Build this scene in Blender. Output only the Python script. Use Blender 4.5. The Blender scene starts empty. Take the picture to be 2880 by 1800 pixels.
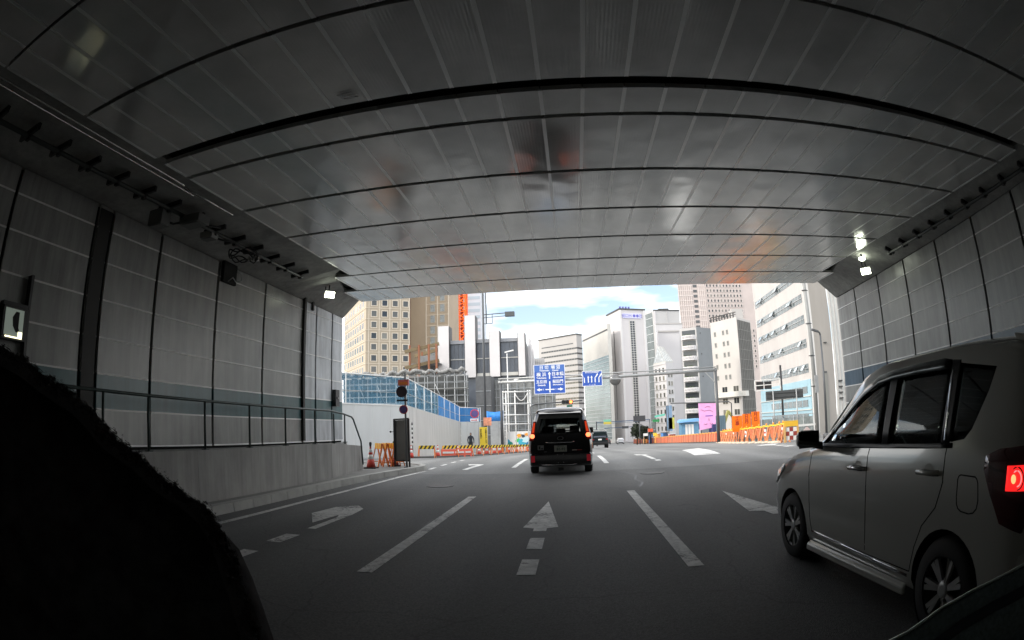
import bpy, bmesh, math, random
from mathutils import Vector, Matrix
PI = math.pi
random.seed(7)
S = bpy.context.scene
C = S.collection
# ------------------------------------------------------------------ camera (wide-angle dash camera lens)
cd = bpy.data.cameras.new('camera'); cam = bpy.data.objects.new('camera', cd); C.objects.link(cam); S.camera = cam
cd.type = 'PANO'; cd.panorama_type = 'FISHEYE_LENS_POLYNOMIAL'; cd.fisheye_fov = PI
cd.sensor_width = 36.0; cd.sensor_fit = 'HORIZONTAL'; cd.clip_start = 0.02; cd.clip_end = 2000
cd.fisheye_polynomial_k0 = 0.0
cd.fisheye_polynomial_k1 = -0.052350534
cd.fisheye_polynomial_k2 = -0.000167
cd.fisheye_polynomial_k3 = 2.22043e-05
cd.fisheye_polynomial_k4 = -1.18461e-06
cd.shift_y = 130.0 / 1800.0
R = [[0.9934530867695025, -0.10658112889042755, 0.041126966245873274], [0.11039690233092055, 0.9882577726301351, -0.10563663565194205], [-0.029385172177210706, 0.10948533144017988, 0.9935539612197969]]
cam.matrix_world = Matrix(((R[0][0], R[0][2], -R[0][1], 0), (R[1][0], R[1][2], -R[1][1], 0), (R[2][0], R[2][2], -R[2][1], 1.35), (0, 0, 0, 1)))
# ------------------------------------------------------------------ sky, sun, exposure
SUN_EL, SUN_AZ = math.radians(30), math.radians(-112)      # azimuth from +Y towards +X
W = bpy.data.worlds.new('World'); S.world = W; W.use_nodes = True
nt = W.node_tree; nt.nodes.clear()
def nn(nt, t, **k):
    n = nt.nodes.new(t)
    for a, b in k.items(): setattr(n, a, b)
    return n
sky = nn(nt, 'ShaderNodeTexSky', sky_type='NISHITA', sun_disc=False, sun_elevation=SUN_EL, sun_rotation=SUN_AZ, dust_density=1.5)
tc = nn(nt, 'ShaderNodeTexCoord'); mp = nn(nt, 'ShaderNodeMapping'); mp.inputs['Scale'].default_value = (1.0, 1.0, 3.2); mp.inputs['Location'].default_value = (0.9, 3.3, -0.03)
no = nn(nt, 'ShaderNodeTexNoise'); no.inputs['Scale'].default_value = 2.6; no.inputs['Detail'].default_value = 5; no.inputs['Roughness'].default_value = 0.5
cr = nn(nt, 'ShaderNodeValToRGB'); cr.color_ramp.elements[0].position = 0.40; cr.color_ramp.elements[1].position = 0.54; cr.color_ramp.elements[0].color = (.06, .06, .06, 1)
mx = nn(nt, 'ShaderNodeMixRGB'); mx.inputs['Color2'].default_value = (10.5, 10.4, 10.3, 1)
bg = nn(nt, 'ShaderNodeBackground'); bg.inputs['Strength'].default_value = 0.14
wo = nn(nt, 'ShaderNodeOutputWorld')
L = nt.links.new
L(tc.outputs['Generated'], mp.inputs['Vector']); L(mp.outputs[0], no.inputs['Vector']); L(no.outputs['Fac'], cr.inputs[0])
L(cr.outputs[0], mx.inputs['Fac']); L(sky.outputs[0], mx.inputs['Color1']); L(mx.outputs[0], bg.inputs[0]); L(bg.outputs[0], wo.inputs[0])
sd = bpy.data.lights.new('sun', 'SUN'); sun = bpy.data.objects.new('sun', sd); C.objects.link(sun)
sd.energy = 1.4; sd.angle = math.radians(10); sd.color = (1.0, 0.95, 0.87)
sv = Vector((math.sin(SUN_AZ) * math.cos(SUN_EL), math.cos(SUN_AZ) * math.cos(SUN_EL), math.sin(SUN_EL)))
sun.rotation_euler = sv.to_track_quat('Z', 'Y').to_euler(); sun.location = sv * 60
S.view_settings.view_transform = 'Standard'; S.view_settings.look = 'None'; S.view_settings.gamma = 1; S.view_settings.exposure = 0.9
S.cycles.max_bounces = 8; S.cycles.diffuse_bounces = 5; S.cycles.glossy_bounces = 4; S.cycles.transparent_max_bounces = 12
S.cycles.use_denoising = True; S.cycles.sample_clamp_indirect = 6

# ------------------------------------------------------------------ materials
MATS = {}
def mat(name, col, rough=0.6, metal=0.0, var=0.0, vscale=2.0, bump=0.0, bscale=20.0, spec=0.5, emit=None, estr=0.0, stretch=(1, 1, 1), coat=0.0, alpha=1.0, dirt=0.0, streak=0.0):
    if name in MATS: return MATS[name]
    m = bpy.data.materials.new(name); m.use_nodes = True; MATS[name] = m
    t = m.node_tree; b = t.nodes['Principled BSDF']
    b.inputs['Base Color'].default_value = (*col, 1); b.inputs['Roughness'].default_value = rough
    b.inputs['Metallic'].default_value = metal; b.inputs['Specular IOR Level'].default_value = spec
    b.inputs['Coat Weight'].default_value = coat; b.inputs['Alpha'].default_value = alpha
    if emit: b.inputs['Emission Color'].default_value = (*emit, 1); b.inputs['Emission Strength'].default_value = estr
    if var or bump or dirt or streak:
        c = nn(t, 'ShaderNodeTexCoord'); mpn = nn(t, 'ShaderNodeMapping'); mpn.inputs['Scale'].default_value = stretch
        t.links.new(c.outputs['Object'], mpn.inputs['Vector'])
    if var or dirt or streak:
        n = nn(t, 'ShaderNodeTexNoise'); n.inputs['Scale'].default_value = vscale; n.inputs['Detail'].default_value = 6; n.inputs['Roughness'].default_value = 0.62
        t.links.new(mpn.outputs[0], n.inputs['Vector'])
        r = nn(t, 'ShaderNodeValToRGB'); r.color_ramp.elements[0].position = 0.3; r.color_ramp.elements[1].position = 0.7
        lo = [max(0, v * (1 - var)) for v in col]; hi = [min(1, v * (1 + var)) for v in col]
        r.color_ramp.elements[0].color = (*lo, 1); r.color_ramp.elements[1].color = (*hi, 1)
        t.links.new(n.outputs['Fac'], r.inputs[0]); t.links.new(r.outputs[0], b.inputs['Base Color'])
        if streak:   # run-off stains: long vertical smears plus soot blotches
            ms = nn(t, 'ShaderNodeMapping'); ms.inputs['Scale'].default_value = (7, 7, .35); t.links.new(c.outputs['Object'], ms.inputs[0])
            ns = nn(t, 'ShaderNodeTexNoise'); ns.inputs['Scale'].default_value = 1.0; ns.inputs['Detail'].default_value = 5; ns.inputs['Roughness'].default_value = .7; t.links.new(ms.outputs[0], ns.inputs[0])
            rs = nn(t, 'ShaderNodeMapRange'); rs.inputs['From Min'].default_value = .35; rs.inputs['From Max'].default_value = .65; rs.inputs['To Min'].default_value = 1 - streak; rs.inputs['To Max'].default_value = 1 + streak * .35; t.links.new(ns.outputs['Fac'], rs.inputs[0])
            mu_ = nn(t, 'ShaderNodeMixRGB', blend_type='MULTIPLY'); mu_.inputs[0].default_value = 1; t.links.new(r.outputs[0], mu_.inputs[1]); t.links.new(rs.outputs[0], mu_.inputs[2]); t.links.new(mu_.outputs[0], b.inputs['Base Color'])
        rr = nn(t, 'ShaderNodeMapRange'); rr.inputs['To Min'].default_value = max(0.02, rough - 0.07); rr.inputs['To Max'].default_value = min(1, rough + 0.1)
        t.links.new(n.outputs['Fac'], rr.inputs[0]); t.links.new(rr.outputs[0], b.inputs['Roughness'])
    if bump:
        n2 = nn(t, 'ShaderNodeTexNoise'); n2.inputs['Scale'].default_value = bscale; n2.inputs['Detail'].default_value = 4
        t.links.new(mpn.outputs[0], n2.inputs['Vector'])
        bp = nn(t, 'ShaderNodeBump'); bp.inputs['Strength'].default_value = bump; bp.inputs['Distance'].default_value = 0.02
        t.links.new(n2.outputs['Fac'], bp.inputs['Height']); t.links.new(bp.outputs[0], b.inputs['Normal'])
    return m
def vary(m, lo, hi):
    """each pane differs a little: blinds, lights and reflections"""
    t = m.node_tree; b = t.nodes['Principled BSDF']; oi = nn(t, 'ShaderNodeObjectInfo'); r = nn(t, 'ShaderNodeValToRGB'); r.color_ramp.interpolation = 'CONSTANT'
    el = r.color_ramp.elements; el[0].position = 0; el[0].color = (*lo, 1); el[1].position = .45; el[1].color = (*[(a * 2 + c) / 3 for a, c in zip(lo, hi)], 1)
    e = el.new(.72); e.color = (*[(a + c) / 2 for a, c in zip(lo, hi)], 1); e = el.new(.9); e.color = (*hi, 1)
    t.links.new(oi.outputs['Random'], r.inputs[0]); t.links.new(r.outputs[0], b.inputs['Base Color']); return m
def glass_mat(name, tint=(0.25, 0.28, 0.28), rough=0.02):
    if name in MATS: return MATS[name]
    m = bpy.data.materials.new(name); m.use_nodes = True; MATS[name] = m
    t = m.node_tree; t.nodes.clear(); o = nn(t, 'ShaderNodeOutputMaterial'); mix = nn(t, 'ShaderNodeMixShader')
    tr = nn(t, 'ShaderNodeBsdfTransparent'); tr.inputs[0].default_value = (*tint, 1)
    gl = nn(t, 'ShaderNodeBsdfGlossy'); gl.inputs['Roughness'].default_value = rough; gl.inputs[0].default_value = (0.9, 0.95, 0.95, 1)
    fr = nn(t, 'ShaderNodeFresnel'); fr.inputs[0].default_value = 1.55
    t.links.new(fr.outputs[0], mix.inputs[0]); t.links.new(tr.outputs[0], mix.inputs[1]); t.links.new(gl.outputs[0], mix.inputs[2]); t.links.new(mix.outputs[0], o.inputs[0])
    return m

# ------------------------------------------------------------------ mesh helpers
class MB:
    def __init__(s): s.v = []; s.f = []; s.m = []; s.sm = []
    def add(s, vs, fs, m=0, smooth=False):
        o = len(s.v); s.v += [tuple(v) for v in vs]
        for f in fs: s.f.append(tuple(o + i for i in f)); s.m.append(m); s.sm.append(smooth)
        return s
    def box(s, x0, x1, y0, y1, z0, z1, m=0):
        return s.add([(x0, y0, z0), (x1, y0, z0), (x1, y1, z0), (x0, y1, z0), (x0, y0, z1), (x1, y0, z1), (x1, y1, z1), (x0, y1, z1)],
                     [(0, 3, 2, 1), (4, 5, 6, 7), (0, 1, 5, 4), (1, 2, 6, 5), (2, 3, 7, 6), (3, 0, 4, 7)], m)
    def hexa(s, p, m=0):   # 4 bottom + 4 top points
        return s.add(p, [(0, 3, 2, 1), (4, 5, 6, 7), (0, 1, 5, 4), (1, 2, 6, 5), (2, 3, 7, 6), (3, 0, 4, 7)], m)
    def prism(s, poly, a, b, axis='z', m=0, smooth=False):
        n = len(poly)
        def P(p, h): return (p[0], p[1], h) if axis == 'z' else ((p[0], h, p[1]) if axis == 'y' else (h, p[0], p[1]))
        vs = [P(p, a) for p in poly] + [P(p, b) for p in poly]
        s.add(vs, [tuple(range(n))[::-1], tuple(range(n, 2 * n))], m)
        o = len(s.v) - 2 * n
        for i in range(n):
            j = (i + 1) % n; s.f.append((o + i, o + j, o + n + j, o + n + i)); s.m.append(m); s.sm.append(smooth)
        return s
    def bar(s, a, b, w=0.05, h=None, m=0):
        a = Vector(a); b = Vector(b); h = h or w; d = (b - a).normalized()
        u = d.cross(Vector((0, 0, 1)));
        if u.length < 1e-3: u = d.cross(Vector((0, 1, 0)))
        u.normalize(); w2 = u.cross(d).normalized()
        p = []
        for q in (a, b):
            for i, j in ((-1, -1), (1, -1), (1, 1), (-1, 1)): p.append(q + u * (i * w / 2) + w2 * (j * h / 2))
        return s.add(p, [(0, 1, 2, 3), (7, 6, 5, 4), (0, 4, 5, 1), (1, 5, 6, 2), (2, 6, 7, 3), (3, 7, 4, 0)], m)
    def tube(s, pts, r=0.03, n=8, m=0, cap=True, r2=None):
        pts = [Vector(p) for p in pts]; rings = []; k = len(pts); base = len(s.v)
        up = None
        for i, p in enumerate(pts):
            d = (pts[min(i + 1, k - 1)] - pts[max(i - 1, 0)]).normalized()
            if up is None: up = Vector((0, 0, 1)) if abs(d.z) < 0.9 else Vector((0, 1, 0))
            u = d.cross(up).normalized(); w = u.cross(d).normalized()
            rr = r if r2 is None else r + (r2 - r) * i / max(1, k - 1)
            for j in range(n):
                a = 2 * PI * j / n; s.v.append(tuple(p + u * (math.cos(a) * rr) + w * (math.sin(a) * rr)))
        for i in range(k - 1):
            for j in range(n):
                q = (j + 1) % n; s.f.append((base + i * n + j, base + i * n + q, base + (i + 1) * n + q, base + (i + 1) * n + j)); s.m.append(m); s.sm.append(True)
        if cap:
            s.f.append(tuple(base + j for j in range(n))[::-1]); s.m.append(m); s.sm.append(False)
            s.f.append(tuple(base + (k - 1) * n + j for j in range(n))); s.m.append(m); s.sm.append(False)
        return s
    def lathe(s, prof, c=(0, 0, 0), n=20, m=0, axis='z', smooth=True, cap=True):
        base = len(s.v); k = len(prof)
        for r, h in prof:
            for j in range(n):
                a = 2 * PI * j / n; x, y = r * math.cos(a), r * math.sin(a)
                p = (x, y, h) if axis == 'z' else ((x, h, y) if axis == 'y' else (h, x, y))
                s.v.append((p[0] + c[0], p[1] + c[1], p[2] + c[2]))
        for i in range(k - 1):
            for j in range(n):
                q = (j + 1) % n; s.f.append((base + i * n + j, base + i * n + q, base + (i + 1) * n + q, base + (i + 1) * n + j)); s.m.append(m); s.sm.append(smooth)
        if not cap: return s
        s.f.append(tuple(base + j for j in range(n))[::-1]); s.m.append(m); s.sm.append(False)
        s.f.append(tuple(base + (k - 1) * n + j for j in range(n))); s.m.append(m); s.sm.append(False)
        return s
    def sphere(s, c, r, n=10, m=0, sc=(1, 1, 1)):
        pr = [(max(1e-4, r * math.sin(PI * i / n)), -r * math.cos(PI * i / n)) for i in range(n + 1)]
        b0 = len(s.v); s.lathe(pr, (0, 0, 0), n * 2, m)
        for i in range(b0, len(s.v)): v = s.v[i]; s.v[i] = (v[0] * sc[0] + c[0], v[1] * sc[1] + c[1], v[2] * sc[2] + c[2])
        return s
    def quad(s, a, b, c, d, m=0): return s.add([a, b, c, d], [(0, 1, 2, 3)], m)
    def xf(s, M, start=0):
        for i in range(start, len(s.v)): s.v[i] = tuple(M @ Vector(s.v[i]))
        return s
    def build(s, name, mats, parent=None, loc=(0, 0, 0), rz=0.0, fix=True, bevel=0):
        me = bpy.data.meshes.new(name); me.from_pydata(s.v, [], s.f)
        for mm in (mats if isinstance(mats, (list, tuple)) else [mats]): me.materials.append(mm)
        me.polygons.foreach_set('material_index', s.m); me.polygons.foreach_set('use_smooth', s.sm)
        if fix:
            b = bmesh.new(); b.from_mesh(me); bmesh.ops.recalc_face_normals(b, faces=b.faces); b.to_mesh(me); b.free()
        me.update()
        o = bpy.data.objects.new(name, me); C.objects.link(o); o.location = loc; o.rotation_euler = (0, 0, rz)
        if parent: o.parent = parent
        if bevel:
            md = o.modifiers.new('bevel', 'BEVEL'); md.width = bevel; md.segments = 2; md.limit_method = 'ANGLE'
        return o
def tag(o, label=None, cat=None, group=None, kind=None):
    if label: o['label'] = label
    if cat: o['category'] = cat
    if group: o['group'] = group
    if kind: o['kind'] = kind
    return o
def thing(name, label, cat, loc=(0, 0, 0), rz=0.0, group=None):
    o = bpy.data.objects.new(name, None); C.objects.link(o); o.location = loc; o.rotation_euler = (0, 0, rz); o.empty_display_size = 0.3
    return tag(o, label, cat, group)
def kids(o): return [c for c in bpy.data.objects if c.parent == o]
def copy_tree(o, loc=None, rz=None, label=None, parent=None):
    c = o.copy(); C.objects.link(c)
    if parent is not None: c.parent = parent
    if loc is not None: c.location = loc
    if rz is not None: c.rotation_euler = (0, 0, rz)
    if label: c['label'] = label
    for k in kids(o): copy_tree(k, parent=c)
    return c
def text_mb(txt, size, mb, place, m=0, ext=0.0, bold=0.0):
    """glyph outlines as real mesh; place(x, y) -> world/local point of the flat lettering"""
    cu = bpy.data.curves.new('t', 'FONT'); cu.body = txt; cu.size = size; cu.align_x = 'CENTER'; cu.align_y = 'CENTER'; cu.resolution_u = 2; cu.offset = bold
    o = bpy.data.objects.new('t', cu); C.objects.link(o)
    dg = bpy.context.evaluated_depsgraph_get(); me = bpy.data.meshes.new_from_object(o.evaluated_get(dg))
    mb.add([place(v.co.x, v.co.y) for v in me.vertices], [tuple(p.vertices) for p in me.polygons], m)
    bpy.data.objects.remove(o); bpy.data.curves.remove(cu); bpy.data.meshes.remove(me)
def gz(y):
    """height of the street: level inside the underpass, falling gently beyond it"""
    if y < 18: return 0.0
    if y < 24: return -0.038 * (y - 18) ** 2 / 12
    if y < 190: return -0.114 - 0.038 * (y - 24)
    return -6.42
# ================================================================== SETTING: ground, road, markings
def asphalt(k=1.0, nm='asphalt'):
    m = bpy.data.materials.new(nm); m.use_nodes = True; t = m.node_tree; b = t.nodes['Principled BSDF']
    c = nn(t, 'ShaderNodeTexCoord')
    n1 = nn(t, 'ShaderNodeTexNoise'); n1.inputs['Scale'].default_value = 0.35; n1.inputs['Detail'].default_value = 5
    mp1 = nn(t, 'ShaderNodeMapping'); mp1.inputs['Scale'].default_value = (1, 0.25, 1); t.links.new(c.outputs['Object'], mp1.inputs[0]); t.links.new(mp1.outputs[0], n1.inputs[0])
    n2 = nn(t, 'ShaderNodeTexNoise'); n2.inputs['Scale'].default_value = 60; n2.inputs['Detail'].default_value = 3; t.links.new(c.outputs['Object'], n2.inputs[0])
    n3 = nn(t, 'ShaderNodeTexVoronoi'); n3.inputs['Scale'].default_value = 150; t.links.new(c.outputs['Object'], n3.inputs[0])
    r1 = nn(t, 'ShaderNodeValToRGB'); r1.color_ramp.elements[0].position = .3; r1.color_ramp.elements[1].position = .72
    r1.color_ramp.elements[0].color = (.074 * k, .077 * k, .076 * k, 1); r1.color_ramp.elements[1].color = (.152 * k, .153 * k, .149 * k, 1)
    t.links.new(n1.outputs['Fac'], r1.inputs[0])
    mxx = nn(t, 'ShaderNodeMixRGB', blend_type='MULTIPLY'); mxx.inputs[0].default_value = 1
    r2 = nn(t, 'ShaderNodeMapRange'); r2.inputs['From Min'].default_value = .3; r2.inputs['From Max'].default_value = .7; r2.inputs['To Min'].default_value = .7; r2.inputs['To Max'].default_value = 1.3
    t.links.new(n2.outputs['Fac'], r2.inputs[0]); t.links.new(r1.outputs[0], mxx.inputs[1]); t.links.new(r2.outputs[0], mxx.inputs[2])
    # tyre-polished wheel tracks, oil drips down the lane middles and hairline cracks
    sx = nn(t, 'ShaderNodeSeparateXYZ'); t.links.new(c.outputs['Object'], sx.inputs[0])
    ph = nn(t, 'ShaderNodeMath', operation='MULTIPLY_ADD'); ph.inputs[1].default_value = 2 * PI / 1.5; ph.inputs[2].default_value = .9; t.links.new(sx.outputs['X'], ph.inputs[0])
    sn = nn(t, 'ShaderNodeMath', operation='SINE'); t.links.new(ph.outputs[0], sn.inputs[0])
    mr = nn(t, 'ShaderNodeMapRange'); mr.inputs['From Min'].default_value = -1; mr.inputs['To Min'].default_value = .86; mr.inputs['To Max'].default_value = 1.08; t.links.new(sn.outputs[0], mr.inputs[0])
    m2 = nn(t, 'ShaderNodeMixRGB', blend_type='MULTIPLY'); m2.inputs[0].default_value = 1; t.links.new(mxx.outputs[0], m2.inputs[1]); t.links.new(mr.outputs[0], m2.inputs[2])
    nd = nn(t, 'ShaderNodeTexNoise'); nd.inputs['Scale'].default_value = .9; nd.inputs['Detail'].default_value = 5; t.links.new(c.outputs['Object'], nd.inputs[0])
    mv = nn(t, 'ShaderNodeMixRGB'); mv.inputs[0].default_value = .45; t.links.new(c.outputs['Object'], mv.inputs[1]); t.links.new(nd.outputs['Color'], mv.inputs[2])
    vc = nn(t, 'ShaderNodeTexVoronoi', feature='DISTANCE_TO_EDGE'); vc.inputs['Scale'].default_value = .75; t.links.new(mv.outputs[0], vc.inputs[0])
    rc = nn(t, 'ShaderNodeMapRange'); rc.inputs['From Max'].default_value = .006; rc.inputs['To Min'].default_value = .74; t.links.new(vc.outputs[0], rc.inputs[0])
    m3 = nn(t, 'ShaderNodeMixRGB', blend_type='MULTIPLY'); m3.inputs[0].default_value = 1; t.links.new(m2.outputs[0], m3.inputs[1]); t.links.new(rc.outputs[0], m3.inputs[2])
    t.links.new(m3.outputs[0], b.inputs['Base Color']); b.inputs['Roughness'].default_value = .78
    bp = nn(t, 'ShaderNodeBump'); bp.inputs['Strength'].default_value = .5; bp.inputs['Distance'].default_value = .01
    t.links.new(n3.outputs[0], bp.inputs['Height']); t.links.new(bp.outputs[0], b.inputs['Normal'])
    return m
M_ASPH = asphalt(); M_ASPHO = asphalt(1.45, 'pale_asphalt')  # second one is the same asphalt in a paler tone, beyond the underpass
M_CONC = mat('concrete', (.30, .30, .285), .85, var=.18, vscale=1.2, bump=.25, bscale=30)
M_KERB = mat('kerb_concrete', (.36, .36, .34), .85, var=.15, vscale=3, bump=.25, bscale=40)
M_PAINT = mat('road_paint', (.60, .60, .58), .7, var=.25, vscale=9, bump=.2, bscale=80)
def wear(m):
    t = m.node_tree; b = t.nodes['Principled BSDF']; src = b.inputs['Base Color'].links[0].from_socket; c = nn(t, 'ShaderNodeTexCoord')
    n = nn(t, 'ShaderNodeTexNoise'); n.inputs['Scale'].default_value = 22; n.inputs['Detail'].default_value = 8; n.inputs['Roughness'].default_value = .75; t.links.new(c.outputs['Object'], n.inputs[0])
    n2 = nn(t, 'ShaderNodeTexNoise'); n2.inputs['Scale'].default_value = 1.7; n2.inputs['Detail'].default_value = 3; t.links.new(c.outputs['Object'], n2.inputs[0])
    a = nn(t, 'ShaderNodeMath', operation='MULTIPLY_ADD'); a.inputs[1].default_value = .6; t.links.new(n2.outputs['Fac'], a.inputs[0]); t.links.new(n.outputs['Fac'], a.inputs[2])
    r = nn(t, 'ShaderNodeValToRGB'); r.color_ramp.elements[0].position = .83; r.color_ramp.elements[1].position = .95; t.links.new(a.outputs[0], r.inputs[0])
    mx_ = nn(t, 'ShaderNodeMixRGB'); mx_.inputs['Color2'].default_value = (.13, .13, .128, 1); t.links.new(r.outputs[0], mx_.inputs[0]); t.links.new(src, mx_.inputs[1]); t.links.new(mx_.outputs[0], b.inputs['Base Color'])
wear(M_PAINT)
M_PAVE = mat('paving', (.20, .20, .19), .85, var=.2, vscale=4, bump=.3, bscale=30)
ys = [-70, -40, -20, -8, 0, 4, 8, 12, 16] + [18 + .5 * i for i in range(14)] + [26, 30, 36, 44, 56, 70, 90, 120, 150, 190, 230, 320, 600]
def strip(name, x0, x1, m, dz=0.0, yr=None, xs=None):
    mb = MB(); yy = [y for y in ys if yr is None or yr[0] < y < yr[1]]
    if yr: yy = [yr[0]] + yy + [yr[1]]
    for i, y in enumerate(yy):
        for x in (x0, x1): mb.v.append((x, y, gz(y) + dz))
    for i in range(len(yy) - 1): mb.f.append((2 * i, 2 * i + 1, 2 * i + 3, 2 * i + 2)); mb.m.append(0); mb.sm.append(False)
    return mb.build(name, m)
tag(strip('ground', -600, 600, M_PAVE), kind='structure')
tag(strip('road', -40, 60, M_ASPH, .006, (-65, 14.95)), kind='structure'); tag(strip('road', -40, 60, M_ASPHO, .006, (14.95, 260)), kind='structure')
# raised left pavement with kerb, ending in a rounded nose beyond the underpass
nose = [(-5.45, -60), (-5.45, 9), (-5.42, 11.5), (-5.3, 13.0), (-5.05, 14.6), (-4.82, 15.6), (-4.72, 16.1), (-4.78, 16.6), (-5.05, 17.1), (-5.5, 17.4), (-6.3, 17.6), (-8.9, 17.9), (-8.9, -60)]
mb = MB(); mb.prism(nose, -.05, .13, 'z', 0); tag(mb.build('pavement', M_PAVE), kind='structure')
# kerb stones: one run of stones following the same edge
def offset(poly, d):
    out = []
    for i, p in enumerate(poly):
        a = Vector(poly[max(i - 1, 0)]); b = Vector(poly[min(i + 1, len(poly) - 1)]); t = (b - a).normalized(); out.append((p[0] + t.y * d, p[1] - t.x * d))
    return out
ke = nose[:12]; mb = MB()
dense = []
for i in range(len(ke) - 1):
    a, b = Vector(ke[i]), Vector(ke[i + 1]); n = max(1, int((b - a).length / .6))
    for k in range(n): dense.append(tuple(a.lerp(b, k / n)))
dense.append(ke[-1]); outer = offset(dense, .17); inner = offset(dense, -.02)
for i in range(len(dense) - 1):
    if dense[i][1] < -12: continue
    A, B, Cc, Dd = [Vector(q) for q in (outer[i], outer[i + 1], inner[i + 1], inner[i])]
    g = (B - A) * .012; g2 = (Cc - Dd) * .012
    A2, B2, D2, C2 = A + g, B - g, Dd + g2, Cc - g2
    mb.hexa([(*A2, 0.0), (*B2, 0.0), (*C2, 0.0), (*D2, 0.0), (*(A2.lerp(D2, .1)), .155), (*(B2.lerp(C2, .1)), .155), (*C2, .155), (*D2, .155)])
tag(mb.build('kerb', M_KERB), kind='structure')
# markings --------------------------------------------------------------
def mark(name, polys, m=M_PAINT):
    mb = MB()
    for poly in polys:
        # subdivide along y so that the paint follows the falling street
        b = bmesh.new(); vs = [b.verts.new((p[0], p[1], 0)) for p in poly]; b.faces.new(vs)
        y0, y1 = min(p[1] for p in poly), max(p[1] for p in poly)
        for yc in [v for v in ys if y0 < v < y1]:
            bmesh.ops.bisect_plane(b, geom=b.verts[:] + b.edges[:] + b.faces[:], plane_co=(0, yc, 0), plane_no=(0, 1, 0))
        bmesh.ops.triangulate(b, faces=b.faces)
        b.verts.index_update(); mb.add([(v.co.x, v.co.y, gz(v.co.y) + .011) for v in b.verts], [tuple(v.index for v in f.verts) for f in b.faces]); b.free()
    return tag(mb.build(name, m), kind='structure')
def rect(x0, x1, y0, y1): return [(x0, y0), (x1, y0), (x1, y1), (x0, y1)]
s = 1.35 / 1.30
mark('lane_line', [rect(-1.99, -1.84, 4.57, 10.07), rect(-1.95, -1.80, 17.0, 22.0), rect(-1.95, -1.80, 29, 34.5), rect(-1.95, -1.80, 41, 46)])
mark('lane_line', [rect(1.02, 1.17, 4.70, 10.34), rect(1.02, 1.18, 17.6, 23.0), rect(1.02, 1.18, 29, 34.5), rect(1.02, 1.18, 41, 46)])
mark('edge_line', [[(-4.88, -30), (-4.76, -30), (-4.76, 9), (-4.60, 14), (-4.40, 15.9), (-4.52, 15.9), (-4.72, 14), (-4.88, 9)]])
mark('edge_line', [rect(-4.58, -4.46, y, y + .75) for y in (16.6, 18.2, 19.8, 21.4)])
mark('straight_arrow', [[(x * s, y * s) for x, y in ((-.42, 8.95), (-.20, 6.67), (-.34, 6.60), (-.34, 6.42), (-.50, 6.42), (-.50, 6.60), (-.64, 6.67))],
     rect(-.52, -.35, 5.68, 6.26), rect(-.52, -.35, 4.66, 5.23)])
mark('turn_arrow', [[(x * s, y * s) for x, y in ((-3.82, 8.10), (-3.52, 8.33), (-3.30, 8.0), (-3.24, 7.4), (-3.24, 6.18), (-3.36, 6.18), (-3.36, 7.1), (-3.43, 7.35), (-3.50, 6.6), (-3.90, 7.35))],
     rect(-3.56, -3.36, 5.46, 5.97), rect(-3.54, -3.34, 4.46, 4.95)])
mark('turn_arrow', [[(2.68, 9.48), (2.92, 7.2), (2.83, 7.12), (2.80, 6.8), (2.66, 6.8), (2.64, 7.12), (2.44, 7.2)], rect(2.66, 2.84, 5.9, 6.4)])
mark('turn_arrow', [[(-3.10, 18.7), (-3.70, 18.9), (-3.55, 18.2), (-3.32, 18.45), (-3.38, 17.3), (-3.42, 16.4), (-3.26, 16.4), (-3.2, 17.4), (-3.12, 18.0)]])
mark('turn_arrow', [[(2.55, 22.6), (3.05, 21.6), (2.90, 21.4), (2.88, 18.5), (2.72, 18.5), (2.74, 21.4), (2.56, 21.5)], rect(2.74, 2.92, 17.6, 18.1)])
mark('turn_arrow', [[(8.35, 23.6), (9.7, 25.6), (9.9, 24.6), (8.9, 22.6)], rect(8.6, 9.0, 21.4, 22.0), rect(8.5, 8.9, 20.2, 20.8)])
mark('crossing_diamond', [[(4.38, 19.1), (5.35, 19.0), (6.6, 27.8), (5.2, 25.4)]])
M_TAR = mat('tar_seam', (.018, .018, .018), .5)
def seam(pts, w):
    polys = []
    for i in range(len(pts) - 1):
        a, b = Vector(pts[i]), Vector(pts[i + 1]); d = (b - a).normalized(); n_ = Vector((-d.y, d.x)) * w / 2; e = d * w * .3
        polys.append([tuple(a - n_ - e), tuple(b - n_ + e), tuple(b + n_ + e), tuple(a + n_ - e)])
    mb = MB()
    for p in polys: mb.add([(q[0], q[1], gz(q[1]) + .0085 + .0002 * (polys.index(p) % 2)) for q in p], [(0, 1, 2, 3)])
    return tag(mb.build('road_joint', M_TAR), kind='structure')
pts = [(-5.1 + .33 * i, 11.38 - .012 * i + random.uniform(-.02, .02)) for i in range(22)]; seam(pts, .05)
seam([(1.35, 10.9), (1.5, 11.6), (1.42, 12.4), (1.55, 13.2), (1.4, 14.1), (1.18, 14.9), (1.05, 16.0)], .05)
seam([(-4.0, 14.8), (-2.5, 14.9), (-1.2, 15.0), (.8, 15.0), (3.5, 15.1), (6.5, 15.3)], .035)
seam([(2.4, 12.2), (3.6, 12.9), (5.4, 13.1), (6.9, 13.8)], .03)

for (x, y, w_, h_) in [(-2.55, 6.9, .55, .62), (3.2, 16.2, 1.6, 1.1), (-3.1, 13.2, 1.1, .8)]:
    a = [(x, y), (x + w_, y + .04), (x + w_ - .03, y + h_), (x + .05, y + h_), (x, y)]
    seam(a, .022)
M_LID = mat('manhole_iron', (.05, .048, .045), .55, .6, var=.3, vscale=20, bump=.5, bscale=60)
for (x, y, l_) in [(2.0, 13.6, 'round iron manhole cover in the lane right of the van'), (-3.0, 11.9, 'round iron manhole cover in the left turning lane')]:
    mb = MB(); mb.lathe([(.31, .0), (.31, .012)], n=28); tag(mb.build('manhole_cover', M_LID, None, (x, y, .004)), l_, 'manhole cover')
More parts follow.
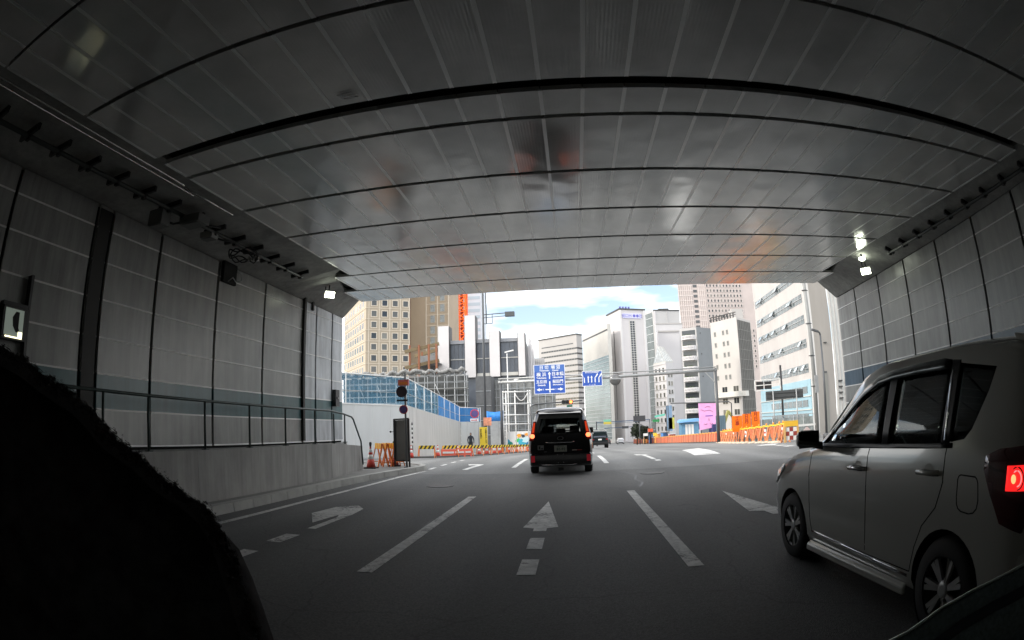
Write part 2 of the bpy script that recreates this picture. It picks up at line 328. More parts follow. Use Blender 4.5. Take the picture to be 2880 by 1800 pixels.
# ================================================================== UNDERPASS
def xl(y): return -7.02 + .049 * y            # left wall face
def xr(y): return 7.21 + .049 * y             # right wall face
def ztl(y): return 4.68 - .02 * max(0, y - 5)  # left wall top
def cz(y): return 4.5 + .03 * y               # ceiling panels
def ceiling_mat():
    m = bpy.data.materials.new('ceiling_panel'); m.use_nodes = True; t = m.node_tree; b = t.nodes['Principled BSDF']
    c = nn(t, 'ShaderNodeTexCoord')
    n1 = nn(t, 'ShaderNodeTexNoise'); n1.inputs['Scale'].default_value = 1.3; n1.inputs['Detail'].default_value = 7; n1.inputs['Roughness'].default_value = .68
    t.links.new(c.outputs['Object'], n1.inputs[0])
    r = nn(t, 'ShaderNodeValToRGB'); r.color_ramp.elements[0].position = .25; r.color_ramp.elements[1].position = .75
    r.color_ramp.elements[0].color = (.62, .62, .60, 1); r.color_ramp.elements[1].color = (.90, .90, .88, 1)
    t.links.new(n1.outputs['Fac'], r.inputs[0]); t.links.new(r.outputs[0], b.inputs['Base Color'])
    b.inputs['Roughness'].default_value = .12; b.inputs['Metallic'].default_value = .35; b.inputs['Specular IOR Level'].default_value = .9
    wv = nn(t, 'ShaderNodeTexWave', wave_type='BANDS', bands_direction='X'); wv.inputs['Scale'].default_value = 9.0
    t.links.new(c.outputs['Object'], wv.inputs[0])
    n2 = nn(t, 'ShaderNodeTexNoise'); n2.inputs['Scale'].default_value = 1.6; n2.inputs['Detail'].default_value = 1
    t.links.new(c.outputs['Object'], n2.inputs[0])
    b1 = nn(t, 'ShaderNodeBump'); b1.inputs['Strength'].default_value = .26; b1.inputs['Distance'].default_value = .05; t.links.new(n2.outputs['Fac'], b1.inputs['Height'])
    b2 = nn(t, 'ShaderNodeBump'); b2.inputs['Strength'].default_value = .05; b2.inputs['Distance'].default_value = .01; t.links.new(wv.outputs['Fac'], b2.inputs['Height']); t.links.new(b1.outputs[0], b2.inputs['Normal'])
    t.links.new(b2.outputs[0], b.inputs['Normal'])
    return m
M_CEIL = ceiling_mat()
M_TRIM = mat('aluminium_trim', (.88, .89, .87), .34, .5)
M_DARK = mat('dark_void', (.012, .013, .012), .9)
M_SOFF = mat('soffit_concrete', (.37, .37, .35), .8, streak=.2, var=.28, vscale=.9, bump=.3, bscale=18)
ceil = thing('underpass_ceiling', 'glossy grey metal panelled ceiling of the road underpass', 'ceiling', (0, 0, 0))
rows = [(12.69, 14.0), (11.175, 12.60), (9.66, 11.08), (8.165, 9.57), (6.67, 8.075), (5.18, 6.585), (4.60, 5.10), (3.0, 4.39), (1.50, 2.94), (0.0, 1.46), (-1.5, -.04), (-3.0, -1.54), (-4.5, -3.04), (-6, -4.54), (-7.5, -6.04), (-9, -7.54), (-12, -9.04), (-15, -12.04), (-18, -15.04), (-24, -18.04)]
for (y0, y1) in rows:
    x0, x1 = -4.86, 6.75
    if y0 > 11: x0, x1 = -5.29, 6.75
    if y0 > 12: x0, x1 = -5.72, 7.18
    if 9 < y0 < 11: x0 = -4.86
    mb = MB(); n = round((x1 - x0) / .43)
    w = (x1 - x0) / n
    for i in range(n):
        a, b_ = x0 + i * w + .004, x0 + (i + 1) * w - .004; q = random.uniform(-.002, .002)
        mb.hexa([(a, y0, cz(y0) + q), (b_, y0, cz(y0) + q), (b_, y1, cz(y1) + q), (a, y1, cz(y1) + q), (a, y0, cz(y0) + .06), (b_, y0, cz(y0) + .06), (b_, y1, cz(y1) + .06), (a, y1, cz(y1) + .06)], 0)
    for i in range(n + 1):     # pale flat cover strip with two raised edges over each long joint
        xx = x0 + i * w
        for (p, q_, dz) in ((-.021, -.012, .005), (-.012, .012, .002), (.012, .021, .005)):
            mb.hexa([(xx + p, y0, cz(y0) - dz), (xx + q_, y0, cz(y0) - dz), (xx + q_, y1, cz(y1) - dz), (xx + p, y1, cz(y1) - dz), (xx + p, y0, cz(y0) + .02), (xx + q_, y0, cz(y0) + .02), (xx + q_, y1, cz(y1) + .02), (xx + p, y1, cz(y1) + .02)], 1)
    mb.build('panel_row', [M_CEIL, M_TRIM], ceil)
mb = MB(); mb.hexa([(-6.3, -60, 4.62 - 1.8), (7.7, -60, 4.62 - 1.8), (7.7, 13.9, 5.04), (-6.3, 13.9, 5.04), (-6.3, -60, 6), (7.7, -60, 6), (7.7, 13.9, 5.2), (-6.3, 13.9, 5.2)]); mb.build('backing', M_DARK, ceil)
# three small louvred vents catch the light at the wide gap
mb = MB()
for k in range(3): mb.box(-2.13 + .02 * k, -1.97 + .02 * k, 4.16 + .04 * k, 4.168 + .04 * k, 4.60, 4.612)
mb.build('vent_louvre', mat('vent_white', (.95, .95, .95), .3), ceil)
# deck above (blocks the sky) with its portal face
dk = thing('overpass_deck', 'concrete bridge deck over the underpass mouth', 'bridge', (0, 14, 5))
mb = MB(); mb.box(-30, 34, -74, .08, .10, 1.9); mb.build('deck_slab', M_CONC, dk)
mb = MB(); mb.box(-30, 34, -.3, .06, 1.9, 2.9); mb.build('parapet', M_CONC, dk)
# concrete haunches on both sides
def haunch(side):
    t = thing('concrete_haunch', f"dark concrete edge beam between the {'left' if side < 0 else 'right'} tiled wall and the ceiling panels", 'beam', (0, 0, 0))
    mb = MB(); yy = [-60, -30, -10, 0, 5, 8, 10.6, 11.1, 12.6, 14.06]
    for y in yy:
        if side < 0:
            xw, zw = xl(y) - .02, ztl(y) if y > 5 else 4.68
            xc = -4.84 if y <= 10.7 else (-5.27 if y < 12 else (-5.70 if y < 13 else -5.86)); zc = cz(y) + .055
        else:
            xw, zw = xr(y) + .02, 4.48 + .002 * y; xc = 6.73 if y < 12 else (7.16 if y < 13 else 7.35); zc = cz(y) + .055
        if y < -20: zw = min(zw, zc - .05)
        mb.v += [(xw, y, zw), (xc, y, zc), (xc, y, 5.14), (xw + (-.4 if side < 0 else .4), y, 5.14), (xw + (-.4 if side < 0 else .4), y, zw)]
    for i in range(len(yy) - 1):
        for j in range(5): k = (j + 1) % 5; mb.f.append((5 * i + j, 5 * i + k, 5 * i + 5 + k, 5 * i + 5 + j)); mb.m.append(0); mb.sm.append(False)
    mb.f.append((0, 1, 2, 3, 4)); mb.f.append(tuple(5 * (len(yy) - 1) + j for j in range(5))); mb.m += [0, 0]; mb.sm += [False, False]
    mb.build('soffit', M_SOFF, t)
    return t
hl, hr = haunch(-1), haunch(1)
# tiled walls
def tile_mat(name, col):
    m = mat(name, col, .3, var=.22, vscale=2.2, bump=.12, bscale=2.5, spec=.5, stretch=(1, 1, .45), streak=.22); return m
M_TILE = tile_mat('enamel_panel', (.35, .355, .34)); M_TEAL = tile_mat('teal_panel', (.055, .135, .145)); M_SHEEN = tile_mat('sky_sheen_panel', (.60, .63, .66)); M_GROUT = mat('panel_joint_light', (.88, .88, .86), .5)
M_BLUE = tile_mat('blue_panel', (.085, .14, .19))
def tiled_wall(side, joints, rowz, ztop_f, teal, label, base):
    t = thing('tiled_wall', label, 'wall', (0, 0, 0)); f = xl if side < 0 else xr; sg = -1 if side < 0 else 1
    for i in range(len(joints) - 1):
        y0, y1 = joints[i] + .035, joints[i + 1] - .035
        mb = MB()
        zs = [z for z in rowz if z < ztop_f((y0 + y1) / 2) - .1]
        for k, z in enumerate(zs):
            z0 = z + .008; last = k == len(zs) - 1
            za = (ztop_f(y0) if last else zs[k + 1] - .008); zb = (ztop_f(y1) if last else zs[k + 1] - .008)
            q = random.uniform(0, .006)
            mi = 1 if abs(z - teal) < .02 else 0
            mb.hexa([(f(y0) + sg * q, y0, z0), (f(y1) + sg * q, y1, z0), (f(y1) + sg * .05, y1, z0), (f(y0) + sg * .05, y0, z0), (f(y0) + sg * q, y0, za), (f(y1) + sg * q, y1, zb), (f(y1) + sg * .05, y1, zb), (f(y0) + sg * .05, y0, za)], mi)
            mb.hexa([(f(y0) - sg * .008, y0, z0 - .028), (f(y1) - sg * .008, y1, z0 - .028), (f(y1) + sg * .03, y1, z0 - .028), (f(y0) + sg * .03, y0, z0 - .028), (f(y0) - sg * .004, y0, z0 - .001), (f(y1) - sg * .004, y1, z0 - .001), (f(y1) + sg * .03, y1, z0 - .001), (f(y0) + sg * .03, y0, z0 - .001)], 2)
        mb.build('wall_panel', [M_SHEEN if side < 0 and y0 > 11.7 else M_TILE, M_TEAL if side < 0 else M_BLUE, M_GROUT], t)  # last left panels: sky sheen painted in as a paler, bluer colour
    ya, yb = joints[0], joints[-1]
    mb = MB(); mb.hexa([(f(ya) + sg * .06, ya, -.02), (f(yb) + sg * .06, yb - .01, -.02), (f(yb) + sg * .6, yb - .01, -.02), (f(ya) + sg * .6, ya, -.02), (f(ya) + sg * .06, ya, 5.1), (f(yb) + sg * .06, yb - .01, ztop_f(yb)), (f(yb) + sg * .6, yb - .01, ztop_f(yb)), (f(ya) + sg * .6, ya, 5.1)]); mb.build('backing_wall', M_DARK, t)
    return t
jl = [-24 + 1.72 * i for i in range(15)] + [1.5, 3.24, 5.02, 5.38, 6.64, 8.38, 10.08, 11.80, 12.48, 13.37, 14.04]
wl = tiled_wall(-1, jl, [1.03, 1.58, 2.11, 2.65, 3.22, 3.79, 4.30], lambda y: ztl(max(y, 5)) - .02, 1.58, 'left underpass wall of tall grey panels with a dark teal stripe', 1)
jr = [-22.2 + 1.46 * i for i in range(19)] + [5.63, 7.06, 8.52, 9.98, 11.38, 12.78, 14.0]
wr = tiled_wall(1, jr, [.15, .60, 1.04, 1.48, 1.94, 2.36, 2.80, 3.24, 3.70, 4.14], lambda y: 4.47, 1.94, 'right underpass wall of grey panels with a blue stripe behind the silver car', 0)
# rusty strip of a blanked bay in the left wall, full-height beam casing
mb = MB(); mb.hexa([(xl(5.1) + .01, 5.06, 1.0), (xl(5.3) + .01, 5.34, 1.0), (xl(5.3) - .1, 5.34, 1.0), (xl(5.1) - .1, 5.06, 1.0), (xl(5.1) + .01, 5.06, 4.6), (xl(5.3) + .01, 5.34, 4.6), (xl(5.3) - .1, 5.34, 4.6), (xl(5.1) - .1, 5.06, 4.6)])
mb.build('joint_cover', mat('dark_steel', (.035, .035, .033), .6, .3), wl)
mb = MB(); mb.box(xl(11.8) - .02, xl(11.8) + .06, 11.76, 11.86, 1.05, 4.62); mb.box(xl(12.2) - .02, xl(12.2) + .05, 12.18, 12.26, 4.35, 4.75); mb.build('edge_post', MATS['dark_steel'], wl)
# added wall far behind, unseen, keeps light from coming in at the rear
mb = MB(); mb.box(-12, 12, -66, -65, -.5, 6); tag(mb.build('rear_light_block', M_SOFF), 'unseen wall added far behind the camera to block light from the rear', 'wall')
# raised walkway with its retaining wall
rt = thing('retaining_wall', 'low pale concrete wall carrying the raised walkway on the left', 'wall', (-6, 0, 0))
mb = MB()
for (y0, y1) in [(-45, -20), (-20, -8), (-8, -2), (-2, 1.5), (1.5, 4.2), (4.2, 6.9), (6.9, 9.6), (9.6, 11.2), (11.2, 12.08)]:
    mb.box(-.2, .22, y0 + .004, y1 - .004, .02, .985)
mb.hexa([(-.2, 12.09, .02), (.22, 12.09, .02), (-.12, 14.95, .02), (-.4, 14.95, .02), (-.2, 12.09, .985), (.22, 12.09, .985), (-.12, 14.95, .83), (-.4, 14.95, .83)])
mb.build('wall_face', mat('pale_concrete', (.33, .325, .31), .8, var=.2, vscale=1.6, bump=.2, bscale=30, stretch=(1, 1, .5), streak=.18), rt)
mb = MB(); mb.box(-1.2, -.205, -45, 14.0, .1, .96); mb.build('walkway_top', M_CONC, rt)
rl = thing('handrail', 'green-grey steel handrail along the raised walkway', 'railing', (-5.86, 0, 0))
M_RAIL = mat('rail_paint', (.045, .065, .06), .45, .3, var=.2, vscale=8)
mb = MB(); mb.tube([(0, -30, 1.80), (0, 12.2, 1.785), (0, 13.0, 1.73), (0, 13.55, 1.66), (-.03, 13.75, 1.60), (-.1, 14.45, .98), (-.12, 14.62, .30)], .024, 8); mb.build('rail', M_RAIL, rl)
for y in [-27 + 1.4 * i for i in range(23)] + [4.83, 5.79, 7.21, 8.60, 9.98, 11.36, 12.42, 13.1]:
    mb = MB(); mb.tube([(0, y, .94), (0, y, 1.79 if y < 12.3 else 1.72)], .022, 6); mb.box(-.05, .05, y - .05, y + .05, .983, 1.0); mb.build('post', M_RAIL, rl)
# ================================================================== BUILDINGS
M_GLD = mat('window_dark', (.03, .035, .04), .12, spec=.8)
M_GLB = mat('window_blue_grey', (.16, .19, .20), .12, .3, spec=.8, var=.35, vscale=.6)
M_GLG = mat('window_grey', (.22, .23, .22), .2, .2, var=.4, vscale=1.2)
M_WGL = vary(mat('window_pane', (.03, .035, .04), .12, spec=.8), (.022, .026, .032), (.20, .19, .16))
M_FRW = mat('frame_light', (.55, .54, .50), .6)
M_FRD = mat('frame_dark', (.05, .05, .05), .5)
class Bld:
    def __init__(s, name, label, pts, zt, m, z0=-7.5, depth=None, cat='building', group=None):
        s.p = [Vector(p) for p in pts]; s.o = s.p[len(s.p) // 2 if len(s.p) > 2 else 0]; s.zt = zt
        s.root = thing(name, label, cat, (s.o.x, s.o.y, 0), 0, group); s.n = 0; s.rest = None
        if len(s.p) == 3: poly = s.p + [s.p[0] + s.p[2] - s.p[1]]
        else:
            d = (s.p[1] - s.p[0]).normalized(); bk = (s.p[0].normalized() if depth is not None and depth < 0 else Vector((-d.y, d.x))) * abs(depth or 12); poly = [s.p[0], s.p[1], s.p[1] + bk, s.p[0] + bk]
        s.poly = poly
        mb = MB(); mb.prism([tuple(q - s.o) for q in poly], z0, zt); s.wall = mb.build('wall', m, s.root)
    def fr(s, f):
        a, b = (s.p[0], s.p[1]) if f == 0 else (s.p[1], s.p[2]); return a, (b - a).normalized(), (b - a).length
    def put(s, f, u, z, mb, name, mats, parent=None, share=None):
        a, d, ln = s.fr(f); q = a + d * u - s.o
        if share is None: o = mb.build(name, mats, parent or s.root, (q.x, q.y, z), math.atan2(d.y, d.x)); return o
        o = share.copy(); C.objects.link(o); o.parent = parent or s.root; o.location = (q.x, q.y, z); o.rotation_euler = (0, 0, math.atan2(d.y, d.x)); return o
    def grid(s, f, us, zs, w, h, mats, fw=.12, pr=.12, mull=0, cap=100, sill=False, name='window', gi=None):
        def one():
            mb = MB(); mb.box(-w / 2, w / 2, -.03, .02, -h / 2, h / 2, 0)
            if fw:
                for q in ((-w / 2 - fw, -w / 2, -h / 2 - fw, h / 2 + fw), (w / 2, w / 2 + fw, -h / 2 - fw, h / 2 + fw), (-w / 2, w / 2, h / 2, h / 2 + fw), (-w / 2, w / 2, -h / 2 - fw, -h / 2)):
                    mb.box(q[0], q[1], -pr, .02, q[2], q[3], 1)
            for k in range(mull): x = -w / 2 + w * (k + 1) / (mull + 1); mb.box(x - .04, x + .04, -.06, .01, -h / 2, h / 2, 1)
            if sill: mb.box(-w / 2 - fw - .06, w / 2 + fw + .06, -pr - .08, .02, -h / 2 - fw - .14, -h / 2 - fw - .004, 1)
            return mb
        proto = None; rest = MB(); a, d, ln = s.fr(f); rz = math.atan2(d.y, d.x)
        for z in zs:
            for u in us:
                if s.n < cap:
                    o = s.put(f, u, z, one() if proto is None else None, name, mats, share=proto)
                    if gi: pass
                    proto = proto or o; s.n += 1
                else:
                    q = a + d * u - s.o; one_ = one(); one_.xf(Matrix.Translation((q.x, q.y, z)) @ Matrix.Rotation(rz, 4, 'Z')); rest.add(one_.v, one_.f, 0); rest.m[-len(one_.f):] = one_.m
        if rest.v: tag(rest.build('window_field', mats, s.root), kind='stuff')
    def band(s, f, z0, z1, m, u0=0, u1=None, pr=.06, name='window_band', mull=0, m2=None, back=.02):
        ln = s.fr(f)[2]; u1 = ln if u1 is None else u1; mb = MB(); mb.box(0, u1 - u0, -pr, back, 0, z1 - z0, 0)
        if mull:
            n = max(1, int((u1 - u0) / mull))
            for k in range(1, n): x = (u1 - u0) * k / n; mb.box(x - .05, x + .05, -pr - .03, .0, 0, z1 - z0, 1)
        return s.put(f, u0, z0, mb, name, [m, m2 or M_FRW])
    def roof_box(s, cx, cy, w, d, h, m, name='roof_unit'):
        mb = MB(); mb.box(cx - w / 2, cx + w / 2, cy - d / 2, cy + d / 2, s.zt + .003, s.zt + h); return mb.build(name, m, s.root)
# --- tan office tower, left
M_TAN = mat('tan_stone', (.42, .355, .27), .8, var=.08, vscale=.15); M_TAN2 = mat('tan_panel', (.38, .30, .215), .8, var=.08, vscale=.15)
M_TANF = mat('tan_frame', (.62, .55, .45), .7)
b = Bld('office_tower', 'tan stone office tower with a grid of small square windows, far left', [(-77.4, 172.6), (-60.1, 150.0), (-48.1, 156.9)], 62, M_TAN)
rowz = [39.3 - 3.4 * k for k in range(12)]
b.grid(1, [2.5, 5.8, 9.1, 12.4], rowz[:10], 1.55, 1.7, [M_WGL, M_TANF], fw=.24, pr=.16)
b.grid(0, [1.2 + 3.0 * k for k in range(9)], rowz[:9], 1.7, 1.85, [M_WGL, M_TANF], fw=.15, pr=.05)
b.grid(1, [2.5, 5.8, 9.1, 12.4], [42.7 + 3.4 * k for k in range(5)], 1.55, 1.7, [M_WGL, M_TANF], fw=.24, pr=.16)
for z in rowz: b.band(1, z - 1.75, z - 1.6, M_TANF, pr=.15, name='ledge'); b.band(0, z - 1.75, z - 1.6, M_TANF, pr=.15, name='ledge')
for u in (.9, 4.15, 7.45, 10.75, 13.6): b.band(1, -5, 61.5, M_TANF, u - .12, u + .12, pr=.12, name='rib')
b = Bld('office_tower', 'plain tan wall tower with one double column of pale windows behind the gridded tan tower', [(-52.4, 170.0), (-38.7, 170.4)], 66, M_TAN2, depth=18)
b.grid(0, [8.1, 11.4], [44.3 - 3.67 * k for k in range(7)], 1.5, 2.4, [M_GLG, M_TAN], fw=.15, pr=.1)
for u in (.3, 5.9, 9.75, 13.5): b.band(0, -5, 65, M_TANF if u > 1 else mat('rust_pipe', (.16, .06, .03), .6), u - .15, u + .15, pr=.2, name='rib')
for k in range(7): b.band(0, 42.0 - 3.67 * k, 42.12 - 3.67 * k, M_TANF, 6, 13.3, pr=.1, name='ledge')
# --- pale blue-grey tower behind
M_PALE = mat('pale_cladding', (.55, .60, .66), .5, var=.05, vscale=.1)
b = Bld('high_rise', 'pale blue-grey high-rise with short dark window strips, behind the orange crane mast', [(-48.2, 210.0), (-34.6, 210.6)], 78, M_PALE, depth=20)
for k in range(11): b.band(0, 55.6 - 2.65 * k, 56.3 - 2.65 * k, M_GLD, .4, 3.7, pr=.08, mull=.8, m2=M_PALE)
for k in range(11): b.band(0, 55.2 - 2.65 * k, 56.5 - 2.65 * k, mat('pale_glass', (.40, .50, .57), .25), 7.8, 13.2, pr=.05)
# --- orange lattice mast
M_ORG = mat('crane_orange', (1.0, .17, .015), .5)
t = thing('crane_mast', 'bright orange lattice mast of a tower crane', 'crane', (-40.3, 200, 0))
mb = MB()
for x in (-1.6, 1.6):
    for y in (-1.6, 1.6): mb.box(x - .34, x + .34, y - .34, y + .34, -6.5, 62)
mb.build('chord', M_ORG, t); mb = MB(); z = -6
while z < 61:
    mb.box(-1.6, 1.6, -1.75, -1.5, z, z + .35); mb.box(-1.6, 1.6, 1.5, 1.75, z, z + .35); mb.bar((-1.6, -1.6, z), (1.6, -1.6, z + 3), .36); mb.bar((1.6, -1.58, z), (-1.6, -1.58, z + 3), .36); mb.bar((-1.6, -1.6, z), (-1.6, 1.6, z + 3), .3); mb.bar((1.6, -1.6, z), (1.6, 1.6, z + 3), .3); z += 3
mb.build('bracing', M_ORG, t)
mb = MB(); mb.box(-.55, .55, -.55, .55, -6.4, 61); mb.build('climbing_core', mat('crane_core', (.30, .05, .02), .7), t)
# --- dark glazed hall with white fins
M_FIN = mat('white_fin', (.62, .60, .60), .55, var=.05, vscale=.3); M_DGL = mat('dark_glazing', (.10, .115, .14), .3, .1, var=.3, vscale=.3, spec=.6)
b = Bld('exhibition_hall', 'dark glazed hall with tall white fins rising above its roof', [(-21.9, 90), (-7.4, 90), (-8.1, 118)], 15.9, M_DGL, z0=-4)
for (x0, x1, zt) in [(-22.2, -20.3, 18.6), (-17.5, -15.7, 20.2), (-13.3, -11.6, 17.35), (-8.5, -7.37, 16.8)]:
    mb = MB(); mb.box(x0 + 7.4, x1 + 7.4, -1.1, 1.2, 9.6, zt); mb.box(x0 + 7.32, x0 + 7.4, -1.0, 1.2, 9.7, zt - .05, 1); mb.box(x1 + 7.4, x1 + 7.48, -1.0, 1.2, 9.7, zt - .05, 1); mb.build('fin', [M_FIN, M_FRD], b.root)
for k, (y, z) in enumerate([(97, 16.9), (104, 16.9), (111, 16.9)]):
    mb = MB(); x = -7.15 - (y - 90) * .028; mb.box(x + 7.4, x + 7.85, y - 90 - .9, y - 90 + .9, 3, z); mb.build('fin', [M_FIN], b.root)
for (x0, x1) in [(-20.2, -17.6), (-15.6, -13.4), (-11.5, -8.6)]:
    mb = MB(); mb.box(x0 + 7.4, x1 + 7.4, -.16, -.06, 12.75, 12.9); mb.build('transom', M_FRW, b.root)
    mb = MB(); mb.box(x0 + 7.4, x1 + 7.4, -.5, -.01, 9.75, 10.3); mb.build('canopy_lip', M_FRW, b.root)
    mb = MB()
    for k in range(1, 4): x = x0 + (x1 - x0) * k / 4 + 7.4; mb.box(x - .03, x + .03, -.12, -.01, 10.3, 15.8)
    mb.build('mullion', mat('mullion_grey', (.14, .15, .17), .4), b.root)
mb = MB(); mb.box(-14.6, .05, -.35, -.02, 15.5, 16.1); mb.build('parapet', mat('grey_parapet', (.3, .31, .33), .6), b.root)
b = Bld('low_building', 'low pale ribbed building between the finned hall and the blue road sign', [(-8.2, 118.3), (-5.6, 118.4)], 16.0, mat('ribbed_grey', (.42, .41, .41), .7, var=.1), z0=-5, depth=15)
for k in range(5): b.band(0, -4, 15.6, M_FRW, .3 + .5 * k, .42 + .5 * k, pr=.1, name='rib')
# --- steel frame under construction
M_STL = mat('primer_steel', (.20, .15, .08), .6, .2, var=.2); M_GRY = mat('site_grey', (.22, .22, .22), .8, var=.3, vscale=.8)
t = thing('steel_frame', 'brown steel frame of a building under construction beside the first white fin', 'steel frame', (-25, 85, 0))
for (xa, za, xb, zb) in [(-27, 13.9, -21.4, 15.2), (-27, 11.2, -21.4, 12.4), (-27, 8.6, -21.4, 9.6)]:
    MB().bar((xa + 25, 0, za), (xb + 25, 1.5, zb), .35, .55).build('beam', M_STL, t); MB().bar((xa + 25, 6, za), (xb + 25, 6, zb), .35, .55).build('beam', M_STL, t)
for x in (-26.2, -24.6, -22.9, -21.6): MB().box(x + 24.85, x + 25.15, .2, .5, -2.3, 15.0).build('column', mat('red_primer', (.25, .09, .04), .6), t)
for x in (-25.6, -22.2): MB().box(x + 24.85, x + 25.15, 5.8, 6.1, -2.3, 14.6).build('column', MATS['red_primer'], t)
mb = MB(); mb.box(-1.6, 3.5, 1.8, 5.6, 9.0, 9.2); mb.box(-1.6, 3.5, 1.8, 5.6, 11.9, 12.1); mb.box(-1, 3.4, 5.2, 5.5, 9.3, 13.8); mb.build('floor_deck', M_GRY, t)
# --- scaffolding and site behind the blue netting
M_PIPE = mat('scaffold_pipe', (.42, .44, .45), .4, .6); M_MESH = mat('dust_sheet', (.11, .115, .115), .8, var=.35, vscale=1.2)
t = thing('scaffolding', 'grey tube scaffolding with dust sheets filling the building site on the left', 'scaffolding', (-18, 66, 0))
mb = MB(); xs_ = [-12 + 1.3 * k for k in range(14)]
for x in xs_:
    for y in (0, 1.4): mb.tube([(x, y, -2.2), (x, y, 8.2 + .02 * x)], .045, 5)
mb.build('standard', M_PIPE, t); mb = MB()
for z in [-.6 + .85 * k for k in range(11)]:
    mb.tube([(-12.2, -.05, z), (5.1, -.05, z)], .04, 5); mb.tube([(-12.2, 1.45, z), (5.1, 1.45, z)], .04, 5)
for k in range(0, 12, 2): mb.tube([(xs_[k], -.1, 1), (xs_[k + 1], -.1, 4)], .035, 5); mb.tube([(xs_[k + 1], -.1, 4), (xs_[k], -.1, 7)], .035, 5)
mb.build('ledger', M_PIPE, t)
mb = MB()
for z in (1.0, 2.8, 4.5, 6.2): mb.box(-12.1, 5, .1, 1.3, z, z + .07)
mb.build('deck_board', mat('deck_board', (.30, .28, .22), .8), t)
mb = MB(); mb.box(-12.4, 5.0, 1.7, 1.9, -2.2, 7.9); mb.build('dust_sheet', M_MESH, t)
mb = MB(); pts = [(-13 + .35 * k, random.uniform(-.15, .25), 8.25 + random.uniform(-.28, .26) + .006 * k) for k in range(52)]; mb.tube(pts, .24, 6); mb.tube([(p[0] + .2, p[1] + .3, p[2] - .3) for p in pts], .2, 6); mb.build('bundled_netting', mat('net_bundle', (.24, .24, .235), .85, var=.6, vscale=5), t)
b = Bld('site_cabin', 'dark grey sheeted stair tower standing between scaffold and white fins', [(-14.2, 80), (-11.9, 80)], 8.9, mat('dark_sheet', (.10, .105, .11), .7, var=.2), z0=-3, depth=4)
for k in range(4): b.band(0, 0 + 2.2 * k, .08 + 2.2 * k, M_PIPE, pr=.08, name='rail')
b = Bld('site_building', 'grey sheeted concrete frame of the building site behind the gate', [(-12.0, 84), (-2.5, 84)], 8.6, mat('mesh_grey', (.20, .205, .20), .8, var=.4, vscale=1.5), z0=-3.5, depth=4)
for k in range(8): b.band(0, -2 + 1.3 * k, -1.92 + 1.3 * k, M_PIPE, pr=.1, name='rail')
for k in range(9): b.band(0, -3, 8.5, M_PIPE, .3 + 1.1 * k, .38 + 1.1 * k, pr=.12, name='post')
# --- grey banded office (centre)
M_GC = mat('grey_concrete_cladding', (.42, .405, .39), .75, var=.06, vscale=.1)
b = Bld('office_block', 'grey stone office block with thin dark window bands, behind the blue road signs', [(-16.3, 286.0), (4.0, 270.0), (6.8, 273.9)], 46.4, M_GC)
for z in [38.9, 36.2, 33.4, 30.4, 27.3, 24.3, 21.5, 18.9, 16.4, 13.7, 11, 8, 5, 2, -1]:
    b.band(0, z - .1, z + .75, M_GLD, .8 if z < 36 else 1.8, pr=.05, mull=1.7, m2=mat('mullion_pale', (.35, .36, .3), .5)); b.band(1, z - .1, z + .75, M_GLD, pr=.05)
b.band(0, 41.5, 42.0, M_GLD, 2.2, 23.5); b.band(0, 46.0, 46.6, M_FRD, pr=.3, name='parapet_cap'); b.band(1, 46.0, 46.6, M_FRD, pr=.3, name='parapet_cap')
# --- glazed slab
M_CRM = mat('cream_cladding', (.60, .585, .54), .7, var=.06, vscale=.2); M_CURT = mat('curtain_glass', (.27, .32, .32), .15, .3, var=.25, vscale=.15)
b = Bld('glazed_slab', 'office slab with cream upper wall over grey-green ribbon glazing, left of the white tower', [(5.8, 224.4), (14.6, 198.0), (15.9, 198.6)], 37.6, M_CRM)
b.band(0, 35.2, 35.8, M_FRD, name='slot'); b.band(0, -5, 26, M_CURT, .2, pr=.1, name='curtain_wall')
for k in range(21): b.band(0, -4 + 1.45 * k, -3.86 + 1.45 * k, mat('pale_line', (.55, .58, .58), .4), .2, pr=.2, name='transom')
# --- tall white tower with narrow double window strip
M_WHT = mat('white_tile', (.60, .575, .575), .6, var=.04, vscale=.1)
b = Bld('white_tower', 'tall white tower with a narrow black window strip and small sign near the top', [(15.6, 211.8), (19.7, 200.0), (30.1, 203.2)], 43.7, M_WHT)
zs = [38.6 - .9 * k for k in range(47)]
b.grid(1, [4.55, 5.6], zs, .80, .70, [M_GLD, M_FRW], fw=0, cap=94)
b.band(1, -4, 39.4, M_FRW, 5.0, 5.14, pr=.06, name='rib'); b.band(1, -4, 39.4, M_FRW, 3.9, 4.15, pr=.12, name='rib'); b.band(1, -4, 39.4, M_FRW, 6.0, 6.25, pr=.12, name='rib')
b.band(0, 20.5, 36, M_FRD, 6.0, 6.6, name='slot'); b.band(0, 2, 19, M_FRD, 6.0, 6.3, name='slot'); b.band(0, 43.3, 43.8, M_FRD, pr=.3, name='parapet_cap'); b.band(1, 43.3, 43.8, M_FRD, pr=.3, name='parapet_cap')
b.band(1, -6, 43.2, mat('white_pilaster', (.66, .645, .64), .6), .1, .8, pr=.25, name='pilaster'); b.band(1, -6, 43.2, MATS['white_pilaster'], 9.9, 10.7, pr=.25, name='pilaster')
sg = b.band(1, 40.0, 41.8, mat('sign_lilac', (.60, .60, .80), .5), 1.2, 8.9, pr=.3, name='sign'); mb = MB()
text_mb('田口M ●●社', 1.5, mb, lambda x, y: (3.9 + x, -.34, .88 + y)); mb.build('lettering', mat('sign_violet', (.13, .13, .50), .5), sg, fix=False)
for k in range(4): b.roof_box(.5 + 1.15 * k, 1.2 + .35 * k, .7, .7, 1.0, mat('roof_blue', (.12, .12, .35), .6), 'roof_unit')
